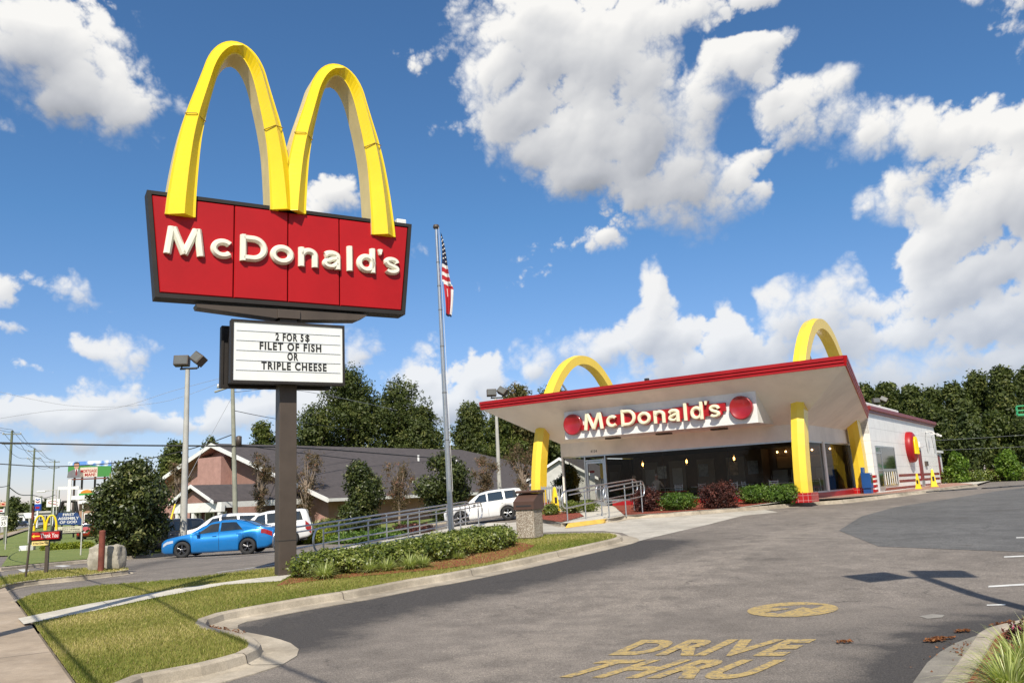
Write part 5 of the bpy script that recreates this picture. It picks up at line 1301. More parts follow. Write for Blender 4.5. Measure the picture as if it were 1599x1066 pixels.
WPL = lambda L: [(0, .70), (.10, .80), (.35, .90), (.8, .97), (1.4, 1.0), (L-1.2, 1.0), (L-.6, .965), (L-.2, .88), (L, .80)]
L_ = 4.67
def sedan(loc, rz, label, cat, paint, **kw):
    return vehicle('sedan', loc, rz, label, cat, paint, L_, 1.83,
        top=[(0,.60),(.06,.72),(.25,.80),(.8,.90),(1.25,.975),(1.65,1.22),(2.05,1.40),(2.5,1.463),(3.0,1.455),(3.5,1.36),(3.95,1.18),(4.2,1.10),(4.5,1.07),(4.62,1.02),(4.67,.92)],
        belt=[(0,.58),(.3,.76),(1.2,.90),(2.0,.93),(3.0,.98),(3.8,1.04),(4.3,1.04),(4.67,.86)],
        sill=[(0,.26),(.15,.19),(1.0,.17),(3.6,.18),(4.4,.26),(4.67,.42)], wheels=(.93, 3.63), R=.335, roofw=.66,
        glass_side=[(1.42,2.42,2.40,2.02),(2.50,3.42,3.10,2.48)], screen=(1.30,2.02), rear=(3.35,4.02), rim=m_darkrim, wplan=WPL(L_), tl=(4.18,4.62,.16,.02), hl=(.10,.55,.12), seams_=(2.45,3.45), spokes=5, **kw)
def suv(loc, rz, label, cat, paint, L=4.55, hgt=1.72, tall=False, group=None, name='suv', **kw):
    k = hgt/1.72
    return vehicle(name, loc, rz, label, cat, paint, L, 1.86,
        top=[(0,.74*k),(.06,.88*k),(.3,.98*k),(1.05,1.08*k),(1.25,1.14*k),(1.65,1.45*k),(1.95,1.62*k),(2.4,1.70*k),(3.0,1.72*k),(L-.5,1.69*k),(L-.25,1.64*k),(L-.10,1.25*k),(L-.04,.95*k),(L,.80*k)],
        belt=[(0,.72*k),(.3,.92*k),(1.2,1.03*k),(3.0,1.08*k),(L-.4,1.12*k),(L,.76*k)],
        sill=[(0,.36*k),(.15,.27*k),(3.6,.26*k),(L-.2,.36*k),(L,.48*k)], wheels=(.88, L-1.02), R=.36 if not tall else .39, roofw=.76,
        glass_side=[(1.45,2.30,2.28,1.92),(2.38,3.18,3.12,2.36),(3.28,L-.42,L-.55,3.24)], screen=(1.28,1.92), rear=(L-.27,L-.11), rim=m_alu, wplan=WPL(L), tl=(L-.30,L-.03,.30,.10), hl=(.08,.42,.15), seams_=(2.34,3.24), cladding=False, group=group, **kw)
def seat_on(c, rz, wb=2.7):
    e = Vector((math.cos(rz), math.sin(rz))); za = H(c.x-e.x*wb/2, c.y-e.y*wb/2); zb_ = H(c.x+e.x*wb/2, c.y+e.y*wb/2); return (za+zb_)/2, math.atan2(zb_-za, wb)
def park(fn, c, rz, *a, **k):
    z_, pitch = seat_on(c, rz); o = fn((c.x, c.y, z_+.004), rz, *a, **k); o.rotation_euler = (0, -pitch, rz); return o
def car_at(px, Y, rzdeg, fn, *a, **k):
    g_ = gnd(px, Y); return park(fn, Vector((g_.x, g_.y, 0)), rad(rzdeg), *a, **k)
car_at(348, 35.8, 1.5, sedan, 'shiny blue four-door sedan parked behind the big sign', 'car', m_bluep)
car_at(761, 44.2, 0, suv, 'white compact suv leaving the car park behind the handrails', 'car', m_whitep, L=4.35, hgt=1.64)
car_at(345, 43, 12, suv, 'white pickup-like suv with dark grille parked behind the blue car', 'car', m_whitep, hgt=1.85)
car_at(418, 43, 10, suv, 'white suv half hidden by the brown sign pole', 'car', m_whitep, hgt=1.85)
car_at(252, 42, 60, suv, 'black suv parked in the shade beside the dark magnolia', 'car', m_blackp)
car_at(141, 84, 105+180, suv, 'red suv seen from behind past the church sign', 'car', m_redp)
car_at(26, 245, 165, sedan, 'distant red car turning on the street', 'car', m_redp)
car_at(37, 225, 165, sedan, 'distant black car behind the red one on the street', 'car', m_blackp)
car_at(64, 185, 120, suv, 'distant silver suv behind the arched thank you sign', 'car', m_silverp)
# ------------------------------------------------------------------ vegetation
def pnoise(P, f, seed=0):
    r = np.random.default_rng(seed); out = np.zeros(len(P))
    for k in range(6):
        d = r.normal(size=3); d /= np.linalg.norm(d); out += np.sin(P@d*f*(1+.35*k)+r.uniform(0, 6.28))
    return out/6
def leaves(name, C, Rr, n, size, mat, parent, origin, gap=.0, gapf=1.6, aspect=.5, clump=7, seed=1, surf=.45, tone=0.0, up=.2, hang=0.0):
    """C: lobe centres (k,3), Rr: lobe radii (k,3) in world space; leaves as folded quads in clumps"""
    r = np.random.default_rng(seed); C = np.asarray(C, float); Rr = np.asarray(Rr, float)
    w_ = (Rr.prod(1))**(2/3); w_ = w_/w_.sum(); nc = n//clump; li = r.choice(len(C), nc, p=w_)
    d = r.normal(size=(nc, 3)); d /= np.linalg.norm(d, axis=1)[:, None]
    rad_ = r.uniform(0, 1, nc)**(surf)
    P = C[li]+d*Rr[li]*rad_[:, None]
    if gap > 0:
        keep = pnoise(P, gapf, seed) > -1+gap; P = P[keep]; d = d[keep]; li = li[keep]
    nc = len(P); ct = r.normal(0, .20, nc)+.38*pnoise(P, 1.1/np.mean(Rr)*2.2, seed+3)
    Q = np.repeat(P, clump, 0)+r.normal(0, size*1.1, (nc*clump, 3)); D = np.repeat(d, clump, 0); T = np.repeat(ct, clump)
    m_ = len(Q); nrm = D*.75+r.normal(0, .55, (m_, 3)); nrm[:, 2] += up; nrm /= np.linalg.norm(nrm, axis=1)[:, None]
    a = np.cross(nrm, r.normal(size=(m_, 3))); a /= np.linalg.norm(a, axis=1)[:, None]+1e-9; b = np.cross(nrm, a)
    if hang: a[:, 2] -= hang; a /= np.linalg.norm(a, axis=1)[:, None]
    s_ = size*r.uniform(.7, 1.35, m_)[:, None]
    v = np.stack([Q-a*s_, Q+b*s_*aspect+nrm*s_*.12, Q+a*s_, Q-b*s_*aspect+nrm*s_*.12], 1).reshape(-1, 3)-np.asarray(origin)
    F = np.arange(m_*4).reshape(-1, 4); t_ = np.clip(.5+T+r.normal(0, .12, m_)+tone, 0, 1); col = np.repeat(np.stack([t_, t_, t_], 1), 4, 0)
    return npmesh(name, v, F, mat, parent, col=col)
m_mag = leafmat('magnolia_leaf', (.016,.026,.006), (.062,.080,.016), (.17,.17,.055), .42, .08, .4)
m_oak = leafmat('tree_leaf', (.030,.048,.010), (.095,.118,.022), (.17,.17,.045), .5, .22)
m_pine = leafmat('dark_tree_leaf', (.026,.042,.010), (.082,.102,.022), (.16,.165,.045), .55, .2)
m_autumn = leafmat('turning_leaf', (.05,.05,.018), (.13,.12,.035), (.20,.12,.045), .55, .25)
m_crape = leafmat('crape_leaf', (.085,.062,.034), (.17,.125,.065), (.36,.17,.14), .6, .25)
m_box = leafmat('box_leaf', (.030,.065,.010), (.095,.165,.022), (.20,.27,.06), .4, .2)
m_holly = leafmat('hedge_leaf', (.042,.066,.009), (.15,.185,.026), (.28,.29,.08), .42, .15, .45)
m_maroon = leafmat('maroon_leaf', (.035,.014,.012), (.085,.030,.024), (.22,.07,.05), .5, .2)
m_lime = leafmat('lime_leaf', (.10,.14,.012), (.26,.29,.025), (.40,.38,.05), .5, .25)
m_bright = leafmat('bright_leaf', (.045,.095,.010), (.12,.20,.02), (.22,.30,.05), .45, .25)
m_bark = M('bark', (.10,.075,.055), .9, var=.3, scale=3, bmp=.6, bscale=20); m_barkl = M('pale_bark', (.26,.20,.15), .8, var=.25, scale=4)
def limbs(o, base, targets, r0, mat=None, split=.3):
    """tapered trunk with limbs, in local coordinates of o"""
    mb = MB(); tops = [Vector(t_) for t_ in targets]; zc = max(t_.z for t_ in tops); ctr = sum(tops, Vector())/len(tops)
    tp = Vector((ctr.x*.5, ctr.y*.5, zc*.72)); N = 6
    tr = [Vector((tp.x*(i/N)**1.5, tp.y*(i/N)**1.5, tp.z*i/N)) for i in range(N+1)]; mb.tube(tr, [r0*(1.15 if i == 0 else 1-.62*i/N) for i in range(N+1)], 8)
    rr = random.Random(len(targets)*7+int(r0*1000))
    for k, t_ in enumerate(tops):
        f_ = split+(1-split)*rr.random()*.8; q = tp*f_; q = Vector((tp.x*f_**1.5, tp.y*f_**1.5, tp.z*f_)); mid_ = q.lerp(t_, .5)+Vector((0, 0, .08*(t_-q).length))
        mb.tube([q, mid_, t_], [r0*.42, r0*.26, r0*.08], 6)
    return mb.build('trunk', mat or m_bark, o)
def tree(name, pxl, pxr, ytop, Y, label, cat='tree', mat=None, n=6000, leaf=.16, shape='round', gap=.5, seed=1, group=None, clear=.18, nl=14, ybase=None, bark=None, tone=0, hang=0, r0=None, base=None, depthk=.9, surf=.45, lobe=.36):
    cx = (pxl+pxr)/2; g_ = gnd(cx, Y) if base is None else Vector(base); tp = dep(cx, ytop, Y); Wd = (dep(pxr, ytop, Y)-dep(pxl, ytop, Y)).length
    o = thing(name, g_, 0, label, cat, group); h = tp.z-g_.z; r = random.Random(seed); C, R_ = [], []
    for k in range(nl):
        u = (k+.5)/nl; a = r.uniform(0, 6.283)
        zc = clear*h+(h-clear*h)*(.12+.80*u)
        if shape == 'round': prof = math.sin(math.pi*(.14+.80*u))**.7
        elif shape == 'cone': prof = (1-u)**.65*.95+.12 if u > .15 else .82
        elif shape == 'egg': prof = math.sin(math.pi*min(1, .22+.78*u)**1.25)**.6+.05 if u < .97 else .3
        elif shape == 'vase': prof = .25+.8*u if u < .8 else .7
        elif shape == 'flat': prof = 1.0
        prof = max(.1, prof); lr = Wd*lobe*(.65+.5*r.random())*(.6+.4*prof)
        ro = max(0, Wd/2*prof-lr*.75)*(r.random()**.4)
        C.append((g_.x+math.cos(a)*ro, g_.y+math.sin(a)*ro*depthk, g_.z+min(zc, h-lr*.72))); R_.append((lr, lr, lr*.8))
    limbs(o, g_, [Vector(c)-g_ for c in C], r0 or max(.05, h*.022), bark)
    leaves('crown', C, R_, n, leaf, mat or m_oak, o, g_, gap, 2.2/np.mean([q[0] for q in R_])*.8, seed=seed, surf=surf, tone=tone, hang=hang)
    return o
# big evergreens beside the car park
tree('magnolia_tree', 142, 262, 713, 37, 'dark glossy magnolia at the left beside the blue car', mat=m_mag, n=30000, leaf=.085, shape='egg', gap=.22, seed=3, clear=.02, nl=30, lobe=.27)
tree('magnolia_tree', 520, 600, 719, 50, 'dense dark magnolia between the two sign-side handrails and the church roof', mat=m_mag, n=20000, leaf=.085, shape='egg', gap=.15, seed=5, clear=.0, nl=22, lobe=.28)
tree('magnolia_tree', 652, 738, 704, 52, 'dark magnolia directly behind the flagpole', mat=m_mag, n=20000, leaf=.085, shape='egg', gap=.2, seed=8, clear=.0, nl=22, lobe=.28)
tree('magnolia_tree', 868, 912, 722, 46, 'small dark evergreen between the left arch leg and the door', mat=m_mag, n=9000, leaf=.07, shape='egg', gap=.2, seed=9, clear=.0, nl=14, lobe=.3)
for k, (a, b_, yt, Y, lb, sd_) in enumerate([(580,668,716,54,'vase-shaped crape myrtle with faded pink flowers between two magnolias',11), (434,520,700,54,'thin reddish crape myrtle just right of the brown sign pole',12), (372,440,700,50,'rust-leaved crape myrtle right of the leaning utility pole',13),
        (720,796,706,56,'crape myrtle with pink tips behind the white car',14), (782,856,690,58,'brownish crape myrtle under the left end of the roof',15), (250,300,716,56,'sparse reddish tree at the left end of the church',16)]):
    tree('crape_myrtle', a, b_, yt, Y, lb, mat=m_crape, n=9000, leaf=.042, shape='vase', gap=.78, seed=sd_, clear=.16, nl=34, bark=m_barkl, surf=.95, lobe=.21, group=None)
back = [(484,606,566,95,'tall dark tree with ragged top rising above the church roof',m_pine,21,9000), (560,692,588,98,'broad dark tree right of the tallest one behind the church',m_pine,22,8000), (444,540,632,92,'lower dark tree emerging right of the brown sign pole',m_pine,23,5000), (628,706,628,97,'dark tree behind the church just left of the flagpole',m_pine,24,5000),
        (378,440,652,95,'loose olive tree behind the church ridge near the utility pole',m_oak,25,3600), (698,778,624,100,'dark green tree immediately right of the flagpole',m_pine,26,6000), (748,830,640,90,'green tree behind the white car and crape myrtles',m_oak,27,6500), (775,858,594,92,'tree with yellowing top behind the far floodlight pole',m_autumn,28,6000),
        (828,915,598,94,'dark tree behind the left restaurant arch',m_pine,29,6500), (240,300,686,80,'green tree behind the left church rake',m_oak,30,5000), (304,346,676,88,'small round tree peeping over the church gable',m_oak,31,2200), (880,960,640,100,'dark tree hidden behind the restaurant roof left end',m_pine,32,4000), (590,680,632,100,'low dark tree filling the gap behind the church roof',m_pine,33,4000)]
for (a, b_, yt, Y, lb, mt_, sd_, n_) in back: tree('broadleaf_tree', a, b_, yt, Y, lb, mat=mt_, n=int(n_*4), leaf=.15, gap=.45, seed=sd_, clear=.08, nl=26, group='trees behind the church', surf=.5, lobe=.32)
names_ = ['first','second','third','fourth','fifth','sixth','seventh','eighth','ninth','tenth','eleventh','twelfth','thirteenth','fourteenth','fifteenth']
fr = [(1338,1392,596,92),(1372,1432,594,95),(1412,1470,600,90),(1448,1500,602,96),(1476,1540,593,90),(1516,1580,577,94),(1556,1620,568,90),(1600,1670,562,95)]
for k, (a, b_, yt, Y) in enumerate(fr): tree('forest_tree', a, b_, yt, Y, names_[k]+' tall dark tree of the back row, counted from the restaurant roof', mat=m_pine, n=21000, leaf=.20, gap=.55, seed=40+k, clear=.1, nl=26, group='tall trees at the right', lobe=.30, surf=.5)
fr2 = [(1350,1410,640,84),(1398,1455,650,80),(1446,1506,636,82),(1496,1550,648,78),(1535,1600,640,80),(1580,1650,650,78)]
for k, (a, b_, yt, Y) in enumerate(fr2): tree('forest_tree', a, b_, yt, Y, names_[k]+' shorter shadowy tree of the front row, counted from the restaurant', mat=[m_pine, m_oak, m_pine][k % 3], n=15000, leaf=.17, gap=.4, seed=60+k, clear=.0, nl=22, group='shorter trees before the tall ones', tone=-.12, lobe=.30, surf=.5)
tree('round_shrub', 1480, 1513, 705, 60, 'bright green clipped shrub left of the pair by the far drive', 'shrub', m_bright, 7000, .09, 'egg', .1, 71, None, 0, 14, lobe=.32)
tree('round_shrub', 1562, 1598, 702, 60, 'bright green clipped shrub right of the pair by the far drive', 'shrub', m_bright, 7000, .09, 'egg', .1, 72, None, 0, 14, lobe=.32)
def mound(name, c, rx, ry, h, mat, n, leaf, label, cat='shrub', group=None, seed=1, rz=0, tone=0, gap=.1, nl=9, up=.3):
    c = Vector(c); o = thing(name, c, 0, label, cat, group); r = random.Random(seed); C, R_ = [], []
    for k in range(nl):
        a = r.uniform(0, 6.283); q = r.random()**.5; x = math.cos(a)*rx*q*.6; y = math.sin(a)*ry*q*.6
        if rz: x, y = x*math.cos(rz)-y*math.sin(rz), x*math.sin(rz)+y*math.cos(rz)
        lz = h*(.50+.16*r.random())*(1-.25*q); C.append((c.x+x, c.y+y, c.z+h-lz-.10*h*q)); R_.append((rx*.5, ry*.5 if not rz else rx*.5, lz))
    C.append((c.x, c.y, c.z+h*.42)); R_.append((rx*.85, ry*.85, h*.45))
    mb = MB()
    for k in range(6):
        a = k*1.05; mb.tube([(0, 0, -.02), (math.cos(a)*rx*.3, math.sin(a)*ry*.3, h*.5), (math.cos(a)*rx*.5, math.sin(a)*ry*.5, h*.75)], [.02, .012, .005], 5)
    mb.build('stems', m_bark, o)
    leaves('foliage', C, R_, n, leaf, mat, o, c, gap, 3.0/max(rx, .3), seed=seed, surf=.35, tone=tone, up=up, clump=5, aspect=.55)
    return o
# long hedge of low shrubs beside the sign
row = [((487,896),.56,.42,'leftmost shrub of the long hedge, against the sign pole'),((530,891),.64,.43,'second shrub of the long hedge front row from the sign pole'),((574,885),.66,.42,'third shrub of the long hedge front row from the sign pole'),((618,879),.68,.45,'fourth shrub of the long hedge front row from the sign pole'),((662,872),.70,.44,'middle shrub of the hedge front row below the flagpole'),((706,865),.72,.50,'hedge shrub just right of the flagpole foot in front'),((745,858),.72,.50,'second last shrub at the right end of the long hedge'),((776,851),.66,.46,'rightmost shrub of the long hedge, nearest the litter bin'),
       ((500,888),.5,.30,'rear hedge shrub nearest the sign pole'),((552,882),.6,.34,'rear hedge shrub behind the third front one'),((602,874),.62,.38,'rear hedge shrub below the first rail post'),((650,866),.66,.40,'rear hedge shrub left of the flagpole'),((697,857),.7,.45,'rear hedge shrub at the flagpole foot'),((742,850),.7,.47,'rear hedge shrub at the right end by the rail loop')]
for k, ((px, py), r_, h_, lb) in enumerate(row):
    mound('hedge_shrub', at(px, py+(3 if k < 8 else 0), .13), r_*1.12, r_*1.12, h_+(.08 if k < 8 else 0), m_holly, 6400, .034, lb, group='shrubs of the long hedge', seed=80+k, gap=.4, tone=[0,.12,-.1,.1,-.05,.15,.02,.1][k % 8])
# shrubs before the restaurant window
def onpad(px, py): 
    p = at(px, py, .16); return Vector((p.x, p.y, PH(p.x, p.y)))
mound('shrub', onpad(1010, 797), .75, .7, 1.0, m_maroon, 7000, .034, 'maroon-leaved shrub right of the ramp handrail', seed=101, gap=.35, up=.8)
mound('shrub', onpad(1060, 795), .95, .7, .74, m_box, 7500, .034, 'green shrub between the two maroon shrubs', seed=102)
mound('shrub', onpad(1124, 792), .88, .8, 1.12, m_maroon, 9000, .034, 'larger maroon shrub in the middle of the window bed', seed=103, gap=.35, up=.8)
mound('shrub', onpad(1185, 787), .95, .7, .78, m_box, 9000, .034, 'clipped green shrub right of the larger maroon one', seed=104)
mound('shrub', onpad(1225, 785), .85, .7, .72, m_box, 8000, .034, 'rounded green shrub touching the right front arch base', seed=105)
for k, (px, py, r_, h_, lb) in enumerate([(862,806,.45,.5,'small green shrub right of the left arch base'), (893,803,.55,.55,'small dark green shrub behind the left ramp handrail'), (922,800,.5,.5,'small green shrub beside the restaurant door')]): mound('shrub', onpad(px, py-3), r_, r_, h_, m_holly, 3500, .032, lb, seed=110+k)
mound('shrub', onpad(849, 800), .4, .4, .6, m_maroon, 2600, .03, 'small reddish shrub at the left arch base', seed=115)
# hedges before the church and at the far right
for k, (px, Y, rx, h_, mt_, lb) in enumerate([(488,44,1.3,.75,m_lime,'yellow-green mounded shrub right of the sign pole'), (462,46,1.0,.9,m_holly,'dark green shrub behind the yellow-green mound'), (512,46,.9,1.25,m_holly,'tall clipped dark shrub beside the church eave'), (545,43,1.5,.55,m_box,'low green shrub under the first magnolia'), (600,43.5,1.5,.5,m_box,'low green shrub under the vase-shaped crape myrtle'), (650,44,1.4,.5,m_maroon,'low reddish shrub behind the long handrails'), (640,46,1.0,.55,m_box,'low green shrub at the foot of the second magnolia'),
        (375,50,1.6,1.3,m_box,'green shrub behind the white parked cars'), (430,50,1.4,1.4,m_box,'green shrub behind the sign pole and white suv'), (232,44,1.2,1.3,m_holly,'dark shrub left of the floodlight pole')]):
    g_ = gnd(px, Y); mound('shrub', g_, rx, rx*.8, h_, mt_, 4500, .06, lb, seed=120+k)
for k, px in enumerate((1488, 1512, 1535, 1558, 1584, 1608)):
    g_ = gnd(px, 60.5+(k % 2)*.6); mound('hedge', g_, 1.3, .9, .95, m_maroon if k % 2 else m_holly, 3500, .07, names_[k]+' section of the dark reddish hedge, counted from the restaurant', 'hedge', 'low dark hedge along the far drive', seed=140+k, tone=-.1)
for k, (px, Y) in enumerate([(76,54),(90,54.5),(104,54),(118,54.5),(134,54)]):
    g_ = gnd(px, Y); mound('shrub', g_, .62, .5, .55, m_lime, 2600, .05, names_[k]+' yellow shrub below the church sign, counted from the street', 'shrub', 'yellow shrubs below the church sign', seed=150+k)
# grassy clumps
m_lir = leafmat('liriope_leaf', (.20,.25,.06), (.42,.45,.17), (.62,.62,.36), .45, .3)
def clump(name, c, n, L, mat, label, seed=1, w_=.009, group=None, cat='plant'):
    c = Vector(c); o = thing(name, c, 0, label, cat, group); r = np.random.default_rng(seed); V, F, Cc = [], [], []
    for i in range(n):
        a = r.uniform(0, 6.283); l = L*r.uniform(.6, 1.2); lean = r.uniform(.35, 1.7); d = np.array([math.cos(a), math.sin(a)]); s_ = np.array([-d[1], d[0]]); b0 = d*r.uniform(0, .07); t_ = r.uniform(0, 1); o0 = len(V); m_ = 6
        for j in range(m_+1):
            u = j/m_; hz = l*(u*math.cos(lean*.4)-.55*lean*u*u*.8); out = l*(math.sin(lean*.55)*u+.25*u*u*lean); ww = w_*(1-u**2.2)+.0008
            p = b0+d*out; V += [(p[0]-s_[0]*ww, p[1]-s_[1]*ww, max(hz, .01)), (p[0]+s_[0]*ww, p[1]+s_[1]*ww, max(hz, .01))]; Cc += [t_, t_]
        F += [(o0+2*j, o0+2*j+1, o0+2*j+3, o0+2*j+2) for j in range(m_)]
    Cc = np.array(Cc); npmesh('blades', np.array(V), np.array(F), mat, o, col=np.stack([Cc]*3, 1)); return o
for k, (px, py, L) in enumerate([(507,903,.42),(578,893,.32),(604,891,.34),(640,888,.40),(661,885,.32),(716,872,.22),(774,859,.24)]):
    clump('lilyturf', at(px, py, .13), 260, L, m_lir, ['pale striped lilyturf clump nearest the sign pole','second pale lilyturf clump from the sign pole','third pale lilyturf clump from the sign pole','large pale lilyturf clump in front of the hedge middle','pale lilyturf clump right of the large one','small lilyturf clump right of the flagpole','small lilyturf clump near the right end of the hedge'][k], 160+k, .007, 'lilyturf clumps before the long hedge')
for k, (px, py, L, n_) in enumerate([(1605,1056,.44,420),(1580,1086,.40,300),(1642,1038,.44,300)]):
    clump('lilyturf', at(px, py, .10), n_, L, m_lir, ['large yellow-green lilyturf clump at the bottom right corner','lilyturf clump cut off by the bottom edge at right','lilyturf clump cut off by the right edge'][k], 170+k, .006)
m_pink = M('pink_flower', (.42,.02,.12), .6, var=.4, scale=30)
for k, (px, py) in enumerate([(1600,1004),(1616,998),(1632,1007)]):
    c = at(px, py, .10); o = thing('bedding_plant', c, 0, ['bedding plant with magenta flowers behind the corner lilyturf','second magenta bedding plant against the right edge','third magenta bedding plant outside the kerb corner'][k], 'plant')
    leaves('foliage', [(c.x, c.y, c.z+.09)], [(.16, .16, .10)], 500, .022, m_maroon, o, c, 0, seed=180+k)
    leaves('flowers', [(c.x, c.y, c.z+.12)], [(.13, .13, .05)], 90, .012, m_pink, o, c, 0, seed=190+k)['kind'] = 'stuff'
# fallen leaves
m_dead = leafmat('dead_leaf', (.10,.035,.012), (.24,.09,.03), (.35,.16,.06), .8, .1)
def litter(name, pts, n, spread, label, size=.022):
    r = np.random.default_rng(n); V = []; 
    for i in range(n):
        a, b_ = pts[r.integers(len(pts)-1)], None; j = r.integers(len(pts)-1); a, b_ = pts[j], pts[j+1]; p = a.lerp(b_, r.uniform()); x = p.x+r.normal(0, spread); y = p.y+r.normal(0, spread*.6); z = H(x, y)+.014; th = r.uniform(0, 6.28); s_ = size*r.uniform(.5, 1.4)
        d = np.array([math.cos(th), math.sin(th)]); e = np.array([-d[1], d[0]])*.6; tz = r.uniform(0, .02)
        for q, zz in ((-d, 0), (e, tz), (d, r.uniform(0, .02)), (-e, tz)): V.append((x+q[0]*s_, y+q[1]*s_, z+zz))
    F = np.arange(n*4).reshape(-1, 4); t_ = np.repeat(r.uniform(0, 1, n), 4); o = npmesh(name, np.array(V), F, m_dead, col=np.stack([t_]*3, 1)); return tag(o, label, 'leaves', None, 'stuff')
litter('fallen_leaves', [at(1452,1003).to_2d(), at(1462,1000).to_2d(), at(1478,997).to_2d()], 170, .05, 'two patches of fallen brown leaves near the kerb nose')
litter('fallen_leaves', [at(1498,988).to_2d(), at(1510,985.5).to_2d()], 60, .04, 'small patch of fallen leaves left of the kerb nose')
litter('fallen_leaves', [at(1560,978).to_2d(), at(1585,973).to_2d()], 110, .05, 'fallen leaves against the kerb nose tip')
litter('fallen_leaves', [at(1312,1004).to_2d(), at(1325,1003).to_2d()], 40, .04, 'small pile of leaves beside the painted word')
litter('fallen_leaves', [at(322,979,.0).to_2d(), at(350,984,.0).to_2d(), at(380,990,.0).to_2d()], 120, .07, 'leaf litter gathered in the kerb inlet')
litter('fallen_leaves', [at(1480,1018).to_2d(), at(1520,1005).to_2d(), at(1450,1050).to_2d()], 60, .12, 'scattered debris along the gutter', .015)
# lawn blades
def blades(name, poly, n, hgt, label, ymax, seed, excl):
    r = np.random.default_rng(seed); P = np.array([(p[0], p[1]) for p in poly]); x0, y0 = P.min(0); x1, y1 = P.max(0); y1 = min(y1, ymax)
    X = r.uniform(x0, x1, n*4); u = r.uniform(0, 1, n*4); Yv = y0+(y1-y0)*u
    kp_ = r.uniform(0, 1, n*4) < np.clip((9.0/np.maximum(Yv, 9))**1.6, 0, 1); X, Yv = X[kp_], Yv[kp_]
    def ins(Q):
        c = np.zeros(len(X), bool); m_ = len(Q)
        for i in range(m_):
            a, b_ = Q[i], Q[i-1]
            with np.errstate(divide='ignore', invalid='ignore'): c ^= ((a[1] > Yv) != (b_[1] > Yv)) & (X < (b_[0]-a[0])*(Yv-a[1])/(b_[1]-a[1])+a[0])
        return c
    ok = ins(P)
    for q in excl: ok &= ~ins(np.array([(p[0], p[1]) for p in q]))
    X, Yv = X[ok][:n], Yv[ok][:n]; m_ = len(X); Z = np.array([H(a, b_) for a, b_ in zip(X, Yv)])+.118
    th = r.uniform(0, 6.28, m_); h = hgt*r.uniform(.5, 1.3, m_); sc_ = np.clip(Yv/10, 1, 2.2); wd = .0035*sc_*1.3; lx, ly = r.normal(0, .45, m_)*h, r.normal(0, .45, m_)*h
    V = np.stack([np.stack([X-np.cos(th)*wd, Yv-np.sin(th)*wd, Z], 1), np.stack([X+np.cos(th)*wd, Yv+np.sin(th)*wd, Z], 1), np.stack([X+lx, Yv+ly, Z+h], 1)], 1).reshape(-1, 3)
    big = pnoise(np.stack([X, Yv, Z*0], 1), .9, 5); t_ = np.clip(.42+.55*big+r.normal(0, .22, m_), 0, 1); t_ = np.repeat(t_, 3)
    o = npmesh(name, V, np.arange(m_*3).reshape(-1, 3), m_blade, col=np.stack([t_]*3, 1)); return tag(o, label, 'grass', None, 'stuff')
m_blade = leafmat('grass_blade', (.13,.17,.024), (.34,.31,.09), (.54,.44,.21), .6, .25, .2)
pth = dedupe(N_+list(reversed(F_)))
blades('grass', MAINPOLY, 240000, .035, 'short green and straw-coloured grass of the main lawn', 26, 3, [pth])
blades('grass', islc, 14000, .05, 'short grass on the small island', 40, 4, [])
# ------------------------------------------------------------------ pink church with dark shingled roof
m_pinkw = M('pink_brick', (.40,.225,.19), .85, var=.12, scale=2.5, bmp=.3, bscale=30, dirt=.15); m_shing, t, b = newmat('dark_shingles'); c_ = t.node('ShaderNodeTexCoord').outputs['Object']
cc = t.ramp(t.noise(c_, 3, 6, .7), [(.3, (.062,.052,.052)), (.7, (.105,.088,.086))]); wv2 = t.n.new('ShaderNodeTexWave'); wv2.bands_direction = 'Z'; wv2.inputs['Scale'].default_value = 6; t.l.new(c_, wv2.inputs['Vector'])
t.l.new(t.mix(.35, cc, wv2.outputs[0], 'MULTIPLY'), b.inputs['Base Color']); b.inputs['Roughness'].default_value = .9
m_maro = M('maroon_door', (.11,.028,.026), .5); m_pinkd = M('brown_pink_brick', (.27,.15,.12), .85, var=.1, scale=2.5)
CA = dep(330, 692, 60); CO = Vector((CA.x, CA.y, H(CA.x, CA.y)-.1)); CR = rad(90-(-55)-180)   # local +X runs to the right (az 125), +Y away (az 35)
ch = thing('church', CO, rad(-35), 'pink brick church with low dark roof and white gable trim', 'church'); zr = CA.z-CO.z; zE = 1.95-CO.z; HW = 12.4; Lc = 40
def C_(name, mats, fn, parent=None):
    mb = MB(); fn(mb); return mb.build(name, mats, parent or ch)
def ZR(x): return zr-abs(x)*(zr-zE)/HW
C_('wall', m_pinkw, lambda mb: (mb.prism([(-11.4, .9, 0), (11.4, .9, 0), (11.4, .9, ZR(11.4)-.25), (0, .9, zr-.35), (-11.4, .9, ZR(11.4)-.25)], (0, 27, 0)), mb.box((-11.4, 27.903, 0), (11.4, Lc-1, zE-.2))))
C_('gable_recess', m_pinkd, lambda mb: mb.prism([(1.3, .86, 1.8), (7.2, .86, 1.8), (7.2, .86, ZR(7.2)-.5), (1.3, .86, ZR(1.3)-.45)], (0, .039, 0)))
C_('pier', m_pinkw, lambda mb: mb.box((-1.6, -.0, 0), (1.2, .86, zr-1.0)))
def roof_(mb):
    th = .16
    for s_ in (-1, 1):
        a, b_, c, d = Vector((0, 0, zr)), Vector((s_*HW, 0, zE)), Vector((s_*HW, Lc, zE)), Vector((0, 29, zr))
        up_ = Vector((0, 0, -th)); mb.add([a, b_, c, d, a+up_, b_+up_, c+up_, d+up_], [(0,1,2,3), (4,5,6,7), (0,1,5,4), (1,2,6,5), (2,3,7,6)])
    mb.add([(0, 29, zr), (HW, Lc, zE), (-HW, Lc, zE)], [(0,1,2)])
rf = C_('roof', m_shing, roof_)
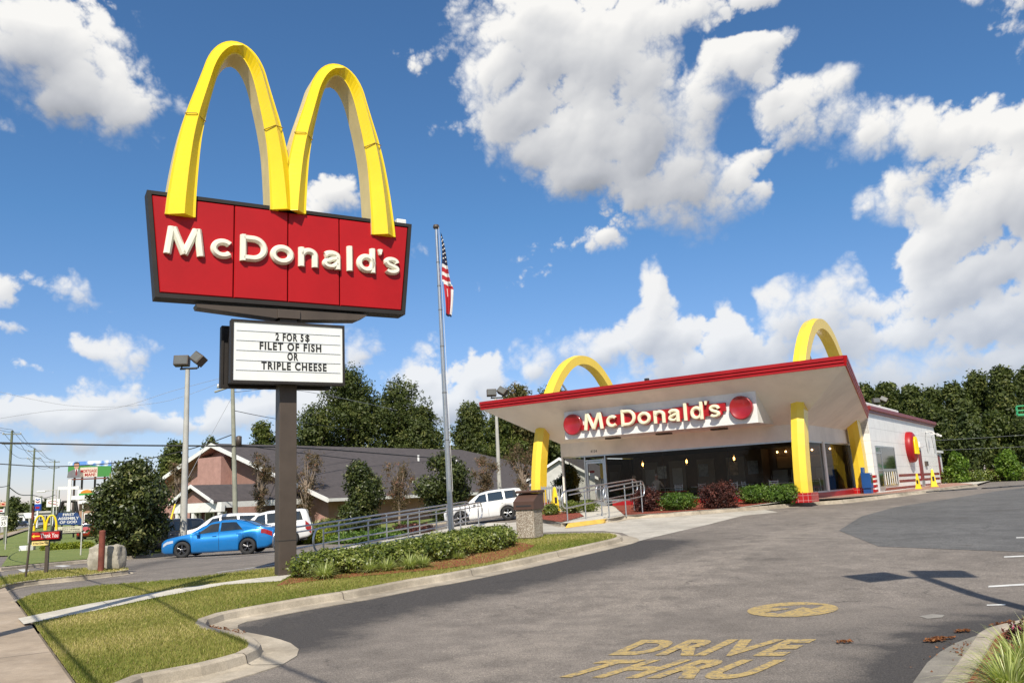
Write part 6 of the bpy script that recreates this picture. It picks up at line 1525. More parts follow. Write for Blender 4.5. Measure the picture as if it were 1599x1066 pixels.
C_('roof_vent', m_whp, lambda mb: mb.tube([(4, 18, ZR(4)-.1), (4, 18, ZR(4)+.5)], .1, 8), rf); C_('roof_vent', m_whp, lambda mb: mb.tube([(5, 22, ZR(5)-.1), (5, 22, ZR(5)+.4)], .1, 8), rf)
for s_ in (-1, 1): C_('rake_trim', m_whp, lambda mb: mb.prism([(0, -.05, zr+.03), (s_*HW, -.05, zE+.03), (s_*HW, -.05, zE-.26), (0, -.05, zr-.28)], (0, .045, 0)))
C_('eave_trim', m_whp, lambda mb: mb.box((HW+.002, 0, zE-.2), (HW+.05, Lc, zE-.0)))
C_('gable_soffit', m_pinkd, lambda mb: [mb.prism([(0, .0, zr-.30), (s_*11.4, .0, ZR(11.4)-.20), (s_*11.4, .0, ZR(11.4)-.24), (0, .0, zr-.34)], (0, .89, 0)) for s_ in (-1, 1)])
# entrance porch, its own gable towards the car park
PA = dep(298, 757, 51); pq = ch.matrix_basis.inverted() if False else (Matrix.Translation(CO) @ Matrix.Rotation(rad(-35), 4, 'Z')).inverted() @ PA
px_, py_, pz_ = pq.x, pq.y, pq.z
hw = 2.35; pe = pz_-1.05
def porch(mb):
    for s_ in (-1, 1):
        a, b_ = Vector((px_, py_, pz_)), Vector((px_+s_*hw, py_, pe)); dd = Vector((0, .9-py_, 0)); up_ = Vector((0, 0, -.12)); mb.add([a, b_, b_+dd, a+dd, a+up_, b_+up_, b_+dd+up_, a+dd+up_], [(0,1,2,3), (4,5,6,7), (0,1,5,4), (1,2,6,5)])
pr = C_('porch_roof', m_shing, porch)
for s_ in (-1, 1): C_('porch_trim', m_whp, lambda mb: mb.prism([(px_, py_-.05, pz_+.03), (px_+s_*hw, py_-.05, pe+.03), (px_+s_*hw, py_-.05, pe-.17), (px_, py_-.05, pz_-.17)], (0, .045, 0)), pr)
C_('porch_gable', m_pinkd, lambda mb: mb.prism([(px_, py_+.3, pz_-.2), (px_+hw*.85, py_+.3, pe-.05), (px_-hw*.85, py_+.3, pe-.05)], (0, .1, 0)), pr)
C_('porch_beam', m_whp, lambda mb: (mb.box((px_-hw+.2, py_+.25, pe-.62), (px_+hw+.4, py_+.5, pe-.06)), mb.box((px_+hw-.0, py_+.5, pe-.4), (px_+hw+.2, .85, pe-.06))))
for dx in (-hw+.35, -.3, hw-.0): C_('porch_column', m_whp, lambda mb: mb.box((px_+dx, py_+.28, 0), (px_+dx+.26, py_+.48, pe-.62)))
C_('porch_wall', m_maro, lambda mb: mb.box((px_-hw+.5, py_+1.2, 0), (px_+hw, py_+1.35, pe-.1)))
for dx in (-1.5, -.1, 1.1): 
    wf = C_('window', m_whp, lambda mb: (mb.box((px_+dx, py_+1.1, .4), (px_+dx+.9, py_+1.195, pe-.6)),)); C_('pane', m_dglass, lambda mb: (mb.box((px_+dx+.1, py_+1.08, .5), (px_+dx+.8, py_+1.098, pe-.7))), wf)
# ------------------------------------------------------------------ poles and wires
m_wood = M('treated_wood', (.14,.16,.10), .9, var=.25, scale=2, bmp=.4); m_wood2 = M('grey_wood', (.27,.27,.21), .9, var=.2, scale=2, bmp=.4); m_wire = M('wire', (.02,.02,.02), .6); m_wireg = M('wire_grey', (.28,.29,.31), .6)
POLES = []
def upole(pxt, pyt, Y, label, r0=.16, arms=((-.35, 1.6), (-1.3, 1.6)), mat=None, lean=0, az=58, base=None):
    tp = dep(pxt, pyt, Y); bs = Vector((tp.x+lean, Y, H(tp.x, Y)))
    o = thing('utility_pole', bs, 0, label, 'utility pole'); t_ = tp-bs
    MB().tube([(0, 0, 0), t_*.5, t_], [r0, r0*.85, r0*.68], 10).build('pole', mat or m_wood, o); d = azd(az)
    for dz, L in arms:
        c = t_+Vector((0, 0, dz)); mb = MB(); mb.tube([c-d*L/2, c+d*L/2], .05, 6); mb.build('crossarm', m_wood2, o)
        mb = MB(); [mb.lathe([(.03, 0), (.06, .05), (.04, .12), (0, .16)], c+d*L*k+Vector((0, 0, .05)), 8) for k in (-.46, 0, .46)]; mb.build('insulators', m_whp, o)
    POLES.append(tp); return o
upole(19, 672, 80, 'nearest wooden utility pole at the left edge of the photo'); upole(54, 700, 107, 'second wooden utility pole along the street'); upole(85.5, 718, 140, 'third wooden utility pole along the street', .14)
upole(93, 762, 175, 'farthest short utility pole beyond the church sign', .12, arms=((-.3, 1.2),))
pp = upole(363, 598, 47, 'slightly leaning grey-green utility pole in front of the church', .15, arms=((-.25, 1.7),), mat=m_wood2, lean=.35, az=70)
MB().tube([dep(335, 612, 46.6)-pp.location, dep(362, 603, 47)-pp.location], .06, 6).build('bracket', m_wood2, pp)
MB().lathe([(0, -.3), (.16, -.28), (.16, .25), (0, .3)], dep(373, 688, 46.7)-pp.location, 12).build('terminal_can', m_bronze, pp)
def wire(label, pts, r=.012, mat=None, sag=0, name='overhead_wire', grp='overhead wires'):
    P = [Vector(p) for p in pts]
    if len(P) == 2 and sag:
        a, b_ = P; P = [a.lerp(b_, i/16)+Vector((0, 0, -sag*4*(i/16)*(1-i/16))) for i in range(17)]
    elif len(P) > 2: P = catmull(P, (P[0]-P[-1]).length/24)
    mb = MB(); mb.tube(P, r, 5, cap=False); o = mb.build(name, mat or m_wire); return tag(o, label, 'wire', grp)
near = Vector((-14.0, 8.0, 10.2))     # top of the street pole beside the camera (out of frame)
stp = Vector((-12.6, 6.6, 0))
# utility pole left of the camera, out of frame; its shadow crosses the lawn
shl = at(0, 991, .1); shr_ = at(290, 912, .13)
tl_ = 11.0/math.tan(SUN_EL)
end_ = at(437, 893, .13); dsh = Vector((-math.sin(SUN_AZ), -math.cos(SUN_AZ), 0)); base_ = Vector((shl.x-.35, shl.y, 0)); base_ = at(290, 912, .13)-dsh*(tl_*.80); base_.z = 0
op = thing('utility_pole', (base_.x, base_.y, 0), 0, 'utility pole beside the sidewalk left of the camera, seen only by its shadow', 'utility pole')
MB().tube([(0, 0, 0), (0, 0, 11)], [.16, .11], 10).build('pole', m_wood, op); mb = MB(); mb.tube([(-.9, 0, 10.4), (.9, .3, 10.4)], .05, 6); mb.build('crossarm', m_wood2, op); MB().lathe([(0, -.4), (.22, -.38), (.22, .35), (0, .4)], (.35, 0, 8.9), 12).build('transformer', m_concp, op)
near = Vector((base_.x, base_.y, 10.6)); lows = Vector((base_.x, base_.y, 7.6))
P1 = POLES[0]; P2 = POLES[1]; P3 = POLES[2]
dv = azd(58); N1 = P1+Vector((13.5, -27.5, .4)); N1 = Vector((-38.5, 53, P1.z))
for k, (o_, dz, sg) in enumerate(((-.7, -.2, 1.2), (0, .1, 1.0), (.7, -.2, 1.2), (-.7, -1.15, 1.6), (.7, -1.15, 1.6))):
    wire('thin street wire between first and second left poles, strand '+names_[k], [P1+dv*o_+Vector((0, 0, dz)), P2+dv*o_+Vector((0, 0, dz))], .02, sag=sg*.4)
    wire('thin street wire between second and third left poles, strand '+names_[k], [P2+dv*o_+Vector((0, 0, dz)), P3+dv*o_+Vector((0, 0, dz))], .022, sag=sg*.5)
    wire('thin street wire from the first left pole towards the camera, strand '+names_[k], [P1+dv*o_+Vector((0, 0, dz)), N1+dv*o_+Vector((0, 0, dz+.2))], .018, sag=sg*.6)
wire('thick sagging cable low between the left poles', [dep(14, 760, 80), dep(32, 772, 95), dep(52, 773, 107), dep(70, 777, 125), dep(86, 772, 140)], .05)
wire('thick cable low from the first left pole to the street edge', [dep(15, 757, 80), dep(0, 760, 62), dep(-60, 752, 40), lows], .03)
wire('long dark cable crossing the sky from the left edge to the church roof', [dep(-60, 689, 46), dep(0, 691, 46.3), dep(200, 695, 46.6), dep(370, 696.5, 47), dep(520, 702, 60), dep(760, 722, 84)], .045, grp=None)
wire('lower dark cable rising to the grey utility pole', [dep(-60, 721, 46), dep(0, 724, 46), dep(90, 728, 46), dep(210, 719, 46.5), dep(300, 700, 47), dep(366, 677, 47)], .028, grp=None)
wire('pale thin wire from the grey pole to the upper left', [dep(345, 590, 47), dep(270, 610, 47), dep(180, 637, 46), dep(90, 640, 45), dep(0, 653, 44)][::1], .010, m_wireg, grp=None)
wire('second pale thin wire left of the grey pole', [dep(348, 596, 47), dep(250, 628, 47), dep(120, 634, 46), dep(0, 612, 45)], .009, m_wireg, grp=None)
wire('wire from the grey pole passing behind the sign pole', [dep(366, 641, 47), dep(440, 655, 60), dep(560, 672, 80)], .02, grp=None)
wire('higher wire from the grey pole passing behind the sign pole', [dep(364, 612, 47), dep(470, 610, 60), dep(620, 640, 85)], .018, m_wireg, grp=None)
wire('wire running over the church roof from the grey pole', [dep(372, 694, 47), dep(470, 707, 58), dep(640, 727, 76)], .03, grp=None)
wire('upper thin wire before the right hand trees', [dep(1440, 688, 74), dep(1520, 684, 75), dep(1640, 676, 76)], .009, m_wireg, grp=None); wire('lower thin wire before the right hand trees', [dep(1460, 703, 74), dep(1530, 700, 75), dep(1640, 695, 76)], .008, m_wireg, grp=None)
gw = wire('thin steel guy wire of the grey utility pole', [dep(363, 618, 47), dep(273, 787, 44.5), dep(252, 860, 43)], .012, m_wireg, name='guy_wire', grp=None)
o = tag(MB().tube([dep(273.5, 787, 44.4), dep(253.5, 858, 42.9)], .05, 6).build('guy_guard', m_cone), 'yellow plastic guard round the guy wire', 'guy guard')
o = tag(MB().tube([dep(283.5, 815, 43.4), dep(268, 858, 42.6)], .04, 6).build('guy_guard', m_whp), 'white guard beside the yellow guy guard', 'guy guard')
# the wire whose shadow falls on the sidewalk and lawn
sa_, sb_ = at(60, 905, .13), at(165, 1045, .13)
def liftsun(p, h): return p+sd*(h/sd.z)
wire('overhead cable along the sidewalk whose shadow crosses the lawn', [liftsun(at(18, 868, .13), 6.3), liftsun(at(22, 893, .13), 6.2), liftsun(at(50, 925, .13), 6.1), liftsun(at(95, 985, .13), 6.0), liftsun(at(178, 1066, .13), 6.1), liftsun(at(260, 1150, .13), 6.2)], .035, grp=None) if False else None
wire('overhead cable along the sidewalk whose shadow crosses the lawn', [near+Vector((0, 0, -3.2))+azd(146)*12, near+Vector((0, 0, -3.2))], .03, sag=.3, grp=None)
sA = liftsun(at(20, 905, .13), 5.6); sB = liftsun(at(180, 1060, .13), 5.6); ext = (sB-sA); wire('low overhead cable above the lawn corner left of the camera', [sA-ext*.9, sB+ext*.8], .028, sag=.35, grp=None)
# ------------------------------------------------------------------ small arched thank-you sign
g_ = at(72, 894, .12); th_s = thing('arched_sign', g_, rad(12), 'small thank you sign with yellow arches on a grass island', 'sign')
def px2(px, py): q = dep(px, py, g_.y)-g_; return q.x, q.z
def T_(name, mats, fn): mb = MB(); fn(mb); return mb.build(name, mats, th_s)
T_('post', m_bronze, lambda mb: mb.box((-.045, -.045, -.02), (.045, .045, px2(72, 845)[1])))
x0, z0 = px2(52, 842.5); x1, z1 = px2(93, 829)
T_('red_board', m_sred, lambda mb: mb.box((x0, -.12, z0), (x1, -.02, z1), bev=.01)); rb0 = T_('board_frame', m_frame, lambda mb: (mb.box((x0-.02, -.018, z0-.02), (x1+.02, .10, z1+.02)), mb.box((x0+.0, -.06, px2(60, 846)[1]), (x1, .08, z0-.022))))
zz0, zz1 = px2(60, 845.5)[1], px2(60, 842.5)[1]-.02; h_ = (z1-z0)
T_('yellow_board', m_cream if False else M('pale_yellow', (.75,.58,.22), .4), lambda mb: mb.box((x0+.03, -.075, z0-.16), (x1-.28, -.061, z0-.03)))
T_('lettering', m_whp, lambda mb: place_text(mb, 'Thank You', ((x0+x1)/2+.12, -.122, z0+h_*.22), (1,0,0), (0,0,1), width=(x1-x0)*.62, height=h_*.6, extrude=.003, offset=.01))
T_('arrow', M('arrow_yellow', (.8,.5,.03), .4), lambda mb: mb.prism([(x0+.03, -.125, z0+h_*.5), (x0+.10, -.125, z0+h_*.75), (x0+.10, -.125, z0+h_*.58), (x0+.24, -.125, z0+h_*.58), (x0+.24, -.125, z0+h_*.42), (x0+.10, -.125, z0+h_*.42), (x0+.10, -.125, z0+h_*.25)], (0, .004, 0)))
T_('lettering', m_black, lambda mb: place_text(mb, '24 Hour Drive-Thru', (x0+.03+(x1-.31-x0)/2, -.078, z0-.125), (1,0,0), (0,0,1), width=(x1-.36-x0), height=.06, extrude=.002, offset=.01))
ax0, az0 = px2(55.5, 828); ax1, az1 = px2(90, 802.5); aw = (ax1-ax0)/2
for k in (0, 1):
    def fn(mb):
        c = ax0+aw*(.5+k); P = [(c+aw*.46*s_*w_, -.06, az0+(az1-az0-.02)*z_) for s_, w_, z_ in [(-1, 1, 0), (-1, .96, .3), (-1, .84, .6), (-1, .6, .85), (-1, .3, .97), (0, 0, 1), (1, .3, .97), (1, .6, .85), (1, .84, .6), (1, .96, .3), (1, 1, 0)]]
        mb.tube(P, [.037, .035, .032, .028, .026, .026, .026, .028, .032, .035, .037], 6)
    T_('arch', m_yel2, fn)
# boulder, rusty post
g_ = at(166, 889, .12); bo = thing('boulder', g_, 0, 'pale split boulder on the small grass island', 'boulder')
m_rock = M('pale_rock', (.34,.31,.25), .9, var=.3, scale=4, bmp=.6, bscale=12, dirt=.3)
def rock(cx, w_, h, dpt, seed, tilt):
    bm = bmesh.new(); bmesh.ops.create_icosphere(bm, subdivisions=4, radius=1)
    for v in bm.verts:
        n_ = mnoise.noise(v.co*1.3+Vector((seed, 0, 0)))*.35+mnoise.noise(v.co*4+Vector((seed, 3, 0)))*.08
        q = v.co.normalized(); m__ = max(abs(q.x), abs(q.y), abs(q.z)); q = q.lerp(q/m__, .55)*(1+n_*.5)
        v.co = Vector((cx+q.x*w_+q.z*tilt, q.y*dpt, max(-.05, h*.5+q.z*h*.52)))
    mb = MB(); bm.verts.index_update(); mb.add([v.co for v in bm.verts], [[v.index for v in f.verts] for f in bm.faces], 0, False); bm.free(); return mb
rock(-.20, .27, .70, .3, 1, -.03).build('stone', m_rock, bo); rock(.24, .24, .68, .3, 5, -.05).build('stone', m_rock, bo)
g_ = at(167, 890, .12); o = thing('rusty_post', g_+Vector((0, -.35, 0)), 0, 'rust-red steel post in front of the pale boulder', 'bollard')
m_rust = M('rust', (.17,.045,.028), .8, var=.35, scale=4, bmp=.3); MB().tube([(0, 0, -.05), (0, 0, 1.10)], .085, 14).build('post', m_rust, o); MB().lathe([(.085, 1.10), (.07, 1.12), (0, 1.13)], n=14).build('cap', m_rust, o)
# church sign with cross
g_ = gnd(103, 60); cs = thing('church_sign', g_, rad(18), 'black-framed church sign with blue panel and tall white cross', 'sign')
def q2(px, py): q = dep(px, py, g_.y)-g_; return q.x/math.cos(rad(18)), q.z
def K_(name, mats, fn, parent=None): mb = MB(); fn(mb); return mb.build(name, mats, parent or cs)
xa, za = q2(77, 836); xb, zb_ = q2(126, 834); xc1, zt_ = q2(98, 783); xc2, _ = q2(116, 783)
for (a, b_) in (((xa, -.0), (xc1, zt_)), ((xb, 0), (xc2, zt_))): K_('frame_post', m_black, lambda mb: mb.tube([(a[0], .12, a[1]), (b_[0], .12, b_[1])], .10, 4))
K_('frame_post', m_black, lambda mb: mb.tube([(xc1, .12, zt_), (xc2, .12, zt_)], .08, 4)); K_('frame_post', m_black, lambda mb: mb.tube([(xc1+.05, .2, za-.2), (xc1+.05, .2, zt_)], .06, 4)); K_('frame_post', m_black, lambda mb: mb.tube([(xc2-.05, .2, za-.2), (xc2-.05, .2, zt_)], .06, 4))
m_sblue = M('sign_blue', (.012,.045,.16), .5)
A_ = [q2(*p) for p in ((94, 800), (119, 800), (125, 813), (125, 819), (88, 819), (88, 813))]; bp = K_('blue_panel', m_sblue, lambda mb: mb.prism([(x, -.05, z) for x, z in A_], (0, .12, 0)))
cxm = (A_[4][0]+A_[3][0])/2; wz = A_[0][1]-A_[4][1]
K_('lettering', m_whp, lambda mb: [place_text(mb, s_, (cxm, -.056, A_[4][1]+wz*f_), (1,0,0), (0,0,1), width=w_, height=wz*.22, extrude=.004, offset=.02) for s_, f_, w_ in (('FIRST', .70, .75), ('ASSEMBLY', .39, 1.35), ('OF GOD', .08, 1.1))], bp)
x0, z0 = q2(88, 832); x1, z1 = q2(125, 820.5); cp = K_('cream_panel', M('cream_panel', (.55,.52,.40), .5), lambda mb: mb.box((x0, -.05, z0), (x1, .07, z1)))
K_('lettering', m_black, lambda mb: [place_text(mb, s_, ((x0+x1)/2, -.056, z0+(z1-z0)*f_), (1,0,0), (0,0,1), width=w_, height=(z1-z0)*.17, extrude=.003, offset=.015) for s_, f_, w_ in (('JOIN US', .72, .8), ('SUNDAY 10:30AM', .42, 1.45), ('WEDNESDAY 6:30PM', .12, 1.5))], cp)
K_('base_frame', m_black, lambda mb: (mb.box((x0-.06, -.02, z0-.09), (x1+.06, .14, z0-.003)), mb.box((x0-.04, .02, 0), (x0+.06, .12, z0)), mb.box((x1-.06, .02, 0), (x1+.04, .12, z0))))
xv, zb0 = q2(107, 798); _, zt0 = q2(107, 748); xl_, zh = q2(93.5, 762.5); xr_, _ = q2(121.5, 762.5)
K_('cross', m_whp, lambda mb: (mb.box((xv-.11, -.14, zb0), (xv+.11, .04, zt0)), mb.box((xl_, -.137, zh-.10), (xv-.112, .037, zh+.12)), mb.box((xv+.112, -.137, zh-.10), (xr_, .037, zh+.12))))
# street sign posts
g_ = at(126, 866, .12); o = thing('street_sign', g_, rad(10), 'thin grey post with a small white sign on the church lawn', 'sign'); tz = dep(127, 780, g_.y).z-g_.z
MB().box((-.03, -.03, -.02), (.03, .03, tz)).build('post', m_concp, o); MB().box((-.22, -.06, tz-.2), (.26, -.031, tz-.03)).build('panel', m_whp, o)
g_ = at(40, 901, .12); o = thing('leaning_pole', g_, 0, 'thin grey pole leaning beside the thank you sign', 'pole'); tp = dep(53, 790, g_.y)-g_
MB().tube([(0, 0, -.02), tp], .028, 6).build('pole', m_bronze, o); MB().box((tp.x-.04, -.03, tp.z-.35), (tp.x+.02, .0, tp.z), 0).build('bracket', m_rust, o)
g_ = gnd(6, 62); o = thing('speed_limit_sign', g_, 0, 'white SPEED LIMIT 35 sign at the left edge', 'sign'); a, b_ = dep(-1, 822, 62)-g_, dep(12.5, 804.5, 62)-g_
MB().box((.05, 0, 0), (.11, .05, b_.z)).build('post', m_concp, o); sp_ = MB().box((a.x, -.03, a.z), (b_.x, -.005, b_.z), bev=.0).build('panel', m_whp, o); wd_ = b_.x-a.x; hd_ = b_.z-a.z; mx = (a.x+b_.x)/2
mb = MB(); [place_text(mb, s_, (mx, -.033, a.z+hd_*f_), (1,0,0), (0,0,1), width=wd_*w_, height=hd_*h_, extrude=.003, offset=.01) for s_, f_, w_, h_ in (('SPEED', .78, .75, .12), ('LIMIT', .60, .65, .12), ('35', .12, .62, .36))]; mb.build('lettering', m_black, o)
g_ = gnd(43, 75); o = thing('street_sign', g_, 0, 'white sign board standing left of the yellow arches', 'sign'); a, b_ = dep(36.5, 809, 75)-g_, dep(50, 800, 75)-g_
MB().box((a.x, 0, a.z), (b_.x, .05, b_.z)).build('panel', m_whp, o); MB().box((-.05, .05, 0), (.05, .12, b_.z)).build('post', m_concp, o)
g_ = gnd(157, 70); o = thing('street_sign', g_, 0, 'small red and white sign right of the red suv', 'sign'); a, b_ = dep(155, 829, 70)-g_, dep(160, 822, 70)-g_
MB().box((a.x, 0, a.z), (b_.x, .05, b_.z)).build('panel', m_red, o); MB().box((-.04, .05, 0), (.04, .1, b_.z)).build('post', m_concp, o)
o = thing('utility_box', gnd(39, 56), .3, 'white and grey utility box beside the far sidewalk', 'utility box'); MB().box((-.3, -.3, 0), (.15, .3, .42), bev=.02).build('housing', m_whp, o); MB().box((.153, -.3, 0), (.55, .3, .45), bev=.02).build('cover', m_concp, o)
# filling station and shop signs
def sgn(px, Y, ytop, label, name='roadside_sign'):
    g_ = gnd(px, Y); return thing(name, g_, 0, label, 'sign'), g_, (lambda x, y: (lambda q: (q.x, q.z))(dep(x, y, Y)-g_))
o, g_, f_ = sgn(59, 180, 776, 'filling station sign with blue and red chevrons beside the second pole'); x0, z0 = f_(54, 786.5); x1, z1 = f_(64, 776)
MB().box((x0, 0, z0), (x1, .5, z1)).build('logo_panel', m_whp, o); zb2 = f_(59, 796.5)[1]; MB().box((x0, .01, zb2), (x1, .5, z0-.02)).build('price_panel', M('pure_blue', (.012,.06,.35), .4), o); MB().box((x0+.3, -.04, zb2+.4), (x1-.2, -.001, zb2+.8)).build('price_stripe', m_red, o)
cxx = (x0+x1)/2; wq = (x1-x0)*.36; hq = z1-z0
for zc_, mt_ in ((.50, M('chevron_blue', (.01,.04,.2), .4)), (.12, m_red)):
    MB().prism([(cxx-wq, -.05, z0+hq*(zc_+.34)), (cxx, -.05, z0+hq*(zc_+.18)), (cxx+wq, -.05, z0+hq*(zc_+.34)), (cxx+wq, -.05, z0+hq*(zc_+.18)), (cxx, -.05, z0+hq*zc_), (cxx-wq, -.05, z0+hq*(zc_+.18))], (0, .04, 0)).build('chevron', mt_, o)
MB().box((cxx-.15, .1, 0), (cxx+.15, .4, zb2)).build('post', m_whp, o)
o, g_, f_ = sgn(82, 150, 778, 'white roadside sign with a red swoosh beside the cross'); x0, z0 = f_(72, 791.5); x1, z1 = f_(93.5, 778.5)
MB().box((x0, 0, z0), (x1, .4, z1), bev=.05).build('panel', m_whp, o); MB().box(((x0+x1)/2-.12, .1, 0), ((x0+x1)/2+.12, .3, z0)).build('post', m_whp, o)
mb = MB(); cxx = (x0+x1)/2; mb.tube([(cxx-.9, -.03, (z0+z1)/2+.15), (cxx-.5, -.03, (z0+z1)/2+.4), (cxx+.5, -.03, (z0+z1)/2+.3), (cxx+1.0, -.03, (z0+z1)/2)], .04, 4); mb.tube([(cxx-.8, -.03, (z0+z1)/2), (cxx-.1, -.03, (z0+z1)/2-.1), (cxx+.9, -.03, (z0+z1)/2-.35)], .06, 4); mb.build('swoosh', m_red, o)
for k, (xa_, ya, xb_, yb, mt_, lb) in enumerate(((0,790,10,783.5,M('sign_peach', (.6,.35,.22), .5),'peach coloured shop sign at the left edge'),(-3,800,7,794.5,m_whp,'white and red shop sign below the peach one'))):
    o, g_, f_ = sgn(3, 150, 780, lb); x0, z0 = f_(xa_, ya); x1, z1 = f_(xb_, yb); MB().box((x0, 0, z0), (x1, .3, z1)).build('panel', mt_, o); MB().box((x0+.3, -.03, (z0+z1)/2-.12), (x1-.3, -.001, (z0+z1)/2+.12)).build('stripe', m_red, o); MB().box((x0+.5, .31, 0), (x0+.7, .4, z1)).build('post', m_concp, o)
# cobra-head street lamp
o = thing('street_lamp', gnd(88, 130), 0, 'distant arm street lamp above the filling station sign', 'street lamp'); q = dep(88, 764, 130)-o.location; e = dep(66, 767, 130)-o.location; MB().tube([(0, 0, 0), q, e], .08, 6).build('arm', m_concp, o); MB().tube([e-Vector((.8, 0, 0)), e+Vector((.5, 0, 0))], .14, 6).build('lamp_head', m_whp, o)
# billboards
g_ = gnd(138, 130); bb = thing('billboard', g_, rad(8), 'large billboard of a suited man and red lettering above the magnolia', 'billboard')
def b2(px, py): q = dep(px, py, 130)-g_; return q.x/math.cos(rad(8)), q.z
def Q_(name, mats, fn, parent=None): mb = MB(); fn(mb); return mb.build(name, mats, parent or bb)
x0, z0 = b2(108, 746); x1, z1 = b2(172, 718); hh_ = z1-z0
m_bbs, t, b = newmat('billboard_print'); c_ = t.node('ShaderNodeTexCoord').outputs['Object']; s3 = t.n.new('ShaderNodeSeparateXYZ'); t.l.new(c_, s3.inputs[0])
zf = t.math('DIVIDE', t.math('SUBTRACT', s3.outputs[2], z0), hh_); cl = t.ramp(t.noise(c_, .8, 4, .6), [(.45, (.10,.25,.62)), (.6, (.75,.78,.85))])
hill = t.math('ADD', zf, t.math('MULTIPLY_ADD', t.math('SINE', t.math('MULTIPLY', s3.outputs[0], .55)), .06, 0)); mk = t.ramp(hill, [(.70, 0.0), (.72, 1.0)])
t.l.new(t.mix(mk, (.045,.22,.04), cl), b.inputs['Base Color']); b.inputs['Roughness'].default_value = .6
pn0 = Q_('panel', m_bbs, lambda mb: mb.box((x0, 0, z0), (x1, .3, z1)))
cx0, cz0 = b2(121, 734); suit = M('suit_grey', (.16,.16,.17), .7); skin = M('printed_skin', (.5,.26,.17), .6)
Q_('printed_suit', suit, lambda mb: mb.prism([(cx0-1.35, -.03, z0+.02), (cx0-1.2, -.03, z0+hh_*.38), (cx0-.35, -.03, z0+hh_*.52), (cx0+.35, -.03, z0+hh_*.52), (cx0+1.0, -.03, z0+hh_*.40), (cx0+1.1, -.03, z0+.02)], (0, .02, 0)), pn0)
Q_('printed_shirt', m_whp, lambda mb: mb.prism([(cx0-.25, -.035, z0+hh_*.53), (cx0+.25, -.035, z0+hh_*.53), (cx0+.02, -.035, z0+hh_*.15)], (0, .004, 0)), pn0)
Q_('printed_tie', m_redd, lambda mb: mb.prism([(cx0-.09, -.04, z0+hh_*.50), (cx0+.09, -.04, z0+hh_*.50), (cx0+.15, -.04, z0+hh_*.2), (cx0, -.04, z0+hh_*.1), (cx0-.12, -.04, z0+hh_*.2)], (0, .004, 0)), pn0)
def oval(mb, cx_, cz_, rx, rz_, y): mb.prism([(cx_+rx*math.cos(a), y, cz_+rz_*math.sin(a)) for a in np.linspace(0, 6.28, 21)[:-1]], (0, .01, 0))
Q_('printed_head', skin, lambda mb: oval(mb, cx0, z0+hh_*.74, .38, .56, -.05), pn0)
Q_('printed_hair', m_blk, lambda mb: mb.prism([(cx0-.40, -.06, z0+hh_*.76), (cx0-.38, -.06, z0+hh_*.93), (cx0, -.06, z0+hh_*.985), (cx0+.38, -.06, z0+hh_*.93), (cx0+.40, -.06, z0+hh_*.76), (cx0+.3, -.06, z0+hh_*.87), (cx0-.3, -.06, z0+hh_*.87)], (0, .008, 0)), pn0)
bx0, bz0 = b2(126, 745); bx1, bz1 = b2(152, 728.5)
Q_('text_panel', M('panel_cream', (.62,.52,.42), .6), lambda mb: mb.box((bx0, -.03, bz0), (bx1, -.001, bz1)), pn0)
Q_('lettering', m_red, lambda mb: (place_text(mb, 'MORTGAGE', ((bx0+bx1)/2, -.034, bz0+(bz1-bz0)*.46), (1,0,0), (0,0,1), width=(bx1-bx0)*.92, height=(bz1-bz0)*.32, extrude=.004, offset=.03), place_text(mb, 'MAN!', ((bx0+bx1)/2+.2, -.034, bz0+(bz1-bz0)*.08), (1,0,0), (0,0,1), width=(bx1-bx0)*.6, height=(bz1-bz0)*.32, extrude=.004, offset=.03)), pn0)
for px in (116, 127, 146, 160): xq, _ = b2(px, 760); Q_('steel_post', m_bronze, lambda mb: mb.box((xq-.12, .32, 0), (xq+.12, .6, z1-.3)))
Q_('catwalk', m_rust, lambda mb: mb.box((x0+.4, -.9, z0-.35), (x1-.3, .1, z0-.2)))
g2 = gnd(137, 125); o = thing('billboard', g2, 0, 'smaller orange and green billboard below the large one', 'billboard'); q0, q1_ = dep(121, 776, 125)-g2, dep(150, 763, 125)-g2
pb_ = MB().box((q0.x, 0, q0.z), (q1_.x, .2, q1_.z)).build('panel', m_whp, o); MB().prism([(q0.x+.2, -.03, q0.z), (q1_.x-.2, -.03, q0.z), (q1_.x-.2, -.03, q0.z+.55), (q0.x+.2, -.03, q0.z+.55)], (0, .02, 0)).build('print_green', M('print_green', (.06,.30,.05), .6), pb_)
mxx = (q0.x+q1_.x)/2; MB().prism([(mxx+.95*math.cos(a), -.03, q0.z+.56+.5*math.sin(a)) for a in np.linspace(0, math.pi, 14)], (0, .02, 0)).build('print_orange', M('print_orange', (.6,.22,.02), .6), pb_)
MB().box((q0.x+.4, .21, 0), (q0.x+.6, .4, q1_.z)).build('post', m_bronze, o); MB().box((q1_.x-.6, .21, 0), (q1_.x-.4, .4, q1_.z)).build('post', m_bronze, o)
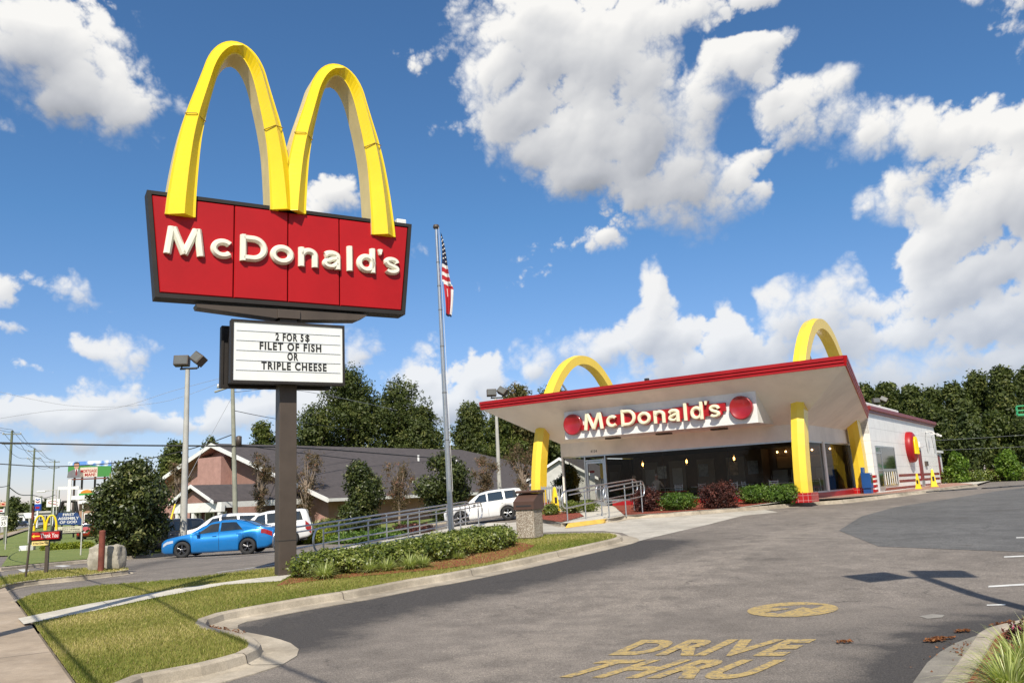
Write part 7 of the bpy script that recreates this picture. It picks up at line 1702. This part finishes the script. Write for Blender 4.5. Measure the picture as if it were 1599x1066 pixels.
# tan shop behind the church sign and the far shops
g_ = gnd(135, 95); o = thing('shop_building', g_, rad(10), 'tan building with pale flat roof behind the church sign', 'building'); q0, q1_ = dep(117, 776, 95)-g_, dep(165, 776, 95)-g_
MB().box((q0.x+.6, 0, 0), (q1_.x, 9, q0.z-.3)).build('wall', M('tan_stucco', (.34,.20,.13), .8, var=.1), o); MB().box((q0.x, -1.2, q0.z-.30), (q1_.x, 9.2, q0.z+.15)).build('roof', m_whp, o)
for k in range(3): wf = MB().box((q0.x+1.2+k*1.1, -.06, .5), (q0.x+2.0+k*1.1, -.001, 2.6)).build('window', m_whp, o); MB().box((q0.x+1.28+k*1.1, -.09, .6), (q0.x+1.92+k*1.1, -.061, 2.5)).build('pane', m_dglass, wf)
for k, (pa, pb2, yt, Y, mt_, lb) in enumerate([(20,66,801,255,m_whp,'long low white shop building far down the street'), (58,80,798,235,m_concp,'grey shop building behind the yellow arches'), (-20,18,803,270,m_whp,'white building far off at the left edge')]):
    g_ = gnd((pa+pb2)/2, Y); o = thing('shop_building', g_, 0, lb, 'building'); q0, q1_ = dep(pa, yt, Y)-g_, dep(pb2, yt, Y)-g_
    MB().box((q0.x, 0, 0), (q1_.x, 12, q0.z-.5)).build('wall', mt_, o); MB().box((q0.x-.2, -.5, q0.z-.5), (q1_.x+.2, 12.2, q0.z)).build('roof', m_concp, o)
    n_ = 5
    for j in range(n_): xx = q0.x+(q1_.x-q0.x)*(j+.15)/n_; MB().box((xx, -.05, .4), (xx+(q1_.x-q0.x)/n_*.6, -.001, q0.z-1.3)).build('window', m_dglass, o)
for k, (a, b_, yt, Y) in enumerate([(-20,14,788,300),(8,32,778,290),(26,52,789,310),(44,66,786,300),(60,84,782,295),(-50,-16,784,300),(78,104,789,310)]):
    tree('far_tree', a, b_, yt, Y, names_[k]+' distant tree of the line along the street, counted from the left', n=2600, leaf=.6, mat=m_pine, gap=.2, seed=200+k, nl=12, group='distant trees along the street', clear=.0)
tree('broadleaf_tree', 8, 26, 797, 150, 'small dark tree between the speed sign and the street poles', n=2500, leaf=.25, mat=m_pine, seed=220, clear=.05)
for k, (x, y) in enumerate([(-75,-30),(-58,-48),(-40,-58),(-24,-52),(-6,-64),(14,-56),(34,-62),(56,-50)]):
    o = thing('street_tree', (x, y, 0), 0, names_[k]+' roadside tree behind the camera, seen only in the window glass', 'tree', 'trees behind the camera'); C = [(x+random.uniform(-4, 4), y+random.uniform(-3, 3), 4+random.uniform(0, 8)) for _ in range(12)]
    limbs(o, (x, y, 0), [Vector(c)-Vector((x, y, 0)) for c in C], .3); leaves('crown', C, [(3, 3, 2.6)]*12, 4500, .4, m_oak, o, (x, y, 0), .3, 1, seed=300+k)
# small house behind the left arch leg
hA = dep(873, 714, 72); g_ = gnd(873, 72); o = thing('house', (hA.x, 72, g_.z), rad(-20), 'small grey house with white gable trim behind the left arch leg', 'house'); hz = hA.z-g_.z; hl = 3.4; hp = hz-1.9
MB().prism([(-hl+.4, .3, 0), (hl-.4, .3, 0), (hl-.4, .3, hp+.1), (0, .3, hz-.25), (-hl+.4, .3, hp+.1)], (0, 9, 0)).build('wall', M('house_wall', (.5,.49,.46), .8), o)
for s_ in (-1, 1):
    MB().prism([(0, 0, hz), (s_*hl, 0, hp), (s_*hl, 0, hp-.1), (0, 0, hz-.1)], (0, 9.6, 0)).build('roof', m_shing, o)
    MB().prism([(0, -.06, hz+.02), (s_*hl, -.06, hp+.02), (s_*hl, -.06, hp-.2), (0, -.06, hz-.22)], (0, .055, 0)).build('rake_trim', m_whp, o)
wf = MB().box((-.5, .22, hp-.9), (.5, .297, hp+.2)).build('window', m_whp, o); MB().box((-.4, .2, hp-.8), (.4, .219, hp+.1)).build('pane', m_dglass, wf)
# green work-lift basket among the right trees
g_ = gnd(1600, 66); o = thing('work_lift', g_, rad(-25), 'green lattice lift basket at the right edge before the trees', 'lift'); m_grn = M('lift_green', (.05,.38,.16), .4); q0 = dep(1589, 648, 66)-g_; q1_ = dep(1606, 633, 66)-g_
zb3, zt3 = q0.z, q1_.z; W_ = 1.6
mb = MB()
for x in (q0.x, q0.x+W_/2, q0.x+W_):
    for y in (0, .7): mb.tube([(x, y, zb3), (x, y, zt3)], .035, 6)
for z_ in (zb3+.05, (zb3+zt3)/2, zt3): mb.tube([(q0.x, 0, z_), (q0.x+W_, 0, z_), (q0.x+W_, .7, z_), (q0.x, .7, z_), (q0.x, 0, z_)], .035, 6)
mb.build('basket', m_grn, o); MB().box((q0.x, 0, zb3-.06), (q0.x+W_, .7, zb3)).build('floor_plate', m_grn, o)
MB().tube([(q0.x+W_/2, .35, zb3), (q0.x+W_/2+2.5, 1.0, 2.2), (q0.x+W_/2+.5, 1.0, .9)], .14, 8).build('boom', m_grn, o)
MB().box((q0.x-.3, -.2, .25), (q0.x+2.6, 1.9, .95), bev=.08).build('chassis', m_grn, o)
for a in (q0.x+.1, q0.x+2.1):
    for y in (-.3, 1.75): MB().lathe([(0, 0), (.35, 0), (.35, .25), (0, .25)], (a, y, .33), 16, 'y').build('wheel', m_tyre, o)
# person seated inside the restaurant, back to the window
def person(loc, rz, label, shirt):
    o = thing('person', loc, rz, label, 'person'); me = bpy.data.meshes.new('body')
    J = [((0,0,.50),.15),((0,.02,.68),.14),((0,.04,.90),.165),((0,.02,1.06),.15),((0,.01,1.15),.06),((0,.0,1.22),.06),
         ((-.19,.02,1.03),.07),((-.27,.14,.82),.052),((-.20,.36,.78),.04),((.19,.02,1.03),.07),((.27,.14,.82),.052),((.20,.36,.78),.04),
         ((-.11,.10,.50),.095),((-.12,.46,.50),.075),((-.12,.48,.08),.05),((-.12,.60,.04),.04),((.11,.10,.50),.095),((.12,.46,.50),.075),((.12,.48,.08),.05),((.12,.60,.04),.04)]
    E = [(0,1),(1,2),(2,3),(3,4),(4,5),(3,6),(6,7),(7,8),(3,9),(9,10),(10,11),(0,12),(12,13),(13,14),(14,15),(0,16),(16,17),(17,18),(18,19)]
    me.from_pydata([j[0] for j in J], E, []); b_ = bpy.data.objects.new('body', me); COL.objects.link(b_); b_.parent = o
    sk = b_.modifiers.new('skin', 'SKIN'); 
    for v, j in zip(me.skin_vertices[0].data, J): v.radius = (j[1], j[1]*.8)
    me.skin_vertices[0].data[0].use_root = True; su = b_.modifiers.new('sub', 'SUBSURF'); su.levels = 2; su.render_levels = 2
    dg = bpy.context.evaluated_depsgraph_get(); dg.update(); m2 = bpy.data.meshes.new_from_object(b_.evaluated_get(dg)); b_.modifiers.clear(); b_.data = m2; m2.materials.clear()
    for m_ in (shirt, M('trousers', (.03,.035,.05), .8), skin_m): m2.materials.append(m_)
    for p in m2.polygons: p.use_smooth = True; c = p.center; p.material_index = 2 if (c.z > 1.12 or (c.y > .2 and c.z > .68)) else (0 if c.z > .62 else 1)
    mb = MB()
    mb.grid(lambda u, v: (lambda a, ph: Vector((math.sin(ph)*math.cos(a)*.078, math.sin(ph)*math.sin(a)*.095+.015, 1.33+math.cos(ph)*.115)))(u*6.283, v*math.pi), 20, 14)
    mb.tube([(0, .10, 1.33), (0, .128, 1.30), (0, .10, 1.285)], .014, 6)
    for s_ in (-1, 1): mb.tube([(s_*.078, .01, 1.35), (s_*.088, 0, 1.33), (s_*.078, .01, 1.29)], .012, 6)
    mb.build('head', skin_m, o); MB().grid(lambda u, v: (lambda a, ph: Vector((math.sin(ph)*math.cos(a)*.084, math.sin(ph)*math.sin(a)*.10-.002, 1.345+math.cos(ph)*.112)))(u*6.283, v*math.pi*.55), 20, 10).build('hair', M('grey_hair', (.30,.29,.27), .8), o)
    for s_ in (-1, 1):
        for f_ in range(4): MB().tube([(s_*(.17+.018*f_), .38, .775), (s_*(.165+.018*f_), .43, .775), (s_*(.163+.018*f_), .455, .762)], [.009, .008, .006], 6).build('finger', skin_m, o)
        MB().tube([(s_*.155, .37, .775), (s_*.135, .405, .77)], [.010, .007], 6).build('thumb', skin_m, o)
    return o
skin_m = M('skin', (.42,.24,.17), .6)
person(R2W(-7.35, .95, .0), BR, 'person in a beige shirt seated with back to the window', M('beige_shirt', (.48,.43,.34), .8))
chair(-7.35, .93, 3.14159, 'pale chair the seated customer sits on')
person(R2W(-9.2, 2.2, .0), BR+2.2, 'person in dark clothes seated deeper in the dining room', M('dark_shirt', (.04,.04,.05), .8)); chair(-9.2, 2.2, 2.2+3.1416, 'pale chair under the person in dark clothes')
